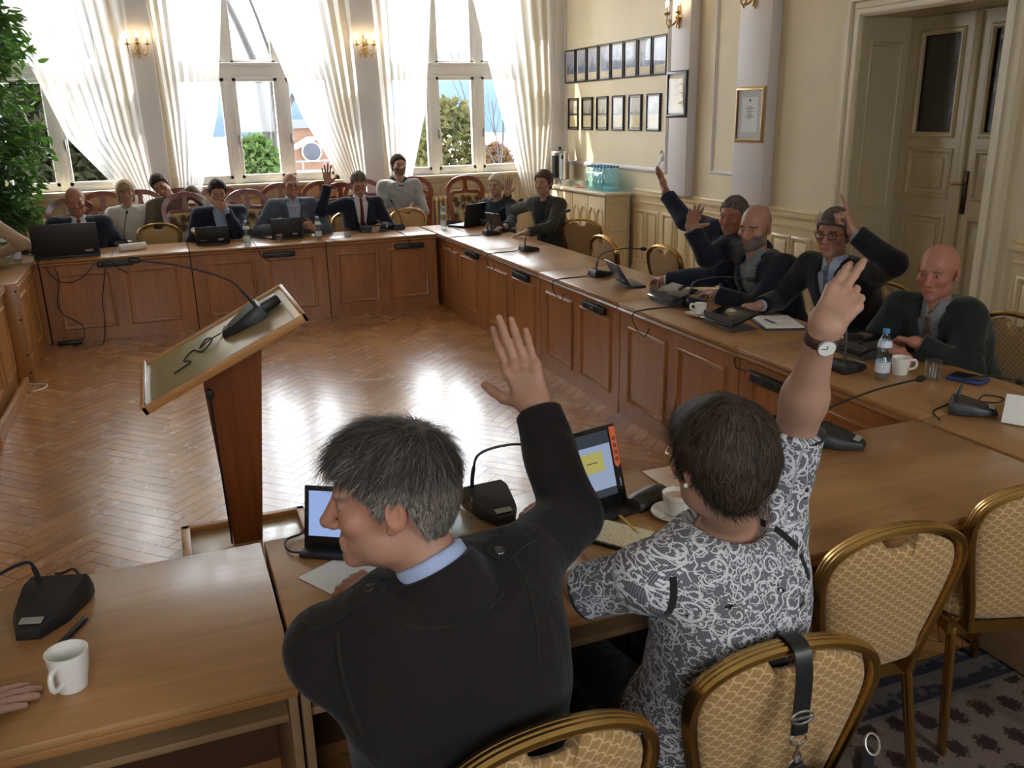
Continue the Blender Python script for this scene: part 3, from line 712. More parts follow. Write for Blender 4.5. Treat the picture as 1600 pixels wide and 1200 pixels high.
def make_wood():
    t = thing('dining_chair', 'carved wooden chair', 'chair', (0, 0, 0), 0, 'carved wooden chairs along the windows')
    yb = lambda z: -.19-max(0, z-.45)*.14
    P2 = lambda pts, m=5: smooth_path([(x, yb(z), z) for x, z in pts], m)
    half = [(-.20, .0), (-.195, .25), (-.19, .45), (-.195, .65), (-.215, .85), (-.235, .98), (-.232, 1.04), (-.19, 1.10), (-.11, 1.145), (0, 1.16)]
    mb = MB(); sec = [(-.028, -.016), (.026, -.016), (.026, .016), (-.028, .016)]
    mb.sweep(P2(half+[(-x, z) for x, z in half[-2::-1]]), [(p, q) for p, q in sec], up=(0, -1, 0)); link('back_frame', mb, M['cherry'], t)
    mb = MB(); lo = [(-.205, .94), (-.17, .985), (-.10, .99), (-.035, 1.0), (0, 1.06)]
    mb.sweep(P2(lo), [(p*.7, q*.8) for p, q in sec], up=(0, -1, 0)); mb.sweep(P2([(-x, z) for x, z in lo]), [(p*.7, q*.8) for p, q in sec], up=(0, -1, 0))
    mb.sweep(P2([(0, .98), (0, 1.15)], 2), sec, up=(0, -1, 0)); link('back_fretwork', mb, M['cherry'], t)
    mb = MB(); mb.sweep(P2([(-.19, .52), (0, .51), (.19, .52)]), sec, up=(0, -1, 0)); link('lower_rail', mb, M['cherry'], t)
    ol = [(-.17, .53), (-.175, .7), (-.195, .85), (-.20, .93), (-.165, .975), (-.10, .98), (-.03, .985)]; ol = ol+[(-x, z) for x, z in ol[::-1]]
    link('back_pad', pillow(ol, lambda x, z: yb(z), .022, .016), M['floral'], t)
    so = [(.22*math.copysign(abs(math.cos(a))**.6, math.cos(a)), .21*math.copysign(abs(math.sin(a))**.6, math.sin(a))) for a in [2*PI*i/32 for i in range(32)]]
    p = pillow(so, lambda x, z: 0, .05, .02); p.v = [(x, z+.03, .45+y) for x, y, z in p.v]; p.f = [f[::-1] for f in p.f]; link('seat', p, M['floral'], t)
    mb = MB(); mb.sweep([(-.20, .21, .41), (.20, .21, .41), (.19, -.17, .41), (-.19, -.17, .41)], [(-.014, -.03), (-.014, .03), (.014, .03), (.014, -.03)], closed=True); link('seat_rail', mb, M['cherry'], t)
    for s in (-1, 1): mb = MB(); mb.tube(smooth_path([(s*.20, .21, .44), (s*.205, .22, .25), (s*.20, .215, 0)], 4), [.026]*6+[.018]*3, 8); link('leg', mb, M['cherry'], t)
    for ch in t.children:
        for v in ch.data.vertices: v.co.x *= .92
    return t
wc = make_wood(); _wf = [True]
def wooden(px, py, y, label, rz=PI, z=1.16):
    p = onY(px, py, y); chair(wc, _wf, (p.x, y-.289, 0), rz, label)
wooden(108, 308, 10.02, 'carved wooden chair the person at the big laptop sits on')
wooden(287, 304, 10.0, 'carved wooden chair standing empty in front of the leaning person')
wooden(384, 300, 10.0, 'carved wooden chair between the chin-resting person and the grey-jacketed person')
wooden(531, 296, 10.30, 'carved wooden chair just left of the red-tied person raising a hand', z=1.13)
wooden(158, 298, 10.72, 'carved wooden chair between the persons in navy suit and white blouse')
wooden(218, 300, 10.72, 'carved wooden chair the white-bloused person sits on')
wooden(279, 298, 10.72, 'carved wooden chair the leaning person sits on')
wooden(340, 293, 10.72, 'carved wooden chair behind the person resting the chin on a hand')
wooden(437, 289, 10.72, 'carved wooden chair behind the grey-jacketed person holding a tablet')
wooden(501, 286, 10.76, 'carved wooden chair between the grey-jacketed person and the raised hand')
wooden(566, 286, 10.76, 'carved wooden chair behind the person raising a hand, in the row by the windows')
wooden(645, 281, 10.78, 'carved wooden chair the person in the hooded top sits on')
wooden(722, 278, 10.5, 'carved wooden chair standing empty in front of the radiator', rz=PI-.1)
# ------------------------------------------------------------------ conference microphones
def mic(label, pos, rz, head=None, cable=None, rise=.10, s=1.0, M4=None):
    """local: blunt rear with the stem at +y, tapered tip towards -y (the user)"""
    t = thing('conference_microphone', label, 'microphone', pos, rz, 'black gooseneck conference microphones')
    if M4 is not None: t.matrix_world = M4
    out = [(-.062, .085), (.062, .085), (.066, .05), (.052, -.03), (.022, -.085), (-.022, -.085), (-.052, -.03), (-.066, .05)]
    hz = lambda y: .020+.030*max(0, min(1, (y+.09)/.15))
    mb = MB(); n_ = len(out); vs = []
    for k, (sc, f) in enumerate(((1, 0), (1.0, .35), (.93, .85), (.86, 1.0))):
        for x, y in out: vs.append((x*sc*s, y*sc*s, hz(y)*f*s))
    fs = [tuple(range(n_-1, -1, -1)), tuple(range(3*n_, 4*n_))]
    for k in range(3):
        for i in range(n_): j = (i+1) % n_; fs.append((k*n_+i, k*n_+j, (k+1)*n_+j, (k+1)*n_+i))
    mb.add(vs, fs); link('base', mb, M['black'], t, smooth=30)
    slope = math.atan2(.030, .15)
    mb = MB(); mb.bbox((-.026, -.012, 0), (.026, .010, .003), .001, 1, T(0, -.060*s, (hz(-.060)+.0005)*s, rx=slope)); link('label_plate', mb, M['silver_label'], t)
    if head is not None:
        Mi = t.matrix_basis.inverted() if M4 is None else M4.inverted()
        if M4 is None: Mi = T(pos[0], pos[1], pos[2], rz=rz).inverted()
        h = Mi @ Vector(head); a = Vector((-.035*s, .062*s, .045*s)); d = (h-a)
        mid = a+Vector((0, 0, rise))+d*.12; pts = smooth_path([a, a+Vector((d.x*.02, d.y*.02, rise*.55)), mid, a+d*.55+Vector((0, 0, rise*.72)), h], 6)
        mb = MB(); mb.tube(pts, [.0065]*(len(pts)//3)+[.0042]*(len(pts)-len(pts)//3), 8); link('stem', mb, M['black'], t)
        e = (pts[-1]-pts[-4]).normalized(); mb = MB(); mb.tube([h-e*.02, h-e*.008, h+e*.01, h+e*.026, h+e*.032], [.006, .0125, .0135, .011, .004], 12); link('microphone_head', mb, M['rubber'], t)
    if cable:
        Mi = T(pos[0], pos[1], pos[2], rz=rz).inverted() if M4 is None else M4.inverted()
        pts = smooth_path([Vector((.03*s, .085*s, .012))]+[Mi @ Vector(c) for c in cable], 6); mb = MB(); mb.tube(pts, .0038, 6); link('cable', mb, M['rubber'], t)
    return t
M['silver_label'] = plain('grey_label', (.30, .30, .27, 1), .4)
tt = lambda px, py, z=.751: onZ(px, py, z)
def hp(px, py, base, d):                                   # point on the pixel's sight line at a chosen world X/Y offset from the base
    return onY(px, py, base.y+d)
# near tables (users at -y)
b = tt(74, 962); mic('black conference microphone with the pen beside it, at the left end of the near table', b, -.30, onY(-60, 945, 2.12), [(b.x+.07, b.y+.14, .753), (b.x+.05, b.y+.18, .775), (b.x+.02, b.y+.2, .76), (b.x+.0, b.y+.22, .753)], .06, 1.22)
b = tt(772, 798, .76); mic('black conference microphone behind the shoulder of the person in the black jacket', b, .05, onY(852, 700, b.y+.1), [(b.x-.1, b.y+.1, .753), (b.x-.16, b.y+.12, .753), (b.x-.2, b.y+.13, .753)], .10, 1.15)
b = tt(1308, 692, .757); mic('black conference microphone right of the raised bare forearm on the near table', b, .62, onY(1437, 592, b.y+.18), None, .06, 1.1)
b = tt(1520, 643, .757); mic('black conference microphone with a looped cable at the right corner of the tables', b, .75, onY(1592, 596, b.y+.1), [(b.x-.07, b.y+.09, .757), (b.x-.14, b.y+.06, .757), (b.x-.19, b.y-.02, .757)], .08)
mb = MB(); c0 = tt(1548, 625, .759)
mb.tube(smooth_path([(c0.x-.10, c0.y+.02, .757), (c0.x-.06, c0.y+.1, .757), (c0.x-.05, c0.y+.02, .757), (c0.x, c0.y-.03, .757), (c0.x+.07, c0.y, .757), (c0.x+.04, c0.y+.06, .757), (c0.x-.04, c0.y+.02, .757), (c0.x-.07, c0.y-.02, .757)], 6), .0025, 6)
tag(link('cable', mb, M['rubber']), 'thin black cable lying in loops behind the corner microphone', 'cable')
# right-hand table (users at +x)
R_ = PI/2
def rmic(label, px, py, head=None, hx=.25, rise=.1, cab=True):
    b = tt(px, py, .755); c = [(b.x-.14, b.y+.03, .753), (2.570, b.y+.02, .745), (2.565, b.y, .66), (2.566, b.y-.10, .62), (2.566, b.y-.16, .68)] if cab else None
    return mic(label, b, R_, onX(head[0], head[1], b.x+hx) if head else None, c, rise)
rmic('black conference microphone beside the tilted tablet with a power strip below', 940, 430, (1004, 389), .28)
rmic('black conference microphone in front of two empty gold chairs, fourth from the door end', 828, 391, (886, 330), .30)
rmic('black conference microphone holding up a tablet in front of the person in the olive cardigan', 769, 366, (813, 313), .25)
rmic('black conference microphone behind the coffee cup and saucer', 1084, 476, (1172, 437), .28)
rmic('black conference microphone between the raised bare forearm and the water bottle', 1326, 577, (1300, 505), .10, .16)
# far table (users at +y)
def bmic(label, px, py, head=None, cab=True):
    b = tt(px, py, .755); b.y = max(b.y, 8.78); c = [(b.x-.05, b.y-.12, .753), (b.x-.06, 8.568, .745), (b.x-.03, 8.565, .66), (b.x+.05, 8.565, .60)] if cab else None
    return mic(label, b, PI, onY(head[0], head[1], b.y+.08) if head else None, c, .05)
bmic('black conference microphone in front of the empty gold chair at the far table, beside papers', 190, 381, (198, 332))
bmic('black conference microphone at the far table left of the grey-jacketed person', 397, 368)
bmic('black conference microphone with a thin raised stem below the person in the hooded top', 621, 357, (612, 314))
bmic('black conference microphone in the far right corner beside the laptop', 702, 350, (722, 320))
# left-hand table
b = tt(40, 395, .755); mic('black conference microphone on the left-hand table beside the bottles', (b.x-.05, b.y, .751), -PI/2, None, [(b.x+.05, b.y, .752), (-1.07, b.y+.05, .72), (-1.07, b.y+.12, .55), (-1.08, b.y+.22, .50)])
# on the lectern: tip points down the slope
mic('black microphone with a very long neck on the sloping lectern', (0, 0, 0), 0, onY(212, 407, 3.93), None, .10, 1.25, M4=LECT_W @ T(.13, .02, -.004, rz=-PI/2))
mb = MB(); mb.bbox((-.07, -.028, 0), (.07, .028, .045), .01, 2, LECT_W @ T(.245, .04, -.004, rz=.25)); tag(link('adapter_box', mb, M['black']), 'small black adapter box at the upper end of the lectern board', 'adapter')
mb = MB(); mb.tube(smooth_path([LECT_W @ Vector(p) for p in ((.02, .1, .0), (-.04, .03, .015), (-.09, .06, -.002), (-.05, .1, .01), (-.02, .02, .015), (-.08, -.02, -.002), (-.12, .08, .0), (-.17, .0, .0), (-.14, -.08, -.001), (-.22, -.10, -.002))], 6), .0032, 6)
tag(link('cable', mb, M['rubber']), 'thin black cable curled up on the lectern board', 'cable')

# ------------------------------------------------------------------ tablets, laptops
SCREEN = N('lit_tablet_screen'); co = SCREEN.attr('tuv').outputs['Vector']; sp = SCREEN.n('ShaderNodeSeparateXYZ', {0: co})
def inbox(n, sp, x0, x1, y0, y1):
    a = n.math('MULTIPLY', n.math('GREATER_THAN', sp.outputs[0], x0), n.math('LESS_THAN', sp.outputs[0], x1))
    return n.math('MULTIPLY', a, n.math('MULTIPLY', n.math('GREATER_THAN', sp.outputs[1], y0), n.math('LESS_THAN', sp.outputs[1], y1)))
c = SCREEN.mix(inbox(SCREEN, sp, 0, 1, .12, .80), (.06, .07, .09, 1), (.42, .52, .72, 1))
c = SCREEN.mix(inbox(SCREEN, sp, .28, .80, .40, .70), c, (.60, .55, .16, 1)); c = SCREEN.mix(inbox(SCREEN, sp, .42, .66, .54, .555), c, (.1, .1, .1, 1))
SCREEN.done(SCREEN.n('ShaderNodeEmission', {0: c, 1: .75}))
SCR2 = N('lit_document_screen'); sp = SCR2.n('ShaderNodeSeparateXYZ', {0: SCR2.attr('tuv').outputs['Vector']})
ln = SCR2.math('MULTIPLY', SCR2.math('LESS_THAN', SCR2.math('FRACT', SCR2.math('MULTIPLY', sp.outputs[1], 30.0)), .22), SCR2.math('LESS_THAN', sp.outputs[0], .8))
c = SCR2.mix(SCR2.math('MULTIPLY', ln, .35), (.40, .55, .95, 1), (.15, .25, .6, 1)); SCR2.done(SCR2.n('ShaderNodeEmission', {0: c, 1: .9}))
def text_part(txt, size, Mx, name, mat, parent):
    cu = bpy.data.curves.new(name, 'FONT'); cu.body = txt; cu.size = size; cu.align_x = 'CENTER'; cu.align_y = 'CENTER'; cu.extrude = size*.01
    o = bpy.data.objects.new(name, cu); C.objects.link(o); bpy.context.view_layer.update()
    me = bpy.data.meshes.new_from_object(o.evaluated_get(bpy.context.evaluated_depsgraph_get())); bpy.data.objects.remove(o); bpy.data.curves.remove(cu)
    me.transform(Mx); me.materials.clear(); me.materials.append(mat); q = bpy.data.objects.new(name, me); C.objects.link(q); q.parent = parent; return q
def tablet(label, pos, rz, w=.29, h=.19, tilt=.35, screen=None, sticker=False, kb=.10, marks=True, name='tablet'):
    """local: screen faces -y (the user sits at -y), base lies on the table"""
    t = thing(name, label, 'tablet' if name == 'tablet' else 'laptop', pos, rz, 'black tablets on their stands' if name == 'tablet' else None)
    mb = MB(); mb.bbox((-w/2, -kb, 0), (w/2, .03, .014), .003); link('keyboard_base', mb, M['black'], t)
    A = T(0, .012, .012, rx=-tilt)
    mb = MB(); mb.bbox((-w/2, -.004, 0), (w/2, .006, h), .003, 2, A); link('screen_lid', mb, M['black_gloss'] if screen else M['black'], t)
    if screen:
        mb = MB(); b = .014; mb.add([A @ Vector(v) for v in ((-w/2+b, -.0045, .035), (w/2-b-(.018 if sticker else 0), -.0045, .035), (w/2-b-(.018 if sticker else 0), -.0045, h-b), (-w/2+b, -.0045, h-b))], [(0, 1, 2, 3)])
        mb.uv = [(0, 0, 0), (1, 0, 0), (1, 1, 0), (0, 1, 0)]; link('screen', mb, screen, t, smooth=0)
    if sticker:
        mb = MB(); x1 = w/2-.003; mb.add([A @ Vector(v) for v in ((x1-.022, -.0048, h*.50), (x1-.012, -.0048, h*.45), (x1, -.0048, h*.50), (x1, -.0048, h-.008), (x1-.022, -.0048, h-.008))], [(0, 1, 2, 3, 4)]); s_ = link('orange_sticker', mb, plain('orange_sticker', (.75, .14, .04, 1), .5), t, smooth=0)
        for i in range(4):
            zz = h*.56+i*.021; r = MB(); r.lathe([(.003, 0), (.0062, 0), (.0062, .0006), (.003, .0006)], 14, A @ T(x1-.011, -.0049, zz, rx=PI/2), cap=False); link('round_symbol', r, M['black'], s_)
    if sticker: text_part('Lenovo', .0085, A @ T(x1-.011, -.0047, .066, rx=PI/2) @ T(rz=-PI/2), 'lettering', M['paper'], t)
    if marks:
        mb = MB(); mb.box((-w*.32, .0061, .03), (-w*.16, .0066, .05), A); link('label_sticker', mb, M['silver_label'], t)
        mb = MB(); mb.box((w*.18, .0061, .034), (w*.36, .0066, .041), A); link('brand_mark', mb, M['silver'], t)
    return t
p = tt(942, 805); tablet('black tablet with a lit screen, yellow note window and orange sticker strip', (p.x, p.y, .751), .20, .21, .245,   .30, SCREEN.m, True, .05, False)
p = tt(530, 880); tablet('black tablet with a lit document behind the profile of the person in the black jacket', (p.x+.03, p.y+.03, .751), -.55, .26, .175, .24, SCR2.m, False, .03, False)
p = tt(977, 445); tablet('tilted black tablet standing on the right-hand table before the watch-wearing hand', (p.x, p.y, .751), R_-.15+PI*0, .27, .18, .55)
p = tt(762, 362); tablet('black tablet propped against the microphone in front of the person in the olive cardigan', (p.x+.13, p.y, .751), R_+.25, .25, .19, .4)
p = onY(333, 378, 8.95); tablet('black tablet on a stand in front of the person resting the chin on a hand', (p.x, 8.95, .751), PI, .31, .17, .22)
p = onY(449, 368, 8.98); tablet('black tablet held upright by the grey-jacketed person', (p.x, 8.98, .751), PI, .31, .20, .12)
def flat_tablet(label, px, py, rz, tilt):
    p = tt(px, py, .76); t = thing('tablet', label, 'tablet', (p.x, p.y, .751), rz, 'black tablets on their stands')
    mb = MB(); mb.bbox((-.145, -.10, 0), (.145, .10, .012), .004, 2, T(0, 0, .055, rx=-tilt)); link('screen_lid', mb, M['black_gloss'], t)
    mb = MB(); mb.prism([(-.095, 0), (.08, 0), (.08, .075), (.06, .068)], -.135, .135, Matrix(((0, 0, 1, 0), (1, 0, 0, 0), (0, 1, 0, 0), (0, 0, 0, 1)))); link('stand_case', mb, M['dark_grey'], t)
    mb = MB(); mb.ell((0.02, .081, .035), (.005, .003, .006), 8, 6); link('logo_mark', mb, M['black_gloss'], t)
    return t
flat_tablet('black tablet in a grey case lying next to the coffee cup saucer', 1140, 507, R_, .32)
flat_tablet('black tablet in a grey case before the person showing an open palm', 1050, 470, R_, .32)
flat_tablet('black tablet in a grey case behind the raised bare forearm', 1335, 548, R_, .32)
flat_tablet('black tablet lying in front of the red-tied person', 582, 360, PI, .2)
def laptop(label, pos, rz, w, d, open_=1.75):
    t = thing('laptop', label, 'laptop', pos, rz)
    mb = MB(); mb.bbox((-w/2, -d, 0), (w/2, 0, .022), .004); link('keyboard_base', mb, M['black'], t)
    A = T(0, 0, .02, rx=-(open_-PI/2)); mb = MB(); mb.bbox((-w/2, -.006, 0), (w/2, .006, d), .004, 2, A); l = link('lid', mb, M['black'], t)
    mb = MB(); mb.add([A @ Vector(v) for v in ((-w/2+.012, -.0065, .02), (w/2-.012, -.0065, .02), (w/2-.012, -.0065, d-.012), (-w/2+.012, -.0065, d-.012))], [(0, 1, 2, 3)]); link('screen', mb, M['black_gloss'], l)
    mb = MB(); mb.box((-w*.4, .0061, .03), (-w*.28, .0066, .05), A); link('label_sticker', mb, M['silver_label'], l)
    return t
p = onY(104, 388, 8.74); laptop('big black laptop open in front of the person at the big laptop', (p.x, 8.72, .751), PI, .54, .29, 1.72)
p = onY(738, 358, 8.95); laptop('black laptop open in front of the person in the navy knitted top', (p.x+.02, 8.95, .751), PI+.55, .33, .23, 1.75)

# ------------------------------------------------------------------ crockery, bottles, glasses
def shell(prof_out, th=.003):
    inn = [(max(0.0005, r-th), z) for r, z in prof_out[::-1]]
    inn[-1] = (inn[-1][0], prof_out[0][1]+th*1.5); return prof_out+inn
def handle(mb, x, z0, z1, out, r=.0055, rz=0):
    pts = smooth_path([(x, 0, z1), (x+out*.7, 0, z1+.002), (x+out, 0, z1-(z1-z0)*.35), (x+out*.75, 0, z0+(z1-z0)*.15), (x-.006, 0, z0)], 5)
    s = len(mb.v); mb.tube(pts, r, 8); mb.xf(T(rz=rz), s)
def mug(label, pos, rz, r=.044, h=.082, saucer=False, r0=.030, square=False, rim=None, coffee=True):
    t = thing('coffee_cup' if saucer else 'mug', label, 'cup', pos, 0); z = .012 if saucer else 0
    mb = MB(); prof = [(r0*.6, z), (r0, z), (r0*1.03, z+.006), (r0*1.12, z+h*.25), (r*.93, z+h*.6), (r*.99, z+h*.9), (r, z+h)]
    mb.lathe(shell(prof), 32, cap=False); mb.add([(r0*.6*math.cos(2*PI*i/32), r0*.6*math.sin(2*PI*i/32), z) for i in range(32)], [tuple(range(31, -1, -1))]); mb.lathe([(.0005, z+.006), (r0*.98, z+.006)], 32, cap=False)
    link('cup', mb, M['china'], t); mb = MB(); handle(mb, r*.93, z+h*.28, z+h*.8, .028, .006, rz); link('handle', mb, M['china'], t)
    if rim: mb = MB(); mb.lathe([(r*.955, z+h*.72), (r*.962, z+h*.72), (r*.965, z+h*.745), (r*.958, z+h*.745)], 32, cap=False); link('rim_band', mb, rim, t)
    if coffee: mb = MB(); mb.lathe([(.0005, z+h*.8), (r*.95, z+h*.8)], 32, cap=False); link('coffee', mb, plain('milky_coffee', (.50, .36, .24, 1), .25), t)
    if saucer:
        mb = MB(); R = .074
        if square:
            o = [(.072*math.copysign(abs(math.cos(a))**.35, math.cos(a)), .072*math.copysign(abs(math.sin(a))**.35, math.sin(a))) for a in [2*PI*i/48 for i in range(48)]]
            vs = []; fs = []
            for sc, zz in ((.5, 0), (.6, 0), (1.0, .013), (1.0, .016), (.58, .006), (.02, .005)): vs += [(x*sc, y*sc, zz) for x, y in o]
            for k_ in range(5): fs += [(k_*48+i, k_*48+(i+1) % 48, (k_+1)*48+(i+1) % 48, (k_+1)*48+i) for i in range(48)]
            mb.add(vs, fs)
        else: mb.lathe([(.03, 0), (.038, 0), (.042, .003), (R, .015), (R, .018), (.045, .008), (.0005, .007)], 40, cap=False)
        link('saucer', mb, M['china'], t)
    return t
p = tt(114, 1072); mug('white mug with its handle towards the camera on the near left table', (p.x, p.y, .751), -2.0, .043, .088, coffee=False)
p = tt(1094, 494); mug('small white coffee cup on a square saucer beside the microphone', (p.x, p.y, .755), 2.2, .037, .062, True, square=True)
p = tt(1406, 584, .755); mug('white mug between the water bottle and the glass, before the person with folded hands', (p.x, p.y, .755), -.5, .042, .078)
p = tt(1056, 806); mug('white china cup with a grey band on a saucer beside the glasses case', (p.x, p.y, .751), 1.2, .043, .064, True, rim=plain('grey_band', (.4, .4, .4, 1), .2))
s = MB(); s.tube([(p.x-.045, p.y-.03, .768), (p.x-.02, p.y-.05, .770), (p.x+.03, p.y-.055, .774)], [.003, .0025, .0022], 6); s.ell((p.x-.055, p.y-.022, .768), (.012, .008, .003), 10, 6); tag(link('teaspoon', s, M['silver']), 'steel teaspoon on the saucer of the china cup', 'spoon')
def glass(label, pos, r=.036, h=.085, fill=.5):
    t = thing('drinking_glass', label, 'glass', pos, 0, 'clear drinking glasses on the tables')
    mb = MB(); mb.lathe([(.001, 0), (r*.92, 0), (r*.95, .004), (r, h), (r-.002, h), (r*.93-.002, .010), (.001, .009)], 28, cap=False); link('tumbler', mb, M['clear'], t)
    if fill: mb = MB(); mb.lathe([(.001, .0095), (r*.925-.002, .0105), (r*.95-.002, h*fill), (.001, h*fill)], 28, cap=False); link('water', mb, M['water'], t)
    return t
p = tt(1456, 592, .755); glass('drinking glass half full of water right of the white mug', (p.x, p.y, .755))
p = tt(720, 830); glass('drinking glass behind the head of the person in the black jacket', (p.x, p.y, .751), .037, .10, .25)
p = onY(436, 372, 8.80); glass('drinking glass by the hand of the grey-jacketed person', (p.x, 8.80, .751), .036, .085, .0)
p = onY(543, 366, 8.80); glass('drinking glass in front of the red-tied person', (p.x, 8.80, .751), .036, .085, .3)
BP = [(.001, .004), (.022, 0), (.029, .004), (.031, .012), (.029, .022), (.031, .03), (.031, .085), (.028, .092), (.023, .105), (.0225, .115), (.028, .128), (.031, .140), (.030, .155), (.025, .175), (.017, .195), (.0125, .203), (.0125, .212)]
def bottle(name, label, pos, group, tint=None, lab=True, s=1.0, cap=None, fill=.5):
    t = thing(name, label, 'bottle', pos, 0, group)
    mb = MB(); mb.lathe([(r*s, z*s) for r, z in BP], 20, cap=False); link('bottle_body', mb, tint or M['pet'], t)
    mb = MB(); mb.lathe([(.0005, .208*s), (.0145*s, .208*s), (.015*s, .212*s), (.0145*s, .226*s), (.0005, .226*s)], 16, cap=False); link('cap', mb, cap or M['cap_blue'], t)
    if lab:
        mb = MB(); mb.lathe([(.0314*s, .034*s), (.0316*s, .035*s), (.0316*s, .081*s), (.0314*s, .082*s)], 20, cap=False); link('paper_label', mb, M['label_paper'], t)
        mb = MB(); mb.lathe([(.0255*s, .176*s), (.0305*s, .157*s), (.0308*s, .147*s)], 20, cap=False); link('neck_label', mb, M['label_paper'], t)
    if fill: mb = MB(); mb.lathe([(.001, .006*s), (.0285*s, .008*s), (.0285*s, .03*s+.04*fill), (.001, .03*s+.04*fill)], 16, cap=False); link('water', mb, M['water'], t)
    return t
G1 = 'plastic water bottles on the tables'
p = tt(1377, 592, .755); bottle('water_bottle', 'plastic water bottle with a blue cap beside the white mug', (p.x, p.y, .755), G1)
p = onY(386, 374, 8.78); bottle('water_bottle', 'plastic water bottle right of the chin-resting person', (p.x, 8.78, .751), G1)
p = onY(498, 369, 8.78); bottle('water_bottle', 'plastic water bottle beside the tablet of the grey-jacketed person', (p.x, 8.78, .751), G1)
p = onY(693, 350, 8.98); bottle('water_bottle', 'plastic water bottle in the far right corner of the tables', (p.x, 8.98, .751), G1, M['pet_blue'])
teal = plain('teal_cap', (.12, .50, .52, 1), .4)
for i, (px, py, l) in enumerate(((27, 404, 'right one of the two teal-capped water bottles on the left-hand table'), (9, 399, 'left one of the two teal-capped water bottles on the left-hand table'))):
    p = onX(px, py, -1.22-.1*i); bottle('water_bottle', l, (p.x, p.y, .751), G1, None, True, 1.22, teal)

# ------------------------------------------------------------------ papers, notebooks, pens, cases
def notebook(label, pos, rz, w, h, spiral=False, th=.008, page=(.78, .70, .48, 1), written=True):
    t = thing('notebook', label, 'notebook', pos, rz)
    mb = MB(); mb.bbox((-w/2, -h/2, 0), (w/2, h/2, th), .001, 1); link('cover', mb, M['black'], t)
    n = N('written_page'); sp = n.n('ShaderNodeSeparateXYZ', {0: n.obj()}); nz = n.noise(n.mapping(n.obj(), (60, 260, 1)), 1.0, 3, .6)
    line = n.math('LESS_THAN', n.math('FRACT', n.math('MULTIPLY', sp.outputs[1], 95.0)), .45)
    ink = n.math('MULTIPLY', line, n.math('GREATER_THAN', nz, .56)); n.bsdf(n.mix(n.math('MULTIPLY', ink, .6 if written else 0.0), page, (.10, .10, .12, 1)), .8)
    mb = MB(); mb.bbox((-w/2+.003, -h/2+.003, th), (w/2-.003, h/2-.003, th+.004), .001, 1); link('pages', mb, n.m, t)
    if spiral:
        mb = MB()
        pts = [(-w/2+.002+.006*math.cos(a), -h/2+.008+(h-.016)*a/(2*PI*22), th*.7+.007*math.sin(a)) for a in np.linspace(0, 2*PI*22, 264)]
        mb.tube(pts, .0012, 4); link('wire_spiral', mb, M['black'], t)
    return t
def pen(label, p0, p1, mat, tip=None, r=.005, nm='pen'):
    a, b = Vector(p0), Vector(p1); t = thing(nm, label, 'pen', a); d = b-a
    mb = MB(); mb.tube([Vector((0, 0, 0)), d*.03, d*.8, d*.84], [r*.8, r, r, r*.9], 10); link('barrel', mb, mat, t)
    mb = MB(); mb.tube([d*.84, d*.97, d], [r*.9, r*.35, r*.1], 10); link('tip', mb, tip or M['silver'], t); return t
p = tt(958, 838); notebook('spiral notebook with handwriting beside the lace-print sleeve', (p.x, p.y, .751), .62, .135, .20, True)
yel = plain('yellow_pen', (.72, .48, .06, 1), .35); a, b_ = tt(968, 806, .762), tt(1000, 836, .762); pen('yellow and white pen lying between the notebook and the cup', a, b_, yel)
a, b_ = tt(134, 966, .757), tt(82, 1018, .757); pen('black pen beside the left microphone', a, b_, M['black'], M['silver'], .007)
def sheets(label, px, py, rz, w, h, n_=1, z=.751, name='paper_sheet', mat=None):
    p = tt(px, py, z); t = thing(name, label, 'paper', (p.x, p.y, z), rz)
    for i in range(n_):
        mb = MB(); mb.bbox((-w/2, -h/2, 0), (w/2, h/2, .0015), .0005, 1, T(0.006*i, .004*i, .0016*i, rz=.05*i)); link('sheet', mb, mat or M['paper'], t)
    return t
sheets('white paper under the hand of the person in the black jacket', 572, 905, .5, .21, .297)
sheets('white paper in front of the person in the olive cardigan', 790, 357, 1.9, .21, .297, 2)
pen('dark pen lying on the paper before the person in the olive cardigan', tt(776, 361, .757), tt(798, 358, .757), plain('dark_red_pen', (.16, .03, .03, 1), .4))
sheets('loose white papers beside the big laptop at the far table', 183, 378, .3, .24, .16, 2)
t = thing('paper_sheet', 'white rolled paper bundle at the far table before the empty gold chair', 'paper', tuple(onY(206, 375, 8.92))[:2]+(.751,), .25)
mb = MB(); mb.tube([(-.12, 0, .035), (.12, .02, .035)], .034, 14); link('roll', mb, M['paper'], t)
nb = plain('navy_cover', (.03, .05, .14, 1), .5); p = tt(1214, 505, .755); t = thing('notebook', 'open white notebook with a navy cover before the finger-pointing person', 'notebook', (p.x, p.y, .755), 1.2)
mb = MB(); mb.bbox((-.15, -.11, 0), (.15, .11, .006), .002, 1); link('cover', mb, nb, t)
for s_ in (-1, 1): mb = MB(); mb.bbox((.004 if s_ > 0 else -.146, -.105, .006), (.146 if s_ > 0 else -.004, .105, .012), .002, 1); link('page_block', mb, M['paper'], t)
pen('dark blue pen lying on the open notebook', tt(1196, 499, .772), tt(1214, 506, .772), nb)
p = tt(1011, 785); t = thing('glasses_case', 'dark brown leather glasses case beside the china cup', 'case', (p.x, p.y, .751), .42)
mb = MB(); n_ = 12
sec = lambda s: [(-.035*s, 0), (.035*s, 0), (.038*s, .012*s), (.030*s, .034*s), (0, .044*s), (-.030*s, .034*s), (-.038*s, .012*s)]
mb.sweep([(-.078, 0, 0), (-.074, 0, 0), (-.05, 0, 0), (0, 0, 0), (.05, 0, 0), (.074, 0, 0), (.078, 0, 0)], sec(1)); 
for i in range(7):
    f = (.6, .88, .98, 1, .98, .88, .6)[i]
    for j in range(7): x, y, z = mb.v[i*7+j]; mb.v[i*7+j] = (x, y*f, z*f)
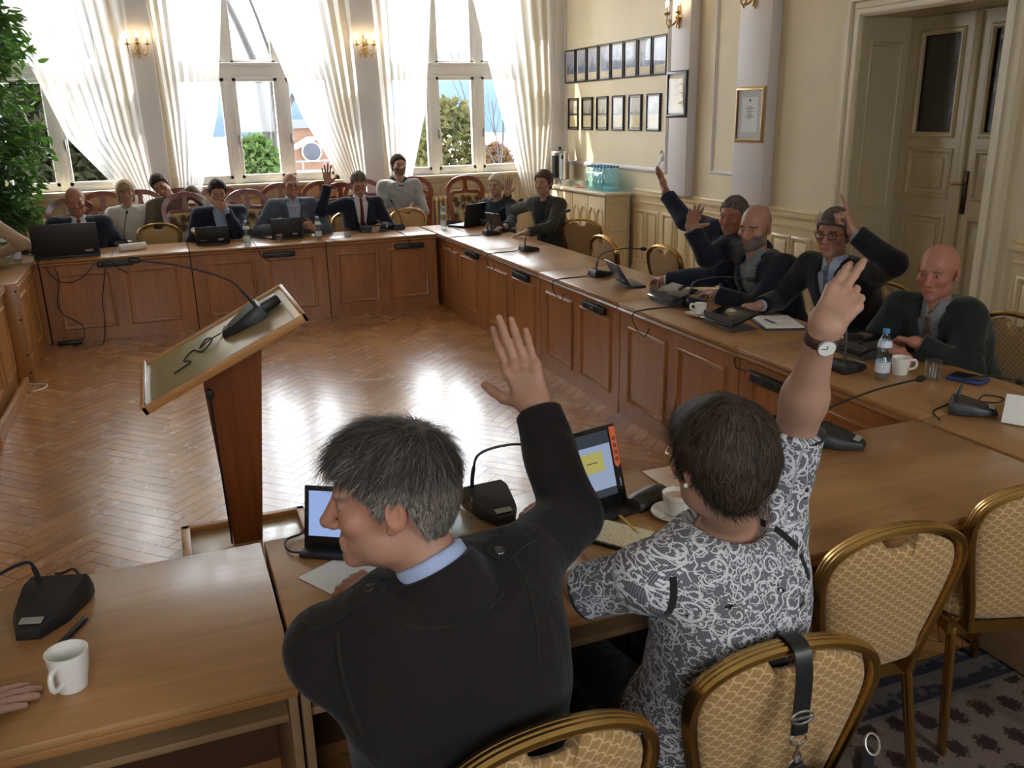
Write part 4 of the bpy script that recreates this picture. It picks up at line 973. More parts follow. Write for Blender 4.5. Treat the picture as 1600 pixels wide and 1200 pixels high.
link('case_shell', mb, plain('brown_leather', (.026, .015, .012, 1), .5), t, smooth=60)
mb = MB(); mb.sweep([(-.074, .0375, .014), (.074, .0375, .014)], [(-.001, -.001), (.001, -.001), (.001, .001), (-.001, .001)]); link('seam', mb, M['black'], t)
p = tt(1512, 594, .755); t = thing('smartphone', 'smartphone in a dark blue case before the person with folded hands', 'phone', (p.x, p.y, .755), .35)
mb = MB(); mb.bbox((-.055, -.075, 0), (.055, .075, .016), .008); link('case', mb, plain('blue_case', (.03, .06, .22, 1), .4), t); mb = MB(); mb.bbox((-.045, -.065, .016), (.045, .065, .019), .002); link('screen', mb, M['black_gloss'], t)
p = tt(1598, 672, .755); t = thing('name_card', 'white folded name card at the right edge of the view', 'card', (p.x+.085, p.y+.02, .755), -1.05)
mb = MB(); mb.prism([(-.035, 0), (-.033, 0), (.001, .10), (.034, 0), (.036, 0), (.001, .104)], -.105, .105, Matrix(((0, 0, 1, 0), (1, 0, 0, 0), (0, 1, 0, 0), (0, 0, 0, 1)))); link('folded_card', mb, M['paper'], t)
# ------------------------------------------------------------------ power strips on the table fronts and cables
def strip(label, M4, n_=5, L_=.30, red=True):
    t = thing('power_strip', label, 'power strip', (0, 0, 0), 0, 'black power strips fixed to the table fronts'); t.matrix_world = M4
    mb = MB(); mb.bbox((-L_/2, -.04, -.027), (L_/2, 0, .027), .01); link('housing', mb, M['black'], t)
    for i in range(n_):
        x = -L_/2+.075+i*(L_-.11)/max(1, n_-1)
        mb = MB(); mb.lathe([(.0165, 0), (.0195, 0), (.0195, .003), (.0165, .003)], 18, T(x, -.0395, 0, rx=PI/2), cap=False); link('socket', mb, M['dark_grey'], t)
    mb = MB(); mb.bbox((-L_/2+.012, -.044, -.016), (-L_/2+.034, -.038, .016), .003); link('switch', mb, M['red'] if red else M['dark_grey'], t)
    return t
def mstrip(px, py, side, label, **kw):
    if side == 'r': p = onX(px, py, 2.619); return strip(label, T(2.619, p.y, p.z, rz=-PI/2), **kw)
    p = onY(px, py, 8.619); return strip(label, T(p.x, 8.619, p.z), **kw)
mstrip(1205, 597, 'r', 'black power strip with a red switch on the table nearest the raised bare forearm')
mstrip(932, 480, 'r', 'black power strip below the microphone beside the tilted tablet', red=False)
mstrip(817, 431, 'r', 'black power strip on the right-hand table front, third from the door end', red=False)
mstrip(740, 397, 'r', 'black power strip on the table front nearest the far right corner', red=False)
mstrip(180, 411, 'b', 'black power strip on the far table front below the papers', red=False)
mstrip(436, 397, 'b', 'black power strip on the far table front below the grey-jacketed person', red=False)
mstrip(639, 384, 'b', 'black power strip on the far table front below the person in the hooded top', red=False)
def cable(label, pts, r=.004, mat=None, nm='cable'):
    mb = MB(); mb.tube(smooth_path(pts, 8), r, 6); return tag(link(nm, mb, mat or M['rubber']), label, 'cable')
FY = 8.608; q = lambda px, py: tuple(onY(px, py, FY))
cable('black cable hanging in a loop from the far left table to the power strip', [q(38, 398), q(62, 402), q(72, 420), q(95, 441), q(125, 436), q(148, 412)])
cable('black cable hanging from the far left table down to the floor', [q(74, 398), q(85, 418), q(92, 440), q(90, 475), q(100, 492), (onY(128, 508, FY)), (onY(131, 528, FY)), (onZ(118, 540, .012)), (onZ(112, 537, .01))])
cable('black cable dropping from the far power strip to the floor', [q(165, 418), q(160, 470), q(164, 500), (onZ(162, 536, .01)), (onZ(155, 538, .008))])
mb = MB(); p = onZ(112, 538, 0); mb.bbox((p.x-.11, p.y-.03, 0), (p.x+.09, p.y+.02, .035), .008); tag(link('power_adapter', mb, M['black']), 'black power adapter lying on the floor at the far left table', 'adapter')
cable('white cable lying on the floor by the loose skirting strip', [onZ(35, 593, .006), onZ(48, 600, .006), onZ(70, 600, .006), onZ(73, 604, .006), onZ(60, 610, .006), onZ(49, 612, .006)], .006, M['paper'])
cable('black cable from the near power strip to the gap between two tables', [onX(1150, 540, 2.612), onX(1148, 570, 2.612), onX(1158, 578, 2.612), onX(1176, 581, 2.612)], .004)
cable('black cable with a plug beside the lit tablet of the person in black', [tt(502, 857, .757), tt(480, 862, .757), tt(456, 862, .757), tt(446, 852, .757), tt(450, 842, .757), tt(468, 835, .757), tt(475, 828, .757)], .0035)
# ------------------------------------------------------------------ framed pictures on the right wall
def picture(name, label, y, z, w, h, fr, mat_d, group=None, kind='photo', fw=.018):
    """hangs on x=face; y,z centre"""
    face = 5.2 if name[0] != '!' else 5.09
    name = name.strip('!')
    t = thing(name, label, 'picture', (face-.002, y, z), 0, group)
    mb = MB(); o = [(-w/2, -h/2), (w/2, -h/2), (w/2, h/2), (-w/2, h/2)]
    mb.sweep([(0, a, b) for a, b in o], [(-fw, 0), (-fw, .010), (-fw*.3, .022), (0, .022), (0, 0)], up=(-1, 0, 0), closed=True); link('frame', mb, fr, t)
    q = lambda x, y0, z0, y1, z1: (lambda m_: m_.box((x-.002, y0, z0), (x, y1, z1)))(MB())
    iw, ih = w/2-fw*.5, h/2-fw*.5
    for nm, x, y0, z0, y1, z1, m_ in mat_d(iw, ih): link(nm, q(x, y0, z0, y1, z1), m_, t)
    link('glazing', q(-.012, -iw, -ih, iw, ih), PGLASS, t); return t
PGLASS = thin_glass('picture_glass', refl=.015, fres=.22)
cream_p = plain('cream_caption', (.66, .56, .32, 1), .6, var=.12, nscale=30); passep = plain('pale_mount', (.58, .58, .58, 1), .6); greyp = plain('grey_mount', (.45, .47, .48, 1), .6)
def photo_mat(i, blue):
    a = (.10, .13, .24, 1) if blue else (.14, .13, .11, 1); b = (.42, .46, .58, 1) if blue else (.50, .46, .38, 1)
    n = N('faded_photo'); co = n.obj(); sp = n.n('ShaderNodeSeparateXYZ', {0: co})
    nz = n.noise(n.mapping(co, (1, 11, 9), (0, 0, 0), (i*3.1, i*1.7, i)), 1.0, 4, .6)
    f = n.math('ADD', n.math('MULTIPLY', nz, .8), n.math('MULTIPLY', sp.outputs[2], 1.6))
    n.bsdf(n.ramp(f, [(.30, a), (.55, b)]), .4); return n.m
ups = 8
for i in range(ups):
    y = 10.90-i*(10.90-8.665)/(ups-1); pm = photo_mat(i, True)
    ordn = ['in the corner by the window', 'second from the window', 'third from the window', 'fourth from the window', 'fourth from the pilaster', 'third from the pilaster', 'next to last before the pilaster', 'nearest the pilaster'][i]
    picture('framed_photo', 'dark framed bluish portrait photo in the upper row, '+ordn, y, 2.475, .275, .375, M['frame_dark'],
            lambda iw, ih, pm=pm: [('mount', -.004, -iw, -ih, iw, ih, passep), ('print', -.006, -iw+.03, -ih+.085, iw-.03, ih-.03, pm), ('caption', -.006, -iw+.03, -ih+.02, iw-.03, -ih+.07, cream_p)], 'framed portraits of the upper row')
for i in range(6):
    y = 10.815-i*(10.815-8.77)/5; pm = photo_mat(i+20, False)
    ordn = ['nearest the window', 'second from the window', 'third from the window', 'third from the pilaster', 'next to last before the pilaster', 'nearest the pilaster'][i]
    picture('framed_photo', 'dark framed old photo with yellow caption, lower row, '+ordn, y, 1.885, .27, .365, M['frame_dark'],
            lambda iw, ih, pm=pm: [('mount', -.004, -iw, -ih, iw, ih, M['frame_dark']), ('print', -.006, -iw+.02, .005, iw-.02, ih-.01, pm), ('caption', -.006, -iw+.02, -ih+.015, iw-.02, -.02, cream_p)], 'framed photos of the lower row')
def text_lines(iw, ih, y0, n_, col, x=-.0085):
    mb = MB(); r = random.Random(n_)
    for i in range(n_):
        z = ih*(.55-.95*i/n_); w_ = iw*r.uniform(.25, .7); mb.box((x-.001, -w_, z), (x, w_, z+.006))
    return mb
ink = plain('faded_ink', (.16, .13, .10, 1), .7)
parch = plain('parchment', (.70, .60, .38, 1), .7, var=.05, nscale=12)
c1 = picture('!framed_certificate', 'yellowed certificate in a dark frame on the first pilaster', 8.125, 2.06, .33, .40, M['frame_dark'], lambda iw, ih: [('certificate', -.006, -iw+.03, -ih+.01, iw-.02, ih-.01, parch)], None, fw=.03)
link('printed_text', text_lines(.10, .16, 0, 9, ink), ink, c1); mb = MB(); mb.lathe([(.001, 0), (.014, 0)], 12, T(-.0085, 0, .135, ry=-PI/2), cap=False); link('crest', mb, ink, c1)
c2 = picture('!framed_certificate', 'white certificate with a small crest in a gilt frame on the second pilaster', 6.885, 1.85, .37, .43, M['frame_gold'], lambda iw, ih: [('mount', -.004, -iw, -ih, iw, ih, greyp), ('certificate', -.006, -iw+.055, -ih+.05, iw-.055, ih-.05, plain('certificate_paper', (.62, .66, .66, 1), .6, var=.02))], None, fw=.028)
link('printed_text', text_lines(.09, .12, 0, 8, ink), ink, c2); mb = MB(); mb.lathe([(.001, 0), (.016, 0), (.0155, .001), (.001, .001)], 6, T(-.0085, 0, .125, ry=-PI/2), cap=False); link('crest', mb, ink, c2)

# ------------------------------------------------------------------ brass wall sconces (lit)
glow = emis('lit_candle_bulb', (1, .72, .38, 1), 38)
def sconce(label, loc, rz):
    """local: wall plane at y=0, arms reach towards -y"""
    t = thing('wall_sconce', label, 'wall lamp', loc, rz, 'brass wall lamps')
    mb = MB(); mb.lathe([(.0, 0), (.034, 0), (.03, .01), (.012, .02), (.0, .022)], 20, T(0, 0, -.01, rx=PI/2), cap=False); mb.ell((0, -.012, .06), (.016, .012, .055)); mb.ell((0, -.012, -.075), (.013, .012, .045)); mb.ell((0, -.014, .125), (.01, .01, .02)); mb.ell((0, -.03, -.01), (.022, .022, .022)); link('backplate', mb, M['brass'], t)
    for s, dy in ((-1, -.09), (1, -.09), (0, -.15)):
        mb = MB(); x = s*.105
        mb.tube(smooth_path([(0, -.03, -.01), (x*.25, dy*.5, -.065), (x*.62, dy*.9, -.085), (x*.95, dy*1.03, -.06), (x, dy, -.01), (x, dy, .02)], 6), .0062, 8)
        mb.tube(smooth_path([(x*.55, dy*.85, -.085), (x*.5, dy*.7, -.04), (x*.66, dy*.86, -.03), (x*.7, dy*.9, -.05)], 5), .0045, 6)
        mb.lathe([(.004, .018), (.03, .024), (.034, .032), (.012, .03), (.012, .042)], 14, T(x, dy, 0), cap=False); mb.ell((x*.62, dy*.9, -.10), (.007, .007, .014))
        a = link('arm', mb, M['brass'], t)
        mb = MB(); mb.lathe([(.0105, .034), (.0105, .092), (.0, .093)], 12, T(x, dy, 0), cap=False); link('candle_tube', mb, plain('ivory_candle', (.75, .66, .48, 1), .5), a)
        mb = MB(); mb.lathe([(.001, .092), (.010, .096), (.0165, .115), (.015, .135), (.006, .158), (.001, .168)], 14, T(x, dy, 0), cap=False); link('bulb', mb, glow, a)
    return t
sconce('brass candle sconce on the left window pilaster', (-.012, 11.058, 2.69), 0)
sconce('brass candle sconce on the right window pilaster', (2.515, 11.058, 2.70), 0)
sconce('brass candle sconce above the dark framed certificate', (5.088, 8.125, 2.80), -PI/2)
sconce('brass candle sconce at the top edge above the gilt framed certificate', (5.088, 6.89, 2.86), -PI/2)

# ------------------------------------------------------------------ cream cabinet with urn, glasses and bottle pack
cb = thing('sideboard', 'tall cream painted cabinet in the far right corner under the water bottles', 'cabinet', (0, 0, 0))
X0, Y0, Y1, ZC = 4.80, 9.14, 10.95, 1.0
mb = MB(); mb.box((X0+.03, Y0+.03, .08), (5.14, Y1, ZC-.02)); mb.box((X0+.05, Y0+.05, 0), (5.14, Y1, .08)); link('body', mb, M['ivory'], cb)
mb = MB(); mb.bbox((X0-.02, Y0-.015, ZC-.035), (5.14, Y1+.01, ZC), .01); link('cabinet_top', mb, M['casing'], cb)
nD = 4; w_ = (Y1-Y0-.06)/nD
for i in range(nD):
    y0 = Y0+.04+i*w_; mb = MB(); mb.bbox((X0+.012, y0+.006, .11), (X0+.03, y0+w_-.012, ZC-.06), .004); d = link('door', mb, M['ivory'], cb)
    mb = MB(); h_ = w_/2
    for c0 in (.27, .73):
        a, b = y0+w_*c0-.075, y0+w_*c0+.075
        path = [(X0+.012, a, .18), (X0+.012, b, .18), (X0+.012, b, .72), (X0+.012, b-.03, .78), (X0+.012, (a+b)/2, .82), (X0+.012, a+.03, .78), (X0+.012, a, .72)]
        mb.sweep(path, [(p*.7, q_*.8) for p, q_ in MOLD], up=(-1, 0, 0), closed=True)
    link('panel_moulding', mb, M['ivory'], d)
    mb = MB(); mb.bbox((X0-.006, y0+(.025 if i % 2 else w_-.05), .50), (X0+.012, y0+(.04 if i % 2 else w_-.035), .57), .004); link('handle', mb, M['brass'], d)
for z0, z1 in ((.56, .90), (.14, .50)):
    mb = MB(); molding(mb, (X0+.08, z0), (5.09, z1), 'y', Y0+.03, (0, -1, 0), .8); link('side_moulding', mb, M['ivory'], cb)
ur = thing('coffee_urn', 'tall steel coffee urn with a black front at the window end of the cabinet', 'coffee urn', (4.98, 10.78, ZC))
mb = MB(); mb.lathe([(.0, .0), (.105, 0), (.105, .02), (.095, .03), (.095, .045), (.118, .06), (.118, .40), (.113, .405), (.0, .405)], 36, cap=False); link('tank', mb, M['silver'], ur)
mb = MB(); mb.lathe([(.124, .395), (.126, .405), (.11, .425), (.03, .44), (.0, .44)], 36, cap=False); l = link('lid', mb, M['silver'], ur); mb = MB(); mb.lathe([(.0, .438), (.014, .438), (.022, .46), (.018, .475), (.0, .478)], 16, cap=False); link('lid_knob', mb, M['black'], l)
for a in (-.6, 2.5):
    mb = MB(); mb.tube([(0.115, 0, .37), (.15, 0, .375), (.165, 0, .36), (.16, 0, .33)], .012, 8); mb.xf(T(rz=a-1.2)); link('handle', mb, M['black'], ur)
mb = MB(); mb.sweep([(.1195*math.cos(a), .1195*math.sin(a), .24) for a in np.linspace(PI+.05, PI+1.0, 10)], [(-.003, -.15), (.003, -.15), (.003, .13), (-.003, .13)]); link('front_panel', mb, M['black'], ur)
mb = MB(); mb.tube([(-.11, -.06, .10), (-.15, -.085, .10), (-.16, -.09, .07)], .012, 8); mb.bbox((-.165, -.1, .10), (-.135, -.07, .15), .004); link('tap', mb, M['black'], ur)
G2 = 'cups and glasses standing on the cabinet'
rr = random.Random(4)
for i, (x, y, k_) in enumerate(((4.90, 10.55, 'g'), (4.97, 10.47, 'c'), (4.88, 10.42, 'c'), (5.03, 10.40, 'g'), (4.93, 10.31, 'g'), (5.04, 10.26, 'c'), (4.88, 10.25, 'g'), (4.95, 10.17, 'g'), (5.05, 10.14, 'g'))):
    if k_ == 'g': o = glass('clear glasses clustered between the urn and the bottle pack', (x, y, ZC+.001), .036, .10 if i % 2 else .08, 0)
    else: o = mug('white cups clustered between the urn and the bottle pack', (x, y, ZC+.001), rr.uniform(0, 6), .042, .07, coffee=False)
    o['group'] = G2
mb = MB(); mb.bbox((4.86, 9.98, ZC), (5.0, 10.12, ZC+.008), .003); tag(link('coaster', mb, plain('orange_red_card', (.55, .16, .05, 1), .5), loc=(4.93, 10.05, ZC)), 'small orange-red card lying on the cabinet before the bottle pack', 'card')
for i in range(6):
    for j in range(3): bottle('water_bottle', 'blue-tinted water bottles packed together on the cabinet', (4.90+j*.085, 9.36+i*.085, ZC+.001), 'pack of water bottles on the cabinet', M['pet_blue'], False, 1.28, M['cap_blue'], 0)
mb = MB(); n = N('shrink_film'); tr = n.n('ShaderNodeBsdfTransparent', {0: (.92, .97, .98, 1)}); gl2 = n.n('ShaderNodeBsdfGlossy', {0: (1, 1, 1, 1), 1: .12}); nz = n.noise(n.obj(), 30, 3)
n.done(n.n('ShaderNodeMixShader', {0: n.math('MULTIPLY', nz, .3), 1: tr, 2: gl2}))
mb.bbox((4.852, 9.312, ZC+.002), (5.118, 9.833, ZC+.235), .03, 3); tag(link('shrink_wrap', mb, n.m, loc=(4.985, 9.57, ZC+.002)), 'clear shrink film around the pack of water bottles', 'packaging')

# ------------------------------------------------------------------ radiators under the windows
radm = plain('radiator_enamel', (.66, .55, .36, 1), .35)
def radiator(label, x0, x1):
    t = thing('radiator', label, 'radiator', ((x0+x1)/2, 10.97, 0)); n_ = int((x1-x0)/.062); w_ = (x1-x0)
    mb = MB()
    for i in range(n_):
        x = -w_/2+.031+i*.062
        for y in (-.05, .0, .05): mb.tube([(x, y, .14), (x, y, .86)], .017, 6)
        mb.bbox((x-.027, -.075, .85), (x+.027, .075, .91), .02); mb.bbox((x-.027, -.075, .10), (x+.027, .075, .15), .02)
    link('column_body', mb, radm, t)
    mb = MB(); mb.tube([(w_/2, 0, .12), (w_/2+.06, 0, .12), (w_/2+.06, .05, .0)], .014, 8); link('pipe', mb, radm, t)
    for x in (-w_/2+.1, w_/2-.1): mb = MB(); mb.bbox((x-.015, -.06, 0), (x+.015, .06, .11), .004); link('foot', mb, radm, t)
radiator('cream ribbed radiator under the right window', 2.95, 4.40)
radiator('cream ribbed radiator under the middle window', .52, 1.92)
radiator('cream ribbed radiator under the left window behind the plant', -2.05, -.55)

# ------------------------------------------------------------------ big potted fig at the left
pl = thing('potted_fig', 'tall leafy green indoor fig tree at the left edge before the window', 'plant', (-1.72, 9.95, 0))
mb = MB(); mb.lathe([(.0, 0), (.17, 0), (.22, .36), (.235, .38), (.235, .42), (.21, .42), (.205, .37), (.0, .37)], 28, cap=False); link('pot', mb, plain('terracotta_pot', (.32, .14, .07, 1), .7), pl)
mb = MB(); mb.lathe([(.0, .385), (.206, .385)], 20, cap=False); link('soil', mb, plain('soil', (.03, .02, .015, 1), .95), pl)
r = random.Random(12); mb = MB(); tips = []
for k_ in range(5):
    a = 2*PI*k_/5; pts = [Vector((.05*math.cos(a), .05*math.sin(a), .38))]; d = Vector((.12*math.cos(a), .12*math.sin(a), 1))
    for i in range(7): d = d+Vector((r.uniform(-.1, .1), r.uniform(-.1, .1), 0)); pts.append(pts[-1]+d.normalized()*.40)
    mb.tube(pts, [.022-.0025*i for i in range(8)], 8)
    for i in range(2, 8):
        for _ in range(8):
            b0 = pts[i]; b1 = b0+Vector((r.gauss(0, .34), r.gauss(0, .28), r.uniform(-.35, .35))); b1.x = max(-.72, min(.62, b1.x)); mb.tube([b0, b0*.5+b1*.5+Vector((0, 0, .06)), b1], [.007, .005, .002], 5); tips.append((b0, b1))
link('trunk', mb, bark, pl)
nr = np.random.RandomState(8)
lfv = np.array([(0, 0, 0), (.013, .012, .004), (.016, .035, .006), (.009, .058, .0), (0, .078, -.008), (-.009, .058, .0), (-.016, .035, .006), (-.013, .012, .004), (0, .03, -.002)])
lff = [(0, 1, 8), (1, 2, 8), (2, 3, 8), (3, 4, 8), (4, 5, 8), (5, 6, 8), (6, 7, 8), (7, 0, 8)]
def leaves(num, big):
    mb = MB()
    for i in range(num):
        b0, b1 = tips[nr.randint(len(tips))]; t_ = nr.uniform(.35, 1.1); p = b0.lerp(b1, t_)+Vector(nr.normal(size=3)*.05); p.x = max(-.88, p.x)
        dn = (b1-b0).normalized()+Vector(nr.normal(size=3)*.6)+Vector((0, 0, -.55)); y = dn.normalized(); x = y.orthogonal().normalized(); x.rotate(Matrix.Rotation(nr.uniform(0, 6.28), 3, y)); z = x.cross(y); s_ = nr.uniform(.85, 1.35)*big
        mb.add([p+x*float(v[0]*s_)+y*float(v[1]*s_)+z*float(v[2]*s_) for v in lfv], lff)
    return mb
n = N('fig_leaf'); g_ = n.noise(n.obj(), 7, 3); c = n.ramp(g_, [(.35, (.018, .045, .012, 1)), (.7, (.05, .12, .025, 1))])
d_ = n.n('ShaderNodeBsdfPrincipled', {'Base Color': c, 'Roughness': .35}); t_ = n.n('ShaderNodeBsdfTranslucent', {0: (.10, .26, .03, 1)}); n.done(n.n('ShaderNodeMixShader', {0: .22, 1: d_, 2: t_}))
for i in range(60): link('leaf', leaves(1, 1.25), n.m, pl)
tag(link('foliage', leaves(7500, 1.3), n.m, pl), kind='stuff')

# ------------------------------------------------------------------ shoulder bag hanging from the woman's chair
pT = onZ(1238, 1008, .90); st = thing('shoulder_bag', 'black shoulder bag hanging by its buckled strap from a gold chair back', 'bag', (pT.x, pT.y, 0), -.10)
def strapm(pts, w_=.036, th=.004, up=(1, 0, 0)): m_ = MB(); m_.sweep(smooth_path(pts, 5), [(-th/2, -w_/2), (th/2, -w_/2), (th/2, w_/2), (-th/2, w_/2)], up=up); return m_
link('strap', strapm([(0, .045, .80), (0, .045, .86), (0, .030, .906), (0, .0, .918), (0, -.032, .908), (0, -.046, .86), (-.003, -.050, .78), (-.006, -.052, .735)]), M['black'], st)
def ringm(c, rx, rz, r=.003, tilt=0): return [(c[0]+rx*math.cos(a), c[1]+tilt*math.sin(a), c[2]+rz*math.sin(a)) for a in np.linspace(0, 2*PI, 21)]
mb = MB(); mb.tube(ringm((-.004, -.056, .775), .024, .014), .0028, 6); mb.bbox((-.026, -.060, .772), (.018, -.054, .778), .002); link('buckle', mb, M['silver'], st)
mb = MB(); mb.bbox((-.022, -.058, .735), (.012, -.048, .765), .004); link('strap_keeper', mb, M['black'], st)
mb = MB(); mb.tube(ringm((-.006, -.052, .722), .017, .012), .0026, 6); mb.tube(smooth_path([(-.006, -.052, .712), (-.006, -.052, .695), (-.012, -.052, .682), (-.006, -.052, .670), (.002, -.052, .680), (-.004, -.052, .694)], 4), .0032, 6); mb.tube(ringm((-.006, -.052, .660), .016, .016), .0026, 6); link('snap_hook', mb, M['silver'], st)
mb = MB(); mb.tube(ringm((.15, -.075, .690), .016, .018, tilt=.01), .0026, 6); link('ring', mb, M['silver'], st)
mb = MB(); mb.bbox((-.05, -.13, .38), (.20, -.035, .60), .03, 3); link('bag_body', mb, M['black'], st, smooth=60)
mb = MB(); mb.bbox((-.045, -.14, .47), (.195, -.03, .608), .02, 3); link('flap', mb, M['black'], st, smooth=60)
for x in (-.006, .15): mb = MB(); mb.bbox((x-.016, -.07, .57), (x+.016, -.045, .665), .004); link('ring_tab', mb, M['black'], st)
# ------------------------------------------------------------------ signed-distance figures, meshed with surface nets
V3 = lambda *a: np.array(a, dtype=np.float64)
def nrm(v): v = np.asarray(v, float); return v/max(1e-9, np.linalg.norm(v))
def smin(a, b, k):
    if k <= 0: return np.minimum(a, b)
    h = np.maximum(k-np.abs(a-b), 0)/k; return np.minimum(a, b)-h*h*k*.25
class Sdf:
    def __init__(s): s.ops = []
    def add(s, fn, lo, hi, k=.01, mode='u'): s.ops.append((fn, np.asarray(lo, float), np.asarray(hi, float), k, mode)); return s
    def cone(s, a, b, ra, rb, k=.012, mode='u', flat=None):
        a = np.asarray(a, float); b = np.asarray(b, float); ab = b-a; L2 = max(1e-9, ab@ab); L = L2**.5
        def fn(X, Y, Z):
            x, y, z = X-a[0], Y-a[1], Z-a[2]; tt = (x*ab[0]+y*ab[1]+z*ab[2])/L2; t = np.clip(tt, 0, 1)
            d = np.sqrt((x-t*ab[0])**2+(y-t*ab[1])**2+(z-t*ab[2])**2)-(ra+(rb-ra)*t)
            if flat == 'b': d = np.maximum(d, (tt-1)*L)
            if flat == 'ab': d = np.maximum(d, np.maximum((tt-1)*L, -tt*L))
            return d
        R = max(ra, rb); return s.add(fn, np.minimum(a, b)-R, np.maximum(a, b)+R, k, mode)
    def ell(s, c, r, B=None, k=.012, mode='u'):
        """B rows: local axes in world space"""
        c = np.asarray(c, float); B = np.eye(3) if B is None else B; r = np.asarray(r, float)
        def fn(X, Y, Z):
            x, y, z = X-c[0], Y-c[1], Z-c[2]
            l = [(B[i, 0]*x+B[i, 1]*y+B[i, 2]*z) for i in range(3)]
            k0 = np.sqrt(sum((l[i]/r[i])**2 for i in range(3))); k1 = np.sqrt(sum((l[i]/r[i]**2)**2 for i in range(3)))
            return k0*(k0-1)/np.maximum(k1, 1e-6)
        m = r.max(); return s.add(fn, c-m, c+m, k, mode)
    def mesh(s, lo, hi, h, noise=0.0, nf=40.0):
        lo = np.asarray(lo, float); hi = np.asarray(hi, float)
        ax = [np.arange(lo[i], hi[i]+h, h) for i in range(3)]; D = np.full([len(a) for a in ax], .3, dtype=np.float64)
        for fn, a, b, k, mode in s.ops:
            m = k+2.5*h; sl = []
            for i in range(3):
                i0 = np.searchsorted(ax[i], a[i]-m); i1 = np.searchsorted(ax[i], b[i]+m); sl.append(slice(i0, i1))
            if any(q.stop <= q.start for q in sl): continue
            sl = tuple(sl); X = ax[0][sl[0]][:, None, None]; Y = ax[1][sl[1]][None, :, None]; Z = ax[2][sl[2]][None, None, :]
            d = fn(X, Y, Z); c = D[sl]
            if mode == 'u': D[sl] = smin(c, d, k)
            elif mode == 's': D[sl] = -smin(-c, d, k)
            elif mode == 'i': D[sl] = -smin(-c, -d, k)
            else: D[sl] = mode(c, d, X, Y, Z)
        if noise:
            X = ax[0][:, None, None]; Y = ax[1][None, :, None]; Z = ax[2][None, None, :]
            D = D+noise*(np.sin(nf*X+1.3*np.sin(nf*.7*Z)+2)*np.sin(nf*1.1*Z+1.7*np.sin(nf*.6*Y))+.6*np.sin(nf*.55*(Y+.6*Z)+1.5*np.sin(nf*.8*X)))
        return surfnet(D, ax)
def surfnet(D, ax):
    I = D < 0; n0, n1, n2 = D.shape
    S = np.zeros((n0-1, n1-1, n2-1), np.uint8)
    for i in (0, 1):
        for j in (0, 1):
            for k in (0, 1): S += I[i:n0-1+i, j:n1-1+j, k:n2-1+k]
    act = (S > 0) & (S < 8); idx = np.argwhere(act)
    if len(idx) == 0: return np.zeros((0, 3)), np.zeros((0, 4), int)
    cor = [(i, j, k) for i in (0, 1) for j in (0, 1) for k in (0, 1)]
    val = [D[idx[:, 0]+c[0], idx[:, 1]+c[1], idx[:, 2]+c[2]] for c in cor]
    P = np.zeros((len(idx), 3)); W = np.zeros(len(idx))
    for a in range(8):
        for b in range(a+1, 8):
            df = [cor[b][q]-cor[a][q] for q in range(3)]
            if sum(abs(q) for q in df) != 1: continue
            va, vb = val[a], val[b]; m = (va < 0) != (vb < 0); t = np.where(m, va/np.where(m, va-vb, 1), 0)
            for q in range(3): P[:, q] += np.where(m, cor[a][q]+t*df[q], 0)
            W += m
    P /= W[:, None]
    h = [a[1]-a[0] for a in ax]; V = np.stack([ax[q][idx[:, q]]+P[:, q]*h[q] for q in range(3)], 1)
    vid = np.full(act.shape, -1, np.int64); vid[act] = np.arange(len(idx)); F = []
    for q in range(3):
        p, r = (q+1) % 3, (q+2) % 3
        A = np.take(I, range(0, D.shape[q]-1), q); B = np.take(I, range(1, D.shape[q]), q)
        e = np.argwhere(A != B); ok = (e[:, p] > 0) & (e[:, r] > 0) & (e[:, p] < D.shape[p]-1) & (e[:, r] < D.shape[r]-1); e = e[ok]
        out = A[e[:, 0], e[:, 1], e[:, 2]]
        def cell(dp, dr): c = e.copy(); c[:, p] += dp; c[:, r] += dr; return vid[c[:, 0], c[:, 1], c[:, 2]]
        f = np.stack([cell(-1, -1), cell(0, -1), cell(0, 0), cell(-1, 0)], 1); f[~out] = f[~out][:, ::-1]; F.append(f)
    F = np.concatenate(F); return V, F[(F >= 0).all(1)]
def meshobj(name, parts, mat, parent=None, loc=(0, 0, 0), col=None, uv=None, smooth=True):
    V = np.concatenate([p[0] for p in parts]); o = 0; Fs = []
    for v, f in parts: Fs.append(f+o); o += len(v)
    F = np.concatenate(Fs); me = bpy.data.meshes.new(name)
    VL = (V-np.asarray(loc)).astype(np.float32)
    me.vertices.add(len(VL)); me.vertices.foreach_set('co', VL.ravel())
    me.loops.add(F.size); me.loops.foreach_set('vertex_index', F.astype(np.int32).ravel())
    me.polygons.add(len(F)); me.polygons.foreach_set('loop_start', np.arange(0, F.size, 4, dtype=np.int32)); 
    me.polygons.foreach_set('use_smooth', np.ones(len(F), bool)); me.update(); me.validate()
    me.materials.append(mat)
    if col is not None: a = me.color_attributes.new('Col', 'FLOAT_COLOR', 'POINT'); a.data.foreach_set('color', col(V).astype(np.float32).ravel())
    if uv is not None: a = me.attributes.new('tuv', 'FLOAT_VECTOR', 'POINT'); a.data.foreach_set('vector', uv(V).astype(np.float32).ravel())
    ob = bpy.data.objects.new(name, me); C.objects.link(ob)
    if parent: ob.parent = parent
    else: ob.location = loc
    return ob

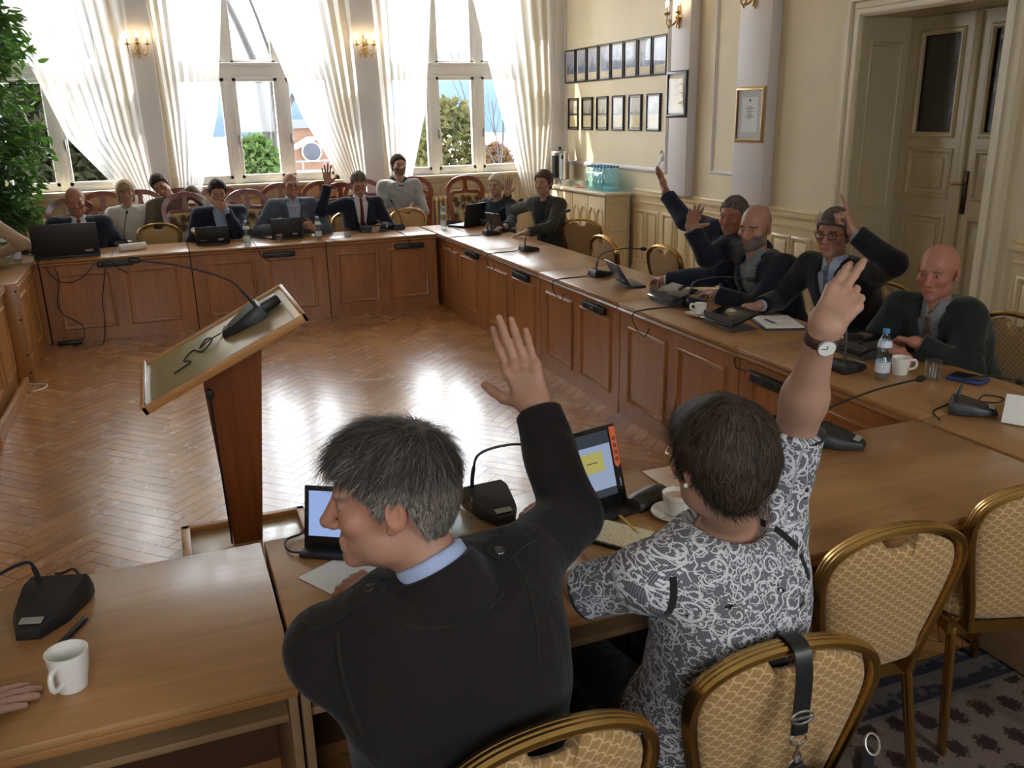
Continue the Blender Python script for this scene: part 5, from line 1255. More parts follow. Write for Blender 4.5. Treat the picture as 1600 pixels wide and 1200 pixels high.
n = N('skin'); a = n.attr('Col'); nz = n.noise(n.obj(), 55, 4, .6); big = n.noise(n.obj(), 14, 3, .5)
c = n.mix(n.math('MULTIPLY', n.math('SUBTRACT', big, .35), .5), a.outputs[0], n.mix(1.0, a.outputs[0], (1.0, .72, .66, 1), 'MULTIPLY'))
n.bsdf(c, .48, Specular_IOR_Level=.35, Subsurface_Weight=.12, Subsurface_Radius=(.012, .005, .003), Subsurface_Scale=.6, Normal=n.n('ShaderNodeBump', {'Height': n.noise(n.mapping(n.obj(), (150, 150, 260)), 1.0, 4, .7, .6), 'Strength': .22, 'Distance': .0015, 'Normal': n.bump(nz, .22, .003)}).outputs[0]); SKIN = n.m
def cloth(name, col, rough=.85, var=.12, scale=220, bump=.25, sheen=.15):
    n = N(name); nz = n.noise(n.obj(), scale, 3, .7); b2 = n.noise(n.obj(), 9, 3, .5)
    f = n.math('ADD', n.math('MULTIPLY', nz, .6), n.math('MULTIPLY', b2, .4)); dk = tuple(x*(1-var) for x in col[:3])+(1,); lt = tuple(min(1, x*(1+var)) for x in col[:3])+(1,)
    fold = n.noise(n.mapping(n.obj(), (11, 11, 6), (.4, .3, 0)), 1.0, 3, .5, .8); b0 = n.bump(fold, .55, .022); b1 = n.n('ShaderNodeBump', {'Height': nz, 'Strength': bump, 'Distance': .001, 'Normal': b0}).outputs[0]
    n.bsdf(n.ramp(f, [(.35, dk), (.65, lt)]), rough, Specular_IOR_Level=.2, Sheen_Weight=sheen, Normal=b1); return n.m
def hairm(name, a, b, rough=.45):
    n = N(name); nz = n.noise(n.mapping(n.obj(), (90, 90, 25)), 1.0, 3, .6); n.bsdf(n.ramp(nz, [(.35, a), (.65, b)]), .62, Specular_IOR_Level=.15, Normal=n.bump(nz, .5, .004)); return n.m

def headframe(az, pitch=0.0, roll=0.0):
    """rows: right, forward, up; az degrees clockwise from +Y"""
    az, pitch, roll = map(math.radians, (az, pitch, roll))
    f = V3(math.sin(az)*math.cos(pitch), math.cos(az)*math.cos(pitch), math.sin(pitch)); r = nrm(np.cross(f, V3(0, 0, 1))); u = np.cross(r, f)
    r2 = r*math.cos(roll)+u*math.sin(roll); u2 = -r*math.sin(roll)+u*math.cos(roll); return np.array([r2, f, u2])
HAIRLINE_Y = [-.13, -.085, -.06, -.040, -.022, -.008, .016, .030, .048, .070, .10]
HAIRLINE_Z = [-.060, -.075, -.058, -.018, .020, .012, -.018, .015, .046, .064, .072]
class Person:
    def __init__(s, label, seat, az, pel, neck, head, haz, hpitch=0, hroll=0, hs=1.0, skin=(.50, .30, .21), sw=.185, bulk=1.0, belly=.0, res=.006, hres=.0045, female=False, hunch=.02, lipc=None):
        s.label = label; s.seat = np.array([seat[0], seat[1], 0.0]); s.pel = V3(*pel); s.neck = V3(*neck); s.hc = V3(*head); s.H = headframe(haz, hpitch, hroll); s.hs = hs; s.skin = np.array(skin)*.80
        s.u = nrm(s.neck-s.pel); f = V3(math.sin(math.radians(az)), math.cos(math.radians(az)), 0); s.f = nrm(f-s.u*(f@s.u)); s.r = np.cross(s.f, s.u); s.L = np.linalg.norm(s.neck-s.pel)
        s.sw = sw; s.bulk = bulk; s.belly = belly; s.res = res; s.hres = hres; s.female = female; s.hunch = hunch; s.arms = {}; s.hands = {}; s.kids = []
        s.sh = {q: s.neck-s.u*.060+s.r*q*sw for q in (1, -1)}; s.B = np.array([s.r, s.f, s.u]); s.beard = None; s.brow = (.10, .07, .05); s.brow_on = True; s.lip = lipc; s.jaw = 1.0; s.nose = 1.0
    def h2w(s, p): return s.hc+(np.asarray(p, float)*s.hs)@s.H
    def t2w(s, p): return s.pel+np.asarray(p, float)@s.B
    def arm(s, q, elbow, wrist, sh=None):
        """q = 1 right, -1 left"""
        if sh is not None: s.sh[q] = V3(*sh)
        s.arms[q] = (V3(*elbow), V3(*wrist)); return s
    def ik(s, q, wrist, hint, sh=None, up=.29, lo=.26):
        if sh is not None: s.sh[q] = V3(*sh)
        a = s.sh[q]; w = V3(*wrist); d = w-a; D = np.linalg.norm(d); k = 1.0
        if D > (up+lo)*.985: k = D/((up+lo)*.985)
        u_, l_ = up*k, lo*k; x = (u_*u_-l_*l_+D*D)/(2*D); y = max(0, u_*u_-x*x)**.5; dn = d/D; hv = V3(*hint); hv = nrm(hv-dn*(hv@dn))
        s.arms[q] = (a+dn*x+hv*y, w); return s
    def hand(s, q, d, n, pose='open', size=1.0, spread=1.0, thumb=.6, curls=None):
        s.hands[q] = (nrm(d), V3(*n), pose, size, spread, thumb, curls); return s
    # --- torso field, optionally grown for clothing
    def torso_fn(s, g=0.0, top=None, bot=-.16, zmax=None):
        L = s.L; b = s.bulk; fe = s.female
        T_ = np.array([-.20, -.05, .05, .22, .42, .62, .78, .90, 1.0]); Wd = np.array([.150, .172, .178, .160, .158, .172, .178, .150, .085])*b; Dp = np.array([.115, .130, .132, .118, .116, .124, .120, .098, .070])*b
        if fe: Wd = Wd*np.array([1, 1.02, 1.0, .90, .86, .90, .92, .92, .9]); Dp = Dp*np.array([1, 1, 1, .92, .92, 1.05, 1.06, .95, .9])
        Wd = Wd+g; Dp = Dp+g; fine = np.linspace(-.2, 1, 60); ker = np.ones(7)/7
        W2 = np.convolve(np.pad(np.interp(fine, T_, Wd), 3, 'edge'), ker, 'valid'); D2 = np.convolve(np.pad(np.interp(fine, T_, Dp), 3, 'edge'), ker, 'valid')
        P, B, hu, be = s.pel, s.B, s.hunch, s.belly; zt = (1.02 if top is None else top)*L; zb = bot
        def fn(X, Y, Z):
            x0, y0, z0 = X-P[0], Y-P[1], Z-P[2]
            x = B[0, 0]*x0+B[0, 1]*y0+B[0, 2]*z0; y = B[1, 0]*x0+B[1, 1]*y0+B[1, 2]*z0; z = B[2, 0]*x0+B[2, 1]*y0+B[2, 2]*z0
            t = z/L; w = np.interp(t, fine, W2); d = np.interp(t, fine, D2)
            y = y+hu*np.sin(np.clip(t, 0, 1)*PI)-.0
            fr = np.where(y > 0, d+be*np.exp(-((t-.28)/.25)**2), d)
            k = (np.abs(x/w)**2.3+np.abs(y/fr)**2.3)**(1/2.3)
            dd = (k-1)*np.minimum(w, fr)*.92
            return np.maximum(dd, np.maximum(z-zt, zb-z))
        R = .30*b+g; c0 = s.pel+s.u*bot; c1 = s.neck+s.u*.03
        return fn, np.minimum(c0, c1)-R, np.maximum(c0, c1)+R
    def local(s, X, Y, Z):
        x0, y0, z0 = X-s.pel[0], Y-s.pel[1], Z-s.pel[2]; return tuple(s.B[i, 0]*x0+s.B[i, 1]*y0+s.B[i, 2]*z0 for i in range(3))
    def head_sdf(s, S):
        h = s.hs; W = s.h2w; H = s.H; fe = s.female; j = s.jaw
        S.ell(W((0, -.014, .036)), V3(.0765, .097, .086)*h, H, .0)
        S.ell(W((0, .022, -.022)), V3(.061, .070, .083)*h, H, .03*h)
        S.ell(W((0, .030, -.070)), V3(.050*j, .056, .044)*h, H, .028*h)
        S.ell(W((0, .076, -.098)), V3(.022*j, .018, .018)*h, H, .022*h)
        for q in (1, -1):
            S.ell(W((q*.044*j, .010, -.068)), V3(.018, .034, .024)*h, H, .025*h)
            S.ell(W((q*.043, .066, -.020)), V3(.022, .020, .018)*h, H, .025*h)
        S.cone(W((-.036, .082, .024)), W((.036, .082, .024)), .0115*h, .0115*h, .02*h)
        for q in (1, -1): S.ell(W((q*.031, .100, .004)), V3(.017, .016, .011)*h, H, .014*h, 's')
        n_ = s.nose
        S.cone(W((0, .090, .014)), W((0, .090+.024*n_, -.028)), .0085*h, .0120*h, .012*h); S.ell(W((0, .092+.024*n_, -.031)), V3(.012, .011, .0105)*h, H, .006*h)
        for q in (1, -1): S.ell(W((q*.0125, .101, -.034)), V3(.0085, .012, .008)*h, H, .006*h)
        S.cone(W((-.019, .087, -.062)), W((.019, .087, -.062)), .0085*h, .0085*h, .008*h); S.cone(W((-.016, .085, -.074)), W((.016, .085, -.074)), .0085*h, .0085*h, .008*h)
        S.cone(W((-.021, .098, -.0675)), W((.021, .098, -.0675)), .0022*h, .0022*h, .005*h, 's')
        for q in (1, -1):
            S.ell(W((q*.031, .0775, .004)), V3(.0128, .0128, .0125)*h, H, .002*h)
            S.cone(W((q*.019, .0885, .0100)), W((q*.043, .0825, .0085)), .0046*h, .0044*h, .004*h); S.cone(W((q*.020, .0880, -.0040)), W((q*.041, .0830, -.0045)), .0036*h, .0034*h, .004*h)
        for q in (1, -1):                                    # ears: leaning back, with a bowl and a lobe
            E = np.array([[math.cos(.35), q*math.sin(.35)*-1, 0], [q*math.sin(.35), math.cos(.35), 0], [0, 0, 1.0]])@H
            S.ell(W((q*.080, -.012, .000)), V3(.0075, .019, .031)*h, E, .006*h); S.ell(W((q*.076, -.002, -.026)), V3(.0065, .010, .012)*h, E, .006*h)
            S.ell(W((q*.088, -.009, .003)), V3(.0065, .0105, .018)*h, E, .004*h, 's')
        S.cone(W((0, -.022, -.045)), s.neck+s.u*.0, .050*h*(.88 if fe else 1.02), .056*(.86 if fe else 1.0), .02)
        S.cone(W((0, .012, -.080)), s.neck+s.f*.025-s.u*.03, .026*h, .030, .03)
    def skin_col(s, V):
        q = ((V-s.hc)@s.H.T)/s.hs; col = np.tile(s.skin, (len(V), 1)); x, y, z = q[:, 0], q[:, 1], q[:, 2]; ax = np.abs(x)
        def blend(m, c, a=1.0):
            m = np.clip(m, 0, 1)[:, None]*a; col[:] = col*(1-m)+np.array(c)*m
        near = (np.abs(q).max(1) < .16)
        soft = lambda d, w: np.clip(.5-d/w, 0, 1)*near
        sk = s.skin
        blend(soft(np.sqrt((ax/.05)**2+((y-.085)/.05)**2+((z+.022)/.03)**2)-1, .8), sk*np.array([1.08, .80, .76]), .55)
        blend(soft(np.maximum(np.abs(ax-.08)-.02, np.abs(z)-.035), .02), sk*np.array([1.1, .78, .72]), .5)
        if s.beard is not None:
                m = soft(np.maximum(z+.036+.012*np.cos(x*60), np.maximum(.012-y-.25*(z+.036), -.116-z)), .014); blend(m, s.beard[0], s.beard[1])
        lp = s.lip if s.lip is not None else sk*np.array([.92, .58, .56])
        blend(soft(np.maximum(np.sqrt((ax/.026)**2+((z+.067)/.0088)**2)-1, (.078-y)*40), .3), lp, .7)
        if s.brow_on: blend(soft(np.maximum(np.abs(ax-.032)-.019, np.maximum(np.abs(z-.0245+.15*np.maximum(0, ax-.035))-.0042, .06-y)), .004), s.brow, .85)
        ex = ax-.031; ez = z-.004; er = np.sqrt(ex**2+(ez*1.9+.001)**2)
        blend(soft(np.maximum(er-.0105, .075-y), .002), (.50, .46, .43)); blend(soft(np.maximum(np.maximum(np.sqrt(ex**2+ez**2)-.0060, np.abs(ez)-.0050), .075-y), .002), (.06, .045, .035))
        blend(soft(np.maximum(np.abs(er-.0118)-.0018, .075-y), .003), sk*.45, .7)
        blend(soft(np.sqrt((ax-.008)**2+(y-.112)**2+(z+.040)**2)-.0045, .004), sk*.35, .8)
        for c, rr in getattr(s, 'nailpts', []):
            dd = np.linalg.norm(V-c, axis=1); m = np.clip((rr-dd)/.002, 0, 1)[:, None]*.6; col[:] = col*(1-m)+(sk*np.array([1.25, 1.12, 1.12]))*m
        for c, rr in getattr(s, 'knuckles', []):
            dd = np.linalg.norm(V-c, axis=1); m = np.clip((rr-dd)/rr, 0, 1)[:, None]*.45; col[:] = col*(1-m)+(sk*np.array([1.02, .74, .68]))*m
        return np.concatenate([np.clip(col, 0, 1), np.ones((len(V), 1))], 1)
    def hand_sdf(s, S, q):
        d, n_, pose, sz, spread, thumb, curls = s.hands[q]; w = s.arms[q][1]; n_ = nrm(n_-d*(n_@d)); th = np.cross(d, n_)*q; pts = [w]
        s.nailpts = getattr(s, 'nailpts', []); s.knuckles = getattr(s, 'knuckles', [])
        Pp = lambda a, l, nn=0.0: w+(d*a+th*l+n_*nn)*sz
        PO = {'open': (.06, .10, .08), 'relaxed': (.35, .40, .25), 'flat': (.02, .10, .08), 'fist': (1.45, 1.65, 1.0), 'grip': (.75, .95, .6), 'cup': (.5, .6, .4), 'point': (1.4, 1.6, 1.0)}
        base = PO[pose]; ks = [((.088, .029), (.044, .026, .021), .0096), ((.093, .0095), (.049, .030, .022), .0098), ((.089, -.0095), (.045, .028, .021), .0093), ((.080, -.0275), (.035, .021, .018), .0083)]
        S.cone(Pp(.012, .010), Pp(.012, -.012), .020*sz, .019*sz, .02)
        for i, ((a, l), sg, r) in enumerate(ks):
            S.cone(Pp(.014, l*.62), Pp(a, l), .0146*sz, .0118*sz, .011*sz); S.ell(Pp(a-.002, l, -.0055), V3(.0095, .0095, .0095)*sz, None, .010*sz)
            c = base
            if curls is not None: c = curls[i]
            elif pose == 'point' and i == 0: c = (.0, .05, .05)
            p = Pp(a, l); ang = 0.0; sp = (1.5-i)*.085*spread; dd0 = nrm(d+th*sp); s.knuckles.append((p-n_*.010*sz, .013*sz)); pts.append(p)
            for jn in range(3):
                ang += c[jn]; dr = dd0*math.cos(ang)+n_*math.sin(ang); p2 = p+dr*sg[jn]*sz
                r0 = r*(1, .93, .86)[jn]*sz; r1 = r*(.93, .86, .70)[jn]*sz
                S.cone(p, p2, r0, r1, (.008, .004, .004)[jn]*sz); 
                if jn < 2: s.knuckles.append((p2, .009*sz))
                pts.append(p2); p = p2
            back = np.cross(dr, th)*q; back = back if back@(-n_*math.cos(ang)+dd0*math.sin(ang)) > 0 else -back
            s.nailpts.append((p-dr*.002*sz+back*r*.62*sz, .0062*sz))
        t0 = Pp(.022, .026, .004); td = nrm(d*(.95-thumb*.55)+th*(.35+thumb*.65)+n_*.30) if thumb >= 0 else nrm(d*.55-th*.05+n_*.9); t1 = t0+td*.040*sz; td2 = nrm(td*.9+d*.35+n_*.12); t2 = t1+td2*.031*sz; td3 = nrm(td2+d*.15+n_*.1); t3 = t2+td3*.024*sz
        S.cone(Pp(.016, .014, .004), t1, (.0175 if thumb >= 0 else .0135)*sz, (.0125 if thumb >= 0 else .0105)*sz, .018*sz); S.cone(t1, t2, .0115*sz, .0100*sz, .006*sz); S.cone(t2, t3, .0100*sz, .0078*sz, .004*sz); pts += [t1, t2, t3]
        s.nailpts.append((t3-td3*.002*sz-n_*.004*sz+th*.004*sz, .0068*sz))
        return np.array(pts)
    def build(s, sleeve_bare=()):
        """one continuous body mesh: head, neck, trunk, arms, hands and legs"""
        parts = []; S = Sdf(); s.head_sdf(S); fn, lo, hi = s.torso_fn(-.008, .94); S.add(fn, lo, hi, .04)
        for q in (1, -1): S.cone(s.neck-s.u*.045+s.r*q*.03, s.sh[q]-s.u*.002, .036, .034, .04)
        c = s.hc; lo = c-.17*s.hs; hi = c+.17*s.hs; lo = np.minimum(lo, s.neck-.10); hi = np.maximum(hi, s.neck+V3(.10, .10, 0)); parts.append(S.mesh(lo, hi, s.hres))
        zcut = lo[2]
        Bd = Sdf(); fn, lo, hi = s.torso_fn(-.016, .9); Bd.add(fn, lo, hi, .02)
        for q, (e, w) in s.arms.items():
            Bd.cone(s.neck-s.u*.06, s.sh[q]-s.u*.01, .036, .036, .02); Bd.cone(s.sh[q], e, .040*s.bulk, .030, .02); Bd.cone(e, e+(w-e)*.72, .030, .024, .01)
        for q in (1, -1):
            hip, kn, an = s.legs(q); Bd.cone(hip, kn, .075, .050, .04); Bd.cone(kn, an, .045, .032, .02); Bd.cone(an, an+nrm(s.f*[1, 1, 0])*.13-V3(0, 0, .02), .03, .024, .02)
        pts = [s.pel, s.neck-s.u*.06]+[x for q in s.arms for x in s.arms[q]]+[s.sh[1], s.sh[-1]]+[x for q in (1, -1) for x in s.legs(q)]; pts = np.array(pts)
        hi = pts.max(0)+.22; lo = pts.min(0)-.2; lo[2] = 0
        parts.append(Bd.mesh(lo, hi, .016))
        for q in s.hands:
            S = Sdf(); e, w = s.arms[q]; ba = q in sleeve_bare
            S.cone(e+(w-e)*(.0 if ba else .55), e+(w-e)*(.35 if ba else .6), .042 if ba else .031, .044 if ba else .031, .01); S.cone(e+(w-e)*(.3 if ba else .55), w, .043 if ba else .031, .0225 if ba else .0245, .02); S.cone(w-(w-e)*.12, w+s.hands[q][0]*.012, .0225 if ba else .025, .022 if ba else .024, .02)
            pts = s.hand_sdf(S, q); pts = np.concatenate([pts, [e+(w-e)*(.0 if ba else .55)]])
            parts.append(S.mesh(pts.min(0)-.048, pts.max(0)+.048, getattr(s, 'handres', s.hres*.8)))
        s.root = meshobj('person', parts, SKIN, None, s.seat, s.skin_col); tag(s.root, s.label, 'person'); return s.root
    def legs(s, q):
        if hasattr(s, 'legpts'): return s.legpts[q]
        f = nrm(s.f*[1, 1, 0]); r = nrm(s.r*[1, 1, 0]); hip = s.pel+r*q*.09-V3(0, 0, .02)+f*.03; kn = hip+f*.40+r*q*.04; kn[2] = max(.47, s.pel[2]-.02); an = kn+f*.03; an = V3(an[0], an[1], .07); return hip, kn, an
    def part(s, name, parts, mat, **kw):
        return meshobj(name, parts, mat, s.root, s.seat, **kw)
    # --- garments
    def garment(s, name, mat, g=.016, sleeves=(1, -1), cuff=.94, sr=(.062, .053, .045), vopen=None, neckr=.0, hem=-.10, top=.985, res=None, noise=.0022, collar=0.0, lapel=0.0, extra=None, uv=None, nf=34.0, neckcut=None, shk=.06):
        S = Sdf(); fn, lo, hi = s.torso_fn(g, top, hem); S.add(fn, lo, hi, .02); h = res or s.res
        b = s.bulk
        for q in (1, -1):
            S.cone(s.neck-s.u*.040+s.r*q*.030, s.sh[q]+s.u*.002, .050+g*.5, sr[0]*b*.97, shk)
            if q in sleeves and q in s.arms:
                e, w = s.arms[q]; S.cone(s.sh[q], e, sr[0]*b, sr[1]*b, .035); 
                cf = cuff[q] if isinstance(cuff, dict) else cuff
                S.cone(e, e+(w-e)*cf, sr[1]*b, sr[2]*b, .02, 'u', 'b')
            elif q in s.arms and isinstance(cuff, dict) and cuff.get(q, 0) < 0:
                e, w = s.arms[q]; S.cone(s.sh[q], s.sh[q]+(e-s.sh[q])*-cuff[q], sr[0]*b, sr[1]*b, .03, 'u', 'b')
        if collar:
            hd = nrm(s.h2w((0, -.03, -.06))-s.neck); S.cone(s.neck-hd*.03, s.neck+hd*collar, .082, .070, .012, 'u', 'b')
        if extra: extra(S)
        if vopen is not None:                                # (z of the lowest button, half width at the neck)
            z0, w0 = vopen; z1 = s.L*1.08; P = s
            def vcut(X, Y, Z):
                x, y, z = P.local(X, Y, Z); hw = w0*np.clip((z-z0)/(P.L-z0), 0, 1.6); return np.maximum(np.maximum(np.abs(x)-hw, z0-z), np.maximum(.035-y, y-.19-P.belly))
            if lapel:
                def lap(X, Y, Z):
                    x, y, z = P.local(X, Y, Z); hw = w0*np.clip((z-z0)/(P.L-z0), 0, 1.6); t = np.clip((z-z0)/(P.L*.97-z0), 0, 1); lw = lapel*np.minimum(t*2.2, 1.0-.55*np.clip((t-.72)/.28, 0, 1))
                    d = fn(X, Y, Z)-.008; return np.maximum(d, np.maximum(np.maximum(np.abs(np.abs(x)-hw-lw*.5)-lw*.5, .03-y), np.maximum(z0-z, z-P.L*.99)))
                S.add(lap, lo, hi, .002)
            S.add(vcut, lo, hi+V3(0, 0, .1), .004, 's')
        if neckcut is not None: neckcut(S)
        else: 
            if neckr: S.ell(s.neck+s.u*.02+s.f*.01, V3(neckr, neckr*1.05, .07), s.B, .012, 's')
        pts = [s.pel+s.u*hem, s.neck, s.sh[1], s.sh[-1]]
        for q in s.arms: pts += list(s.arms[q])
        pts = np.array(pts); P = S.mesh(pts.min(0)-.27, pts.max(0)+.2, h, noise, nf)
        return s.part(name, [P], mat, uv=uv)
    def shirt(s, mat, g=.006, collar=.034, cuffs=None, top=.95, hem=.1, trap=True):
        S = Sdf(); fn, lo, hi = s.torso_fn(g, top, hem); S.add(fn, lo, hi, .02); hd = nrm(s.h2w((0, -.03, -.06))-s.neck); f2 = s.f
        S.cone(s.neck-hd*.045-f2*.004, s.neck+hd*collar, .076, .066, .006, 'u', 'b')
        for q in ((1, -1) if trap else ()): S.cone(s.neck-s.u*.052+s.r*q*.03, s.sh[q]-s.u*.012, .042, .040, .04)
        def notch(X, Y, Z):
            x, y, z = s.local(X, Y, Z); return np.maximum(np.abs(x)-.55*np.maximum(0, z-s.L*1.0)-.001, .03-y)
        S.add(notch, s.neck-.1, s.neck+.12, .002, 's')
        parts = [S.mesh(np.minimum(s.pel+s.u*hem, s.neck)-.22, np.maximum(s.neck+.12, s.pel+.22), s.res)]
        for q in (cuffs if cuffs is not None else s.arms):
            e, w = s.arms[q]; S = Sdf(); S.cone(w-nrm(w-e)*.07, w-nrm(w-e)*.004, .036, .0345, 0, 'u', 'ab'); s.part('shirt_cuff', [S.mesh(np.minimum(e, w)-.08, np.maximum(e, w)+.08, min(s.res, .005))], mat)
        return s.part('shirt', parts, mat)
    def tie(s, mat, zlow=.12, g=.012, w=.030):
        S = Sdf(); fn, lo, hi = s.torso_fn(g, 1.0, .05); L = s.L
        def f2(X, Y, Z):
            x, y, z = s.local(X, Y, Z); t = np.clip((L-z)/(L-zlow), 0, 1); return np.maximum(np.maximum(fn(X, Y, Z), np.abs(x)-(.014+(w-.012)*t)), np.maximum(.03-y, zlow-z))
        S.add(f2, lo, hi, .002); hd = s.neck+s.f*.066-s.u*.004; S.ell(hd, V3(.021, .014, .020), s.B, .004)
        return s.part('tie', [S.mesh(np.minimum(lo, hi), np.maximum(lo, hi), min(.005, s.res))], mat)
    def trousers(s, mat):
        S = Sdf(); fn, lo, hi = s.torso_fn(.008, .22, -.14); S.add(fn, lo, hi, .03)
        for q in (1, -1): hip, kn, an = s.legs(q); S.cone(hip, kn, .092, .068, .05); S.cone(kn, an, .066, .052, .02)
        pts = np.array([s.pel-s.u*.14]+[x for q in (1, -1) for x in s.legs(q)]); o = s.part('trousers', [S.mesh(pts.min(0)-.22, pts.max(0)+.22, .013)], mat)
        sh = []
        for q in (1, -1):
            S = Sdf(); an = s.legs(q)[2]; f = nrm(s.f*[1, 1, 0]); S.cone(an-V3(0, 0, .025), an+f*.15-V3(0, 0, .042), .042, .030, .02); S.cone(an, an-V3(0, 0, .03), .042, .044, .02); sh.append(S.mesh(an-.25, an+.25, .008))
        for q_ in sh: s.part('shoe', [q_], SHOE)
        return o
    def hair(s, mat, style='short', th=.012, line=(0, 0), noise=.0016, extra=None, nf=95.0, res=None):
        S = Sdf(); h = s.hs; W = s.h2w; H = s.H; hc = s.hc
        S.ell(W((0, -.014, .037)), (V3(.0765, .097, .086)+th)*h, H, 0); S.ell(W((0, -.045, -.015)), (V3(.062, .055, .062)+th*.8)*h, H, .03)
        if extra: extra(S, W, H, h)
        ly = np.array(HAIRLINE_Y); lz = np.array(HAIRLINE_Z)+line[0]; lz = np.where(ly < -.05, lz+line[1], lz)
        def keep(X, Y, Z):
            x0, y0, z0 = (X-hc[0])/h, (Y-hc[1])/h, (Z-hc[2])/h
            x, y, z = (H[i, 0]*x0+H[i, 1]*y0+H[i, 2]*z0 for i in range(3))
            if style == 'bald': b = np.maximum(np.interp(y, ly, lz)-z, np.maximum(z-.028-.02*np.clip(-y/.08, 0, 1), y-.018))
            elif style == 'thin': b = np.interp(y, ly, lz)+.01-z
            elif style == 'cover': b = np.interp(y, [-.13, -.06, .0, .026, .05, .075, .10], np.array([-.085, -.10, -.085, -.03, .03, .052, .056])+line[0])-z
            else: b = np.interp(y, ly, lz)-z
            return b*.75*h
        lo = hc-.25; hi = hc+.25
        S.add(keep, lo, hi, .012, 'i')
        return s.part('hair', [S.mesh(hc-.17*h, hc+.17*h, res or s.hres, noise, nf)], mat)
    def glasses(s, mat, lens=True, r=.021):
        W = s.h2w; mb = MB()
        for q in (1, -1):
            ring = [W((q*.033+math.copysign(abs(math.cos(a))**.8, math.cos(a))*.024, .1075-abs(math.cos(a)*.004)-.004*(q*math.cos(a) > 0), .002+math.copysign(abs(math.sin(a))**.8, math.sin(a))*.0165)) for a in np.linspace(0, 2*PI, 25)]
            mb.tube([Vector(p-s.seat) for p in ring], .0022*s.hs, 6); mb.tube([Vector(W(p)-s.seat) for p in ((q*.057, .103, .008), (q*.074, .08, .010), (q*.083, .02, .012), (q*.084, -.01, .004))], .0018*s.hs, 6)
        mb.tube([Vector(W(p)-s.seat) for p in ((-.009, .108, .006), (0, .1105, .008), (.009, .108, .006))], .0018*s.hs, 6)
        o = link('glasses', mb, mat, s.root)
        if lens:
            for q in (1, -1):
                mb = MB(); mb.add([Vector(W((q*.033+math.cos(a)*.022, .1065, .002+math.sin(a)*.0145))-s.seat) for a in np.linspace(0, 2*PI, 17)[:-1]], [tuple(range(16))]); link('lens', mb, PGLASS, o)
        return o
    def watch(s, q, strap, face=None, back=None, t=.96, w=.011):
        e, wr = s.arms[q]; ax = nrm(wr-e); c = e+(wr-e)*t; S = Sdf(); S.cone(c-ax*w, c+ax*w, .0325, .0310, 0, 'u', 'ab'); o = s.part('watch', [S.mesh(c-.06, c+.06, .003)], strap)
        if face is not None:
            n_ = nrm(V3(*back)-ax*(V3(*back)@ax)); y = np.cross(n_, ax); Mx = frame(Vector(c+n_*.0295-s.seat), Vector(ax), Vector(y), Vector(n_))
            mb = MB(); mb.lathe([(.0, 0), (.017, 0), (.0178, .004), (.0165, .0062), (.0, .0062)], 28, Mx, cap=False); link('watch_case', mb, M['silver'], o); mb = MB(); mb.lathe([(.0, .0066), (.0158, .0066), (.0158, .006)], 28, Mx, cap=False); d = link('dial', mb, face, o)
            mb = MB(); mb.box((-.0008, -.0005, .0068), (.0008, .010, .0072), Mx); mb.box((-.0005, -.0008, .0068), (.007, .0008, .0072), Mx); link('hands', mb, M['black'], d)
        return o
SHOE = plain('black_shoe_leather', (.012, .011, .011, 1), .35)
# ------------------------------------------------------------------ the people
NAVY = cloth('navy_suit_wool', (.012, .017, .034, 1), .8); DNAVY = cloth('dark_navy_jacket', (.008, .011, .020, 1), .8); BLK = cloth('black_jacket_wool', (.010, .010, .012, 1), .85); DGREEN = cloth('dark_green_suit', (.011, .016, .015, 1), .8)
GREYJ = cloth('grey_blue_jacket', (.085, .105, .14, 1), .85); HOOD = cloth('grey_hooded_jersey', (.33, .34, .36, 1), .95); HOODD = cloth('dark_hood_lining', (.03, .035, .05, 1), .95)
WHT = cloth('white_shirt', (.62, .64, .70, 1), .75, .05); LBLUE = cloth('pale_blue_shirt', (.33, .40, .55, 1), .75, .06); GREYS = cloth('grey_shirt', (.16, .175, .19, 1), .8); BROWNS = cloth('brown_sweater', (.16, .13, .10, 1), .95, .2, 120); BLOUSE = cloth('white_blouse', (.58, .56, .52, 1), .7, .06)
OLIVE = cloth('olive_cardigan', (.045, .047, .038, 1), .95, .2); TOPD = cloth('dark_top', (.012, .013, .016, 1), .9); NAVYK = cloth('navy_knit', (.020, .026, .040, 1), .95, .2); BEIGE = cloth('beige_knit', (.42, .32, .23, 1), .95, .15)
REDT = cloth('dark_red_tie', (.16, .012, .02, 1), .6); STRT = cloth('striped_tie', (.09, .12, .20, 1), .6, .5, 60); PATT = cloth('patterned_tie', (.10, .07, .05, 1), .6, .7, 90); TROU = cloth('dark_trousers', (.012, .012, .015, 1), .85)
H_DARK = hairm('dark_brown_hair', (.018, .013, .010, 1), (.05, .036, .028, 1)); H_GREY = hairm('grey_hair', (.10, .095, .09, 1), (.22, .21, .20, 1)); H_GB = hairm('ash_grey_brown_hair', (.06, .048, .04, 1), (.15, .12, .10, 1)); H_BLOND = hairm('blond_hair', (.20, .13, .06, 1), (.42, .30, .16, 1)); H_LB = hairm('short_fair_grey_hair', (.34, .29, .23, 1), (.52, .47, .40, 1)); H_BROWN = hairm('brown_hair', (.05, .035, .025, 1), (.11, .08, .055, 1))
def az_vec(a): return V3(math.sin(math.radians(a)), math.cos(math.radians(a)), 0)
A3 = lambda v: V3(*v)
def sit(label, head, az, haz, pitch=0, roll=0, lean=.12, side=0.0, drop=.155, fwd=.035, pz=.50, hs=1.0, **kw):
    f = az_vec(az); r = np.cross(f, V3(0, 0, 1)); hd = A3(head); neck = hd-f*fwd-V3(0, 0, drop*hs); pel = neck-f*lean+r*side; pel[2] = pz
    seat = pel.copy(); return Person(label, seat, az, pel, neck, hd, haz, pitch, roll, hs, **kw)
UPV = V3(0, 0, 1)
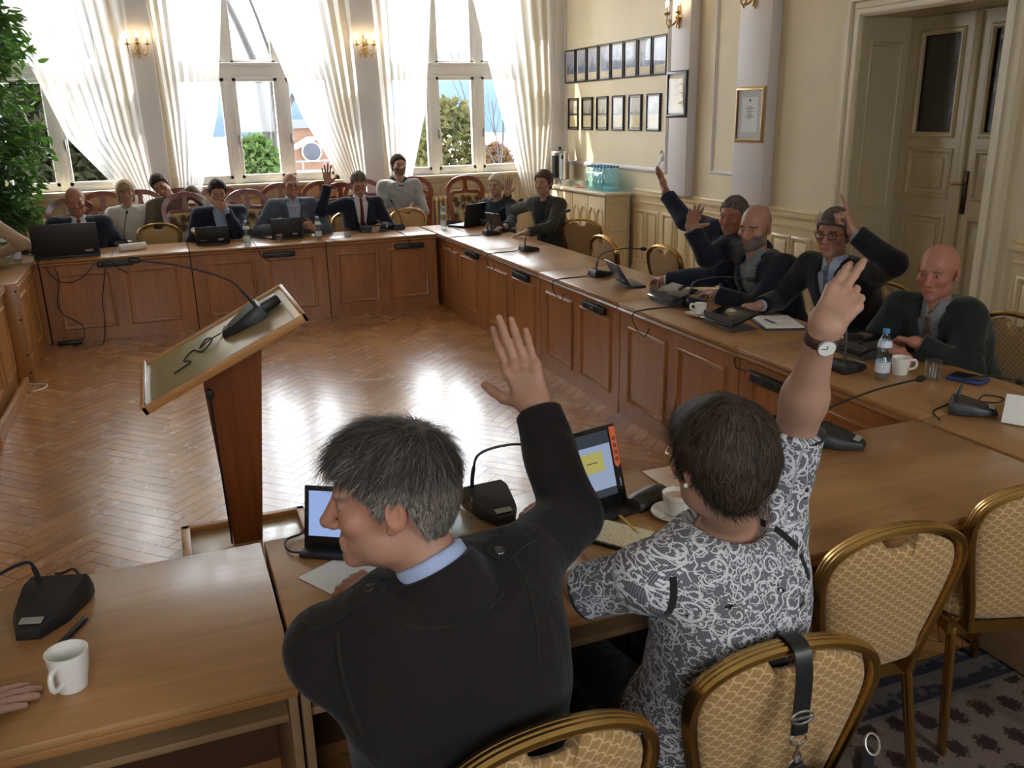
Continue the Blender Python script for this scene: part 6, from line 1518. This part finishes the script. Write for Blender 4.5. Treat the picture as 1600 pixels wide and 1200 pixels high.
def reach(px, py, sh, D, far=True):
    """the point on the sight line at distance D from the shoulder"""
    o = V3(0, 0, CAM_H)-sh; d = ray(px, py); a, b, c_ = d@d, 2*(o@d), o@o-D*D; q = max(0, b*b-4*a*c_)**.5; t = (-b+(q if far else -q))/(2*a); return V3(0, 0, CAM_H)+d*t
# --- far table -------------------------------------------------------------------------------------------------
FR = dict(res=.010, hres=.0055)
# bald man in navy suit behind the big laptop
p = sit('person in a navy suit and red tie sitting behind the big black laptop', onY(118, 315, 9.30), 180, 176, -8, hs=1.08, skin=(.46, .22, .155), bulk=1.16, sw=.205, belly=.05, lean=.14, **FR); p.brow = (.35, .25, .18)
p.ik(-1, onZ(143, 378, .80), (.6, .4, -.4)).hand(-1, (-.3, -1, -.1), (-.2, 0, -1), 'relaxed'); p.ik(1, onY(92, 380, 9.05), (-.6, .3, -.4)).hand(1, (.3, -1, -.1), (0, 0, -1), 'relaxed')
p.build(); p.hair(H_LB, 'bald', .003); p.shirt(WHT, .007, .036); p.tie(REDT); p.garment('jacket', NAVY, .02, vopen=(.14, .07), lapel=.05, sr=(.072, .062, .048)); p.trousers(NAVY)
# blond woman
p = sit('person in a white blouse sitting in the second row by the left window', onY(196, 301, 10.20), 178, 172, -2, hs=.97, skin=(.52, .33, .24), female=True, sw=.165, lean=.05, belly=.02, **FR)
p.ik(1, p.t2w((.13, .24, .10)), (-.5, .4, -1)).hand(1, (.6, -.7, -.1), (0, -.3, -1), 'relaxed', .9); p.ik(-1, p.t2w((-.10, .25, .10)), (.5, .4, -1)).hand(-1, (-.6, -.7, -.1), (0, -.3, -1), 'relaxed', .9)
p.build(); p.hair(H_BLOND, 'cover', .018, line=(-.025, 0), extra=lambda S, W, H, h: [S.ell(W((q*.066, -.01, -.05)), V3(.028, .045, .065)*h, H, .03) for q in (1, -1)]); p.garment('blouse', BLOUSE, .014, neckr=.062, noise=.004); p.trousers(TROU)
# leaning man in brown sweater
hd = onY(251, 290, 10.15); p = sit('person in a brown sweater leaning sideways behind the empty wooden chair', hd, 180, 186, -18, -30, lean=.02, side=-.05, drop=.15, skin=(.50, .30, .21), sw=.19, **FR)
p.neck = V3(hd.x+.07, 10.20, hd.z-.13); p.pel = V3(hd.x+.10, 10.26, .5); p.__init__(p.label, p.seat[:2], 180, p.pel, p.neck, p.hc, 186, -18, -30, 1.0, (.50, .30, .21), .19, res=.010, hres=.0055); p.sh[-1] = V3(*onY(300, 300, 10.2)); p.sh[1] = V3(*onY(238, 322, 10.15))
p.ik(1, onY(262, 365, 9.95), (-.5, .2, -1)).hand(1, (.4, -.8, -.3), (0, -.3, -1), 'relaxed'); p.ik(-1, onY(318, 345, 9.95), (.6, .2, -.5)).hand(-1, (.1, -.8, -.5), (0, -.3, -1), 'relaxed')
p.build(); p.hair(H_DARK, 'short', .012); p.garment('sweater', BROWNS, .016, neckr=.058); p.trousers(TROU)
# chin-resting man
p = sit('person in a navy suit resting the chin on one hand', onY(340, 301, 9.35), 178, 176, -14, 3, lean=.20, skin=(.50, .29, .20), sw=.20, bulk=1.05, **FR)
p.ik(-1, onY(352, 326, 9.26), (.5, -.2, -1)).hand(-1, (-.75, -.05, .55), (-.2, 1, .2), 'grip', 1.0); p.ik(1, onY(304, 360, 9.17), (-.4, .4, -1)).hand(1, (.3, -1, -.15), (0, 0, -1), 'relaxed')
p.build(); p.hair(H_DARK, 'short', .014); p.shirt(LBLUE, .007, .036); p.garment('jacket', NAVY, .018, vopen=(.14, .075), lapel=.055, sr=(.068, .058, .046)); p.trousers(NAVY)
# grey-jacketed man with tablet
p = sit('person in glasses and a grey jacket holding a tablet at the far table', onY(455, 289, 9.30), 178, 178, -3, lean=.14, skin=(.50, .28, .20), sw=.20, bulk=1.06, belly=.03, **FR); p.brow = (.3, .25, .2)
p.ik(1, onY(430, 357, 9.12), (-.6, .3, -.6)).hand(1, (.25, -.7, .35), (1, .1, 0), 'grip'); p.ik(-1, onY(489, 357, 9.12), (.6, .3, -.6)).hand(-1, (-.25, -.7, .35), (-1, .1, 0), 'grip')
p.build(); p.hair(H_GREY, 'bald', .004); p.glasses(M['black']); p.shirt(LBLUE, .007, .036); p.garment('jacket', GREYJ, .018, vopen=(.12, .075), lapel=.05, sr=(.068, .058, .046)); p.trousers(TROU)
# man in red tie raising his hand
p = sit('person in glasses, navy suit and red tie raising one hand at the far table', onY(561, 287, 9.30), 180, 184, -24, lean=.10, skin=(.50, .29, .21), sw=.19, **FR)
p.arm(1, onY(502, 330, 9.25), onY(512, 287, 9.22)).hand(1, (-.02, -.05, 1), (0, -1, -.05), 'open', 1.05, 1.7, .9); p.ik(-1, onZ(591, 354, .80), (.6, .4, -.5)).hand(-1, (-.5, -.8, -.1), (0, 0, -1), 'grip')
p.build(); p.hair(H_GB, 'short', .010); p.glasses(plain('red_glasses_frame', (.14, .02, .02, 1), .3)); p.shirt(WHT, .007, .036); p.tie(REDT); p.garment('jacket', NAVY, .018, vopen=(.08, .075), lapel=.055, sr=(.068, .060, .048)); p.trousers(NAVY)
# man in hooded top
p = sit('person in a grey hooded top with folded arms by the windows', onY(623, 259, 10.20), 182, 178, 4, lean=.05, skin=(.48, .28, .20), sw=.195, bulk=1.02, belly=.02, hs=1.02, drop=.165, **FR); p.beard = ((.07, .05, .04), .8)
p.arm(1, p.t2w((.265, .13, .33)), p.t2w((-.03, .32, .375))).hand(1, (.9, .15, .1), (0, .9, -.2), 'relaxed'); p.arm(-1, p.t2w((-.265, .13, .32)), p.t2w((.05, .30, .325))).hand(-1, (-.9, .1, .0), (0, 1, 0), 'relaxed')
def hood(S):
    P = p; S.ell(P.neck-P.f*.055+P.u*.005, V3(.125, .075, .055), P.B, .02)
p.build((1, -1)); p.hair(H_DARK, 'short', .013); p.garment('hooded_top', HOOD, .022, neckr=.075, cuff=.30, sr=(.064, .056, .050), noise=.005); S = Sdf(); [S.cone(p.neck+p.r*q*.075+p.u*.01, p.neck+p.f*.085-p.u*.055+p.r*q*.02, .030, .024, .02) for q in (1, -1)]; S.ell(p.neck-p.f*.06+p.u*.012, V3(.105, .06, .045), p.B, .03); p.part('hood', [S.mesh(p.neck-.2, p.neck+.2, .008)], HOODD); p.trousers(TROU)
# --- right-hand side ---------------------------------------------------------------------------------------------
RR = dict(res=.008, hres=.0045)
# grey-blond woman behind the laptop
p = sit('person in a dark navy knitted top behind the open corner laptop', onX(775, 290, 3.42), 235, 226, -2, lean=.08, skin=(.52, .33, .25), female=True, sw=.17, hs=.98, res=.010, hres=.0055)
p.ik(1, onZ(772, 347, .80), (-.4, .6, -.6)).hand(1, (-.8, -.5, -.1), (0, 0, -1), 'relaxed', .92); p.ik(-1, onZ(790, 354, .80), (.5, -.2, -.8)).hand(-1, (-.9, -.2, -.1), (0, 0, -1), 'relaxed', .92)
p.build(); p.hair(H_LB, 'short', .012, line=(-.004, -.008)); p.garment('knitted_top', NAVYK, .016, neckr=.068, sr=(.062, .054, .044)); p.trousers(TROU)
# woman in olive cardigan raising her hand
p = sit('person in an olive cardigan raising one hand next to the corner laptop', onX(849, 286, 3.58), 245, 230, 0, lean=.10, skin=(.50, .31, .23), female=True, sw=.175, hs=.98, **RR)
p.arm(1, onX(790, 333, 3.52), onX(793, 303, 3.50)).hand(1, (.10, -.05, 1), (-.55, -.8, 0), 'open', .95, .8, .7); p.ik(-1, onZ(824, 363, .80), (.6, -.5, -.6)).hand(-1, (-.95, .2, -.1), (0, 0, -1), 'relaxed', .92)
p.build(); p.hair(H_BROWN, 'short', .016, line=(-.004, -.02), extra=lambda S, W, H, h: S.ell(W((0, -.115, -.01)), V3(.035, .035, .035)*h, H, .02)); p.garment('dark_top', TOPD, .010, neckr=.066, sleeves=()); p.garment('cardigan', OLIVE, .02, vopen=(-.05, .085), sr=(.064, .056, .048)); p.trousers(TROU)
# man at the back of the right row, raised hand
p = sit('person in a navy suit with the highest raised arm in the right-hand row', onX(1146, 338, 3.46), 262, 242, -3, lean=.20, skin=(.46, .22, .155), sw=.20, bulk=1.10, belly=.03, hs=1.03, **RR); p.brow = (.2, .16, .12)
p.sh[1] = V3(*onX(1118, 362, 3.50)); w = reach(1041, 303, p.sh[1], .53); p.ik(1, w, (0, .1, -1)).hand(1, reach(1027, 257, w, .16, False)-w, (-.9, .15, .1), 'open', 1.05, .5, .55)
w = onZ(1038, 438, .805); p.ik(-1, w, (.5, -.6, -.5)).hand(-1, onZ(1005, 428, .79)-w, (0, 0, -1), 'relaxed', 1.05)
p.build(); p.hair(H_GB, 'short', .008); p.shirt(WHT, .008, .038); p.tie(NAVY, g=.014); p.garment('jacket', NAVY, .02, vopen=(.14, .068), lapel=.05, sr=(.074, .064, .050)); p.trousers(NAVY); p.watch(-1, M['black'], M['black_gloss'], (0, 0, 1), .88)
# bald man with grey beard
p = sit('person in a dark jacket and grey shirt showing an open raised palm', onX(1180, 356, 3.32), 262, 244, -6, lean=.24, skin=(.50, .27, .19), sw=.205, bulk=1.10, hs=1.10, **RR); p.beard = ((.13, .118, .11), .95); p.brow = (.04, .03, .025)
w = onX(1079, 356, 3.12); p.arm(1, onX(1106, 402, 3.22), w, sh=onX(1140, 385, 3.42)).hand(1, onX(1093, 308, 3.08)-w, (-.45, -.9, .15), 'open', 1.08, .6, .75)
w = onZ(1118, 460, .805); p.ik(-1, w, (.4, -.6, -.4)).hand(-1, onZ(1092, 455, .79)-w, (0, 0, -1), 'relaxed', 1.05)
p.build(); p.shirt(GREYS, .010, .036); p.garment('jacket', DNAVY, .02, vopen=(.05, .078), lapel=.045, sr=(.074, .064, .050)); p.trousers(TROU)
# man pointing a finger up
p = sit('person in dark-rimmed glasses and a black suit pointing one finger upwards', onX(1303, 364, 3.40), 262, 244, -4, lean=.26, skin=(.46, .25, .18), sw=.20, bulk=1.06, hs=1.04, **RR)
w = onX(1334, 364, 3.32); p.arm(-1, onX(1397, 412, 3.46), w, sh=onX(1352, 436, 3.52)).hand(-1, onX(1316, 312, 3.28)-w, (-.55, .75, .2), 'point', 1.15, .6, .2)
w = onZ(1188, 478, .810); p.ik(1, w, (.2, .6, -.5)).hand(1, onZ(1160, 478, .79)-w, (0, 0, -1), 'relaxed', 1.05)
p.build(); p.hair(H_GB, 'short', .013, line=(-.010, 0)); p.glasses(M['black']); p.shirt(LBLUE, .008, .036); p.tie(STRT, g=.014); p.garment('jacket', BLK, .02, vopen=(.10, .062), lapel=.045, sr=(.074, .064, .050)); p.trousers(TROU)
# bald man nearest the door
p = sit('person in a dark suit and patterned tie with hands folded on the table', onX(1466, 425, 3.40), 258, 248, -6, lean=.28, skin=(.50, .225, .16), sw=.205, bulk=1.10, belly=.02, hs=1.07, **RR); p.brow = (.14, .10, .08)
w = onZ(1432, 535, .835); p.ik(-1, w, (.5, -.7, -.6), sh=onX(1510, 496, 3.50)).hand(-1, onZ(1395, 528, .82)-w, (-.2, .2, -1), 'relaxed', 1.05)
w = onZ(1382, 540, .80); p.ik(1, w, (.2, .7, -.5)).hand(1, onZ(1418, 556, .79)-w, (0, 0, -1), 'relaxed', 1.05)
p.build(); p.hair(H_GREY, 'bald', .0015); p.shirt(GREYS, .008, .036, cuffs=()); p.tie(PATT, g=.014); p.garment('jacket', DGREEN, .022, vopen=(.10, .062), lapel=.045, sr=(.076, .066, .052)); p.trousers(TROU)
# --- people cut by the frame -------------------------------------------------------------------------------------
p = sit('person in a beige knitted top cut off by the left edge behind the bottles', (-1.98, 8.15, 1.20), 80, 75, lean=.10, skin=(.5, .3, .22), female=True, sw=.175, **FR)
p.arm(-1, onY(36, 380, 8.35), onZ(-14, 402, .80), sh=onY(-32, 338, 8.25)).hand(-1, (-.3, -.9, -.1), (0, 0, -1), 'relaxed', .9); p.ik(1, (-1.55, 7.95, .80), (-.2, -.6, -.6)).hand(1, (1, 0, 0), (0, 0, -1), 'relaxed', .9)
p.build(); p.hair(H_BROWN, 'cover', .02); p.garment('knitted_top', BEIGE, .016, neckr=.062); p.trousers(TROU)
w = onZ(-112, 1134, .79); p = sit('person at the left edge of whom only one hand on the near table shows', (w.x-.16, 1.22, 1.24), 5, 0, lean=.05, skin=(.47, .27, .20), **FR); p.handres = .003
p.ik(1, w, (.8, -.3, -.6)).hand(1, onZ(40, 1080, .775)-w, (.05, .05, -1), 'open', 1.05, .5, .1); p.ik(-1, (w.x-.36, 1.75, .80), (-.6, -.3, -.6)).hand(-1, (.1, 1, 0), (0, 0, -1), 'relaxed')
p.build(); p.hair(H_GB, 'short', .012); p.garment('jacket', NAVYK, .02, cuff=.95); p.trousers(TROU)
# ------------------------------------------------------------------ the two people in the foreground
from mathutils.bvhtree import BVHTree
def onD(px, py, d): return V3(0, 0, CAM_H)+ray(px, py)*d
def bvh_of(ob):
    me = ob.data; return BVHTree.FromPolygons([v.co+ob.location+(ob.parent.location if ob.parent else Vector()) for v in me.vertices], [tuple(q.vertices) for q in me.polygons])
def surf_strip(name, p, bv, pts, width, cast, off, mat, parent, th=.004):
    """a strip that lies on a garment: the points are projected along cast"""
    pts = [Vector(q) for q in pts]; cast = Vector(cast).normalized(); mb = MB(); vs = []; nn = len(pts)
    for i, q in enumerate(pts):
        t = (pts[min(i+1, nn-1)]-pts[max(i-1, 0)]).normalized(); sd = t.cross(cast).normalized()
        w_ = width[i] if isinstance(width, (list, tuple)) else width
        for a in (-1, -.5, 0, .5, 1):
            o = q+sd*a*w_*.5-cast*.25; hit = bv.ray_cast(o, cast); hp_ = hit[0] if hit[0] else o+cast*.25; nr_ = hit[1] if hit[0] else -cast
            if nr_.dot(cast) > 0: nr_ = -nr_
            vs += [hp_+nr_*(off+th), hp_+nr_*(off-.004)]
    fs = []
    for i in range(nn-1):
        for a in range(4):
            o = i*10+a*2; fs.append((o, o+2, o+12, o+10)); fs.append((o+1, o+11, o+13, o+3))
        fs.append((i*10, i*10+10, i*10+11, i*10+1)); fs.append((i*10+8, i*10+9, i*10+19, i*10+18))
    fs.append((0, 1, 3, 2)); fs.append((2, 3, 5, 4)); fs.append((4, 5, 7, 6)); fs.append((6, 7, 9, 8)); e = (nn-1)*10
    fs += [(e, e+2, e+3, e+1), (e+2, e+4, e+5, e+3), (e+4, e+6, e+7, e+5), (e+6, e+8, e+9, e+7)]
    mb.add([v-p.root.location for v in vs], fs); o = link(name, mb, mat, parent, smooth=50); return o, vs
def strands(p, cap, num, length, width, colf, seed, crown=(0, -.055, .118), lift=.5, name='hair_strands'):
    r = np.random.RandomState(seed); me = cap.data; V = np.array([v.co for v in me.vertices])+p.seat; Nn = np.array([v.normal for v in me.vertices]); i = r.randint(len(V), size=num)
    P0 = V[i]+r.normal(size=(num, 3))*.0012; n_ = Nn[i]; cr = p.h2w(crown); t = P0-cr; t -= n_*(t*n_).sum(1)[:, None]; t /= np.linalg.norm(t, axis=1)[:, None]+1e-6
    t = t+r.normal(size=(num, 3))*.28; t -= n_*(t*n_).sum(1)[:, None]*.8; t /= np.linalg.norm(t, axis=1)[:, None]
    q = ((P0-p.hc)@p.H.T)/p.hs; L = length(q, r)[:, None]; d = t+n_*(lift*r.uniform(.3, 1.2, (num, 1))); d /= np.linalg.norm(d, axis=1)[:, None]
    side = np.cross(d, n_); side /= np.linalg.norm(side, axis=1)[:, None]; pts = [P0-n_*.002]; 
    for k_ in range(4): d = d-n_*.20-V3(0, 0, .05); d /= np.linalg.norm(d, axis=1)[:, None]; pts.append(pts[-1]+d*L/4)
    Vv = []; ws = (1, .95, .8, .55, .08)
    for k_ in range(5): Vv += [pts[k_]-side*width*ws[k_]*.5, pts[k_]+side*width*ws[k_]*.5]
    Vv = np.stack(Vv, 1).reshape(-1, 3); b = np.arange(num)[:, None]*10; F = np.concatenate([b+np.array([[2*k_, 2*k_+1, 2*k_+3, 2*k_+2]]) for k_ in range(4)]); cc = np.repeat(colf(q, r), 10, 0)
    return p_mesh(name, Vv, F, STRAND, p, cc, cap)
def p_mesh(name, V, F, mat, p, cc, parent):
    o = meshobj(name, [(V, F)], mat, parent, p.seat, lambda V_: np.concatenate([cc, np.ones((len(cc), 1))], 1)); return o
n = N('hair_strand'); n.bsdf(n.attr('Col').outputs[0], .6, Specular_IOR_Level=.18); STRAND = n.m
DEN = cloth('charcoal_denim', (.0135, .0112, .0105, 1), .92, .22, 420, .35, .08); DENT = cloth('charcoal_seam', (.016, .0135, .0125, 1), .9, .2, 300)
CBLUE = cloth('light_blue_collar', (.36, .44, .66, 1), .75, .05)
# ---- man in the black jacket
hc = onD(613, 778, 1.56)
p = Person('person in a black denim jacket raising the right hand in the foreground', (.43, 1.43), 4, (.44, 1.445, .50), (.385, 1.355, 1.095), hc, -72, -3, -4, 1.06, (.50, .27, .185), .205, bulk=1.20, belly=.02, res=.0065, hres=.003, hunch=.025)
p.brow = (.13, .10, .08); p.handres = .0024; p.nose = .95
w = onD(838, 637, 1.93); e = onD(893, 806, 1.84)
p.arm(1, e, w, sh=onD(800, 898, 1.70)).hand(1, onD(810, 560, 1.93)-w, RX*.22+FW*1.0+V3(0, 0, .15), 'open', 1.12, .28, .85, curls=[(.10, .12, .08), (.02, .08, .05), (.05, .12, .08), (.10, .16, .1)])
w = V3(*onZ(590, 928, .80)); p.arm(-1, (.185, 1.63, .83), w, sh=onD(522, 1016, 1.60)).hand(-1, V3(*onZ(508, 893, .785))-w, (.1, .1, -1), 'cup', 1.12, 2.0, .9)
print('P14 arm lengths', np.linalg.norm(p.sh[1]-e), np.linalg.norm(e-p.arms[1][1]), np.linalg.norm(p.sh[-1]-p.arms[-1][0]), np.linalg.norm(p.arms[-1][0]-p.arms[-1][1]))
p.build()
cap = p.hair(H_GB, 'short', .011, line=(-.004, -.018), noise=.0012, extra=lambda S, W, H, h: S.ell(W((0, .025, .085)), V3(.062, .062, .045)*h, H, .03), res=.004)
def lenf(q, r): top = np.clip((q[:, 2]-.03)/.06, 0, 1); return (.014+.034*top+.010*np.clip(q[:, 1]/.08, 0, 1)*top)*r.uniform(.6, 1.4, len(q))
def colf(q, r):
    side = np.clip(1-(q[:, 2]-.00)/.07, 0, 1)*np.clip((q[:, 1]+.10)/.05, .55, 1); a = np.clip(side*.75+r.normal(size=len(q))*.20+.10*(q[:, 1] > .03), 0, 1)[:, None]; return np.array([.040, .031, .026])*(1-a)+np.array([.36, .325, .285])*a
strands(p, cap, 16000, lenf, .0013, colf, 4, lift=.85)
p.shirt(CBLUE, .004, .052, cuffs=(), top=.90, trap=False); hd = nrm(p.h2w((0, -.03, -.06))-p.neck)
def backcollar(S):
    S.cone(p.neck-hd*.045, p.neck+hd*.030, .094, .081, .010, 'u', 'b')
jk = p.garment('jacket', DEN, .024, sr=(.066, .053, .044), cuff={1: .97, -1: .86}, vopen=(.12, .05), extra=backcollar, noise=.0042, nf=19, res=.0062, shk=.07)
bv = bvh_of(jk)
for q in (1, -1):
    a = p.sh[q]+p.r*q*.030+p.u*.05; b = p.neck+p.r*q*.10+p.u*.02; 
    o, vs = surf_strip('epaulette', p, bv, [a+(b-a)*t for t in np.linspace(0, 1, 9)], [.052]*7+[.045, .012], -p.u, .003, DEN, jk, .004)
    c_ = a+(b-a)*.80; h_ = bv.ray_cast(Vector(c_)+Vector(p.u)*.2, -Vector(p.u)); c0 = h_[0] if h_[0] else Vector(c_); nv = h_[1] if h_[0] else Vector(p.u)
    x_ = nv.orthogonal().normalized(); Mx = frame(c0+nv*.006-p.root.location, x_, nv.cross(x_), nv); mb = MB(); mb.lathe([(.0, 0), (.0095, 0), (.0105, .003), (.009, .0045), (.007, .003), (.0, .003)], 20, Mx, cap=False); link('button', mb, plain('dark_metal_button', (.10, .10, .10, 1), .3, metal=.8), o)
# seams across the shoulders and down the back, collar stitching
for q in (1, -1):
    pts = [p.sh[q]*1.0+p.u*.055-p.r*q*.01+(-p.f*.0), p.sh[q]+p.u*.03-p.f*.06-p.r*q*.005, p.sh[q]-p.u*.03-p.f*.09-p.r*q*.01, p.sh[q]-p.u*.09-p.f*.09-p.r*q*.02]
    surf_strip('armhole_seam', p, bv, smooth_path(pts, 5), .005, p.f-p.u*.55, .001, DENT, jk, .0015)
ct = V3(0, 0, 0); surf_strip('collar_stitching', p, bv, [p.neck+hd*-.012+(-p.f*math.cos(a)+p.r*math.sin(a))*.10 for a in np.linspace(-1.25, 1.25, 15)], .003, p.f-p.u*.2, .0008, DENT, jk, .001)
p.trousers(TROU)
ring = p.h2w((0, 0, 0))
# ---- woman in the lace-print blouse
n = N('lace_print_jersey'); uv = n.attr('tuv').outputs['Vector']; wob = n.n('ShaderNodeTexNoise', {'Vector': uv, 'Scale': 16.0, 'Detail': 2.0}); warp = n.n('ShaderNodeVectorMath', {0: uv, 1: n.n('ShaderNodeVectorMath', {0: wob.outputs['Color'], 1: (.012, .012, 0)}, operation='MULTIPLY').outputs[0]}, operation='ADD').outputs[0]
def spiral(sc, turns, thick, rmax, seed):
    v = n.mapping(warp, (sc, sc, 1), (0, 0, seed), (seed*3.1, seed*1.7, 0)); vo = n.n('ShaderNodeTexVoronoi', {'Vector': v, 'Scale': 1.0, 'Randomness': .75}, voronoi_dimensions='2D')
    dv = n.n('ShaderNodeVectorMath', {0: v, 1: vo.outputs['Position']}, operation='SUBTRACT').outputs[0]; sx = n.n('ShaderNodeSeparateXYZ', {0: dv}); r_ = n.math('SQRT', n.math('ADD', n.math('MULTIPLY', sx.outputs[0], sx.outputs[0]), n.math('MULTIPLY', sx.outputs[1], sx.outputs[1])))
    th_ = n.math('DIVIDE', n.math('ARCTAN2', sx.outputs[1], sx.outputs[0]), 6.2832); rnd = n.n('ShaderNodeSeparateColor', {0: vo.outputs['Color']}).outputs[0]
    f = n.math('FRACT', n.math('ADD', n.math('ADD', th_, n.math('MULTIPLY', n.math('POWER', r_, .7), turns)), rnd)); arm_ = n.math('LESS_THAN', n.math('ABSOLUTE', n.math('SUBTRACT', f, .5)), n.math('ADD', thick, n.math('MULTIPLY', r_, .05)))
    m = n.math('MULTIPLY', arm_, n.math('LESS_THAN', r_, rmax))
    pet = n.math('LESS_THAN', n.math('ABSOLUTE', n.math('SUBTRACT', r_, n.math('ADD', rmax+.05, n.math('MULTIPLY', n.math('SINE', n.math('MULTIPLY', th_, 50.2)), .045)))), .022)
    return n.math('MAXIMUM', m, pet)
vE = n.n('ShaderNodeTexVoronoi', {'Vector': n.mapping(warp, (34, 30, 1)), 'Scale': 1.0, 'Randomness': 1.0}, voronoi_dimensions='2D', feature='DISTANCE_TO_EDGE')
lines = n.math('LESS_THAN', vE.outputs['Distance'], .042); gate = n.math('GREATER_THAN', n.noise(uv, 20, 2), .50)
fl = n.n('ShaderNodeTexVoronoi', {'Vector': n.mapping(warp, (62, 62, 1)), 'Scale': 1.0, 'Randomness': .9}, voronoi_dimensions='2D'); dots = n.math('MULTIPLY', n.math('LESS_THAN', fl.outputs['Distance'], .26), n.math('GREATER_THAN', n.noise(uv, 27, 2), .53))
mk_ = n.math('MAXIMUM', n.math('MAXIMUM', spiral(10.5, 2.9, .085, .38, .3), n.math('MULTIPLY', lines, gate)), n.math('MAXIMUM', dots, spiral(21, 2.4, .10, .33, 1.9)))
su = n.n('ShaderNodeSeparateXYZ', {0: uv}); rib = n.math('GREATER_THAN', n.math('FRACT', n.math('MULTIPLY', su.outputs[0], 330.0)), .45); rib2 = n.math('GREATER_THAN', n.math('FRACT', n.math('MULTIPLY', su.outputs[1], 330.0)), .4)
bgc = n.mix(n.math('MULTIPLY', rib, rib2), (.075, .072, .082, 1), (.27, .265, .29, 1)); blk = n.math('GREATER_THAN', n.noise(n.mapping(uv, (1, 1, 1), (0, 0, 0), (5, 2, 0)), 17, 2, .4), .70)
n.bsdf(n.mix(n.math('MULTIPLY', blk, n.math('SUBTRACT', 1.0, mk_)), n.mix(mk_, bgc, (.60, .595, .625, 1)), (.012, .012, .014, 1)), .8, Specular_IOR_Level=.2); LACE = n.m
hc = onD(1124, 722, 1.68)
p = Person('person in a grey and white lace-print blouse raising one arm in the foreground', (1.05, 1.46), 0, (1.045, 1.47, .50), (1.015, 1.365, 1.085), hc, -4, -6, -3, .96, (.47, .27, .19), .165, bulk=1.0, belly=.04, res=.0065, hres=.0032, female=True, hunch=.04)
p.handres = .0024; p.brow = (.12, .09, .07)
w = onD(1288, 512, 1.60); e = onD(1243, 672, 1.77)
p.arm(1, e, w, sh=onD(1208, 806, 1.87)).hand(1, onD(1343, 430, 1.655)-w, RX*.15+FW*.9-V3(0, 0, .2), 'open', .98, -.25, -1, curls=[(.05, .22, .15), (-.02, .18, .15), (.42, 1.45, .9), (.38, 1.45, .9)])
w2 = V3(*onZ(838, 815, .83)); p.arm(-1, onD(915, 925, 1.86), w2, sh=onD(1012, 902, 1.76)).hand(-1, V3(*onZ(822, 785, .82))-w2, (.6, .1, -1), 'fist', .95, .6, .3)
print('P15 arm lengths', np.linalg.norm(p.sh[1]-e), np.linalg.norm(e-w), np.linalg.norm(p.sh[-1]-p.arms[-1][0]), np.linalg.norm(p.arms[-1][0]-w2))
p.build((1, -1))
cap = p.hair(H_DARK, 'short', .020, line=(-.012, -.022), noise=.002, nf=60, res=.004, extra=lambda S, W, H, h: [S.ell(W((0, -.050, .025)), V3(.086, .083, .092)*h, H, .02), S.ell(W((0, .06, .08)), V3(.06, .045, .035)*h, H, .03)])
lenw = lambda q, r: (.035+.015*np.clip((q[:, 2]+.02)/.1, 0, 1))*r.uniform(.7, 1.2, len(q))
def colw(q, r): a = np.clip(r.normal(size=len(q))*.35+.35+.25*(q[:, 1] > .05), 0, 1)[:, None]; return np.array([.020, .0135, .010])*(1-a)+np.array([.12, .085, .06])*a
strands(p, cap, 16000, lenw, .0013, colw, 9, crown=(.0, -.045, .125), lift=.34)
p.glasses(M['brass'])
mb = MB(); c_ = p.h2w((-.083, -.002, -.036))-p.seat; mb.ell(tuple(c_), (.005, .005, .005), 12, 8); link('earring', mb, M['china'], p.root)
P_ = p
def luv(V):
    x, y, z = P_.local(V[:, 0], V[:, 1], V[:, 2]); uv_ = np.stack([np.arctan2(x, -y-.02)*.155, z-.85*np.sqrt(x*x+y*y), 0*x], 1)
    for q in (1, -1):
        a, b = P_.sh[q], P_.arms[q][0]; ax_ = nrm(b-a); d = V-a; t = d@ax_; pr = d-np.outer(t, ax_); m = (t > .035) & (np.linalg.norm(pr, axis=1) < .092)
        u1 = nrm(np.cross(ax_, FW)); u2 = np.cross(ax_, u1); an = np.arctan2(pr@u1, -(pr@u2)); uv_[m] = np.stack([an[m]*.066+q*3, t[m]+q, 0*t[m]], 1)
    return uv_
bl = p.garment('blouse', LACE, .018, sr=(.066, .060, .05), cuff={1: -1.02, -1: -1.0}, sleeves=(), neckr=.084, noise=.0032, nf=24, res=.0055, uv=luv, hem=-.16)
TRIM = cloth('black_lace_trim', (.010, .010, .012, 1), .8)
for q in (1, -1):
    S = Sdf(); a, b = p.sh[q], p.arms[q][0]; d_ = nrm(b-a); c_ = a+(b-a)*(1.02 if q > 0 else 1.0); S.cone(c_-d_*.007, c_, .060+.0012, .060+.0012, 0, 'u', 'ab'); p.part('sleeve_trim', [S.mesh(c_-.1, c_+.1, .0035)], TRIM)
bv = bvh_of(bl)
for a, b, w_ in ((p.sh[1]+p.u*.03-p.r*.075, p.sh[1]-p.u*.05-p.r*.005, .013), (p.sh[1]-p.u*.065+p.r*.0, p.sh[1]-p.u*.12+p.r*.005, .010), (p.sh[-1]+p.u*.02+p.r*.02, p.sh[-1]-p.u*.12+p.r*.0, .016)):
    surf_strip('black_ribbon', p, bv, [a+(b-a)*t+p.f*-.0 for t in np.linspace(0, 1, 8)], w_, p.f-p.u*.35, .0005, TRIM, bl, .0015)
p.trousers(TROU)
back = -(RX*.0+FW); wt = p.watch(1, plain('brown_watch_strap', (.045, .02, .012, 1), .5), plain('silver_dial', (.72, .72, .70, 1), .3), back, .915, .0095)
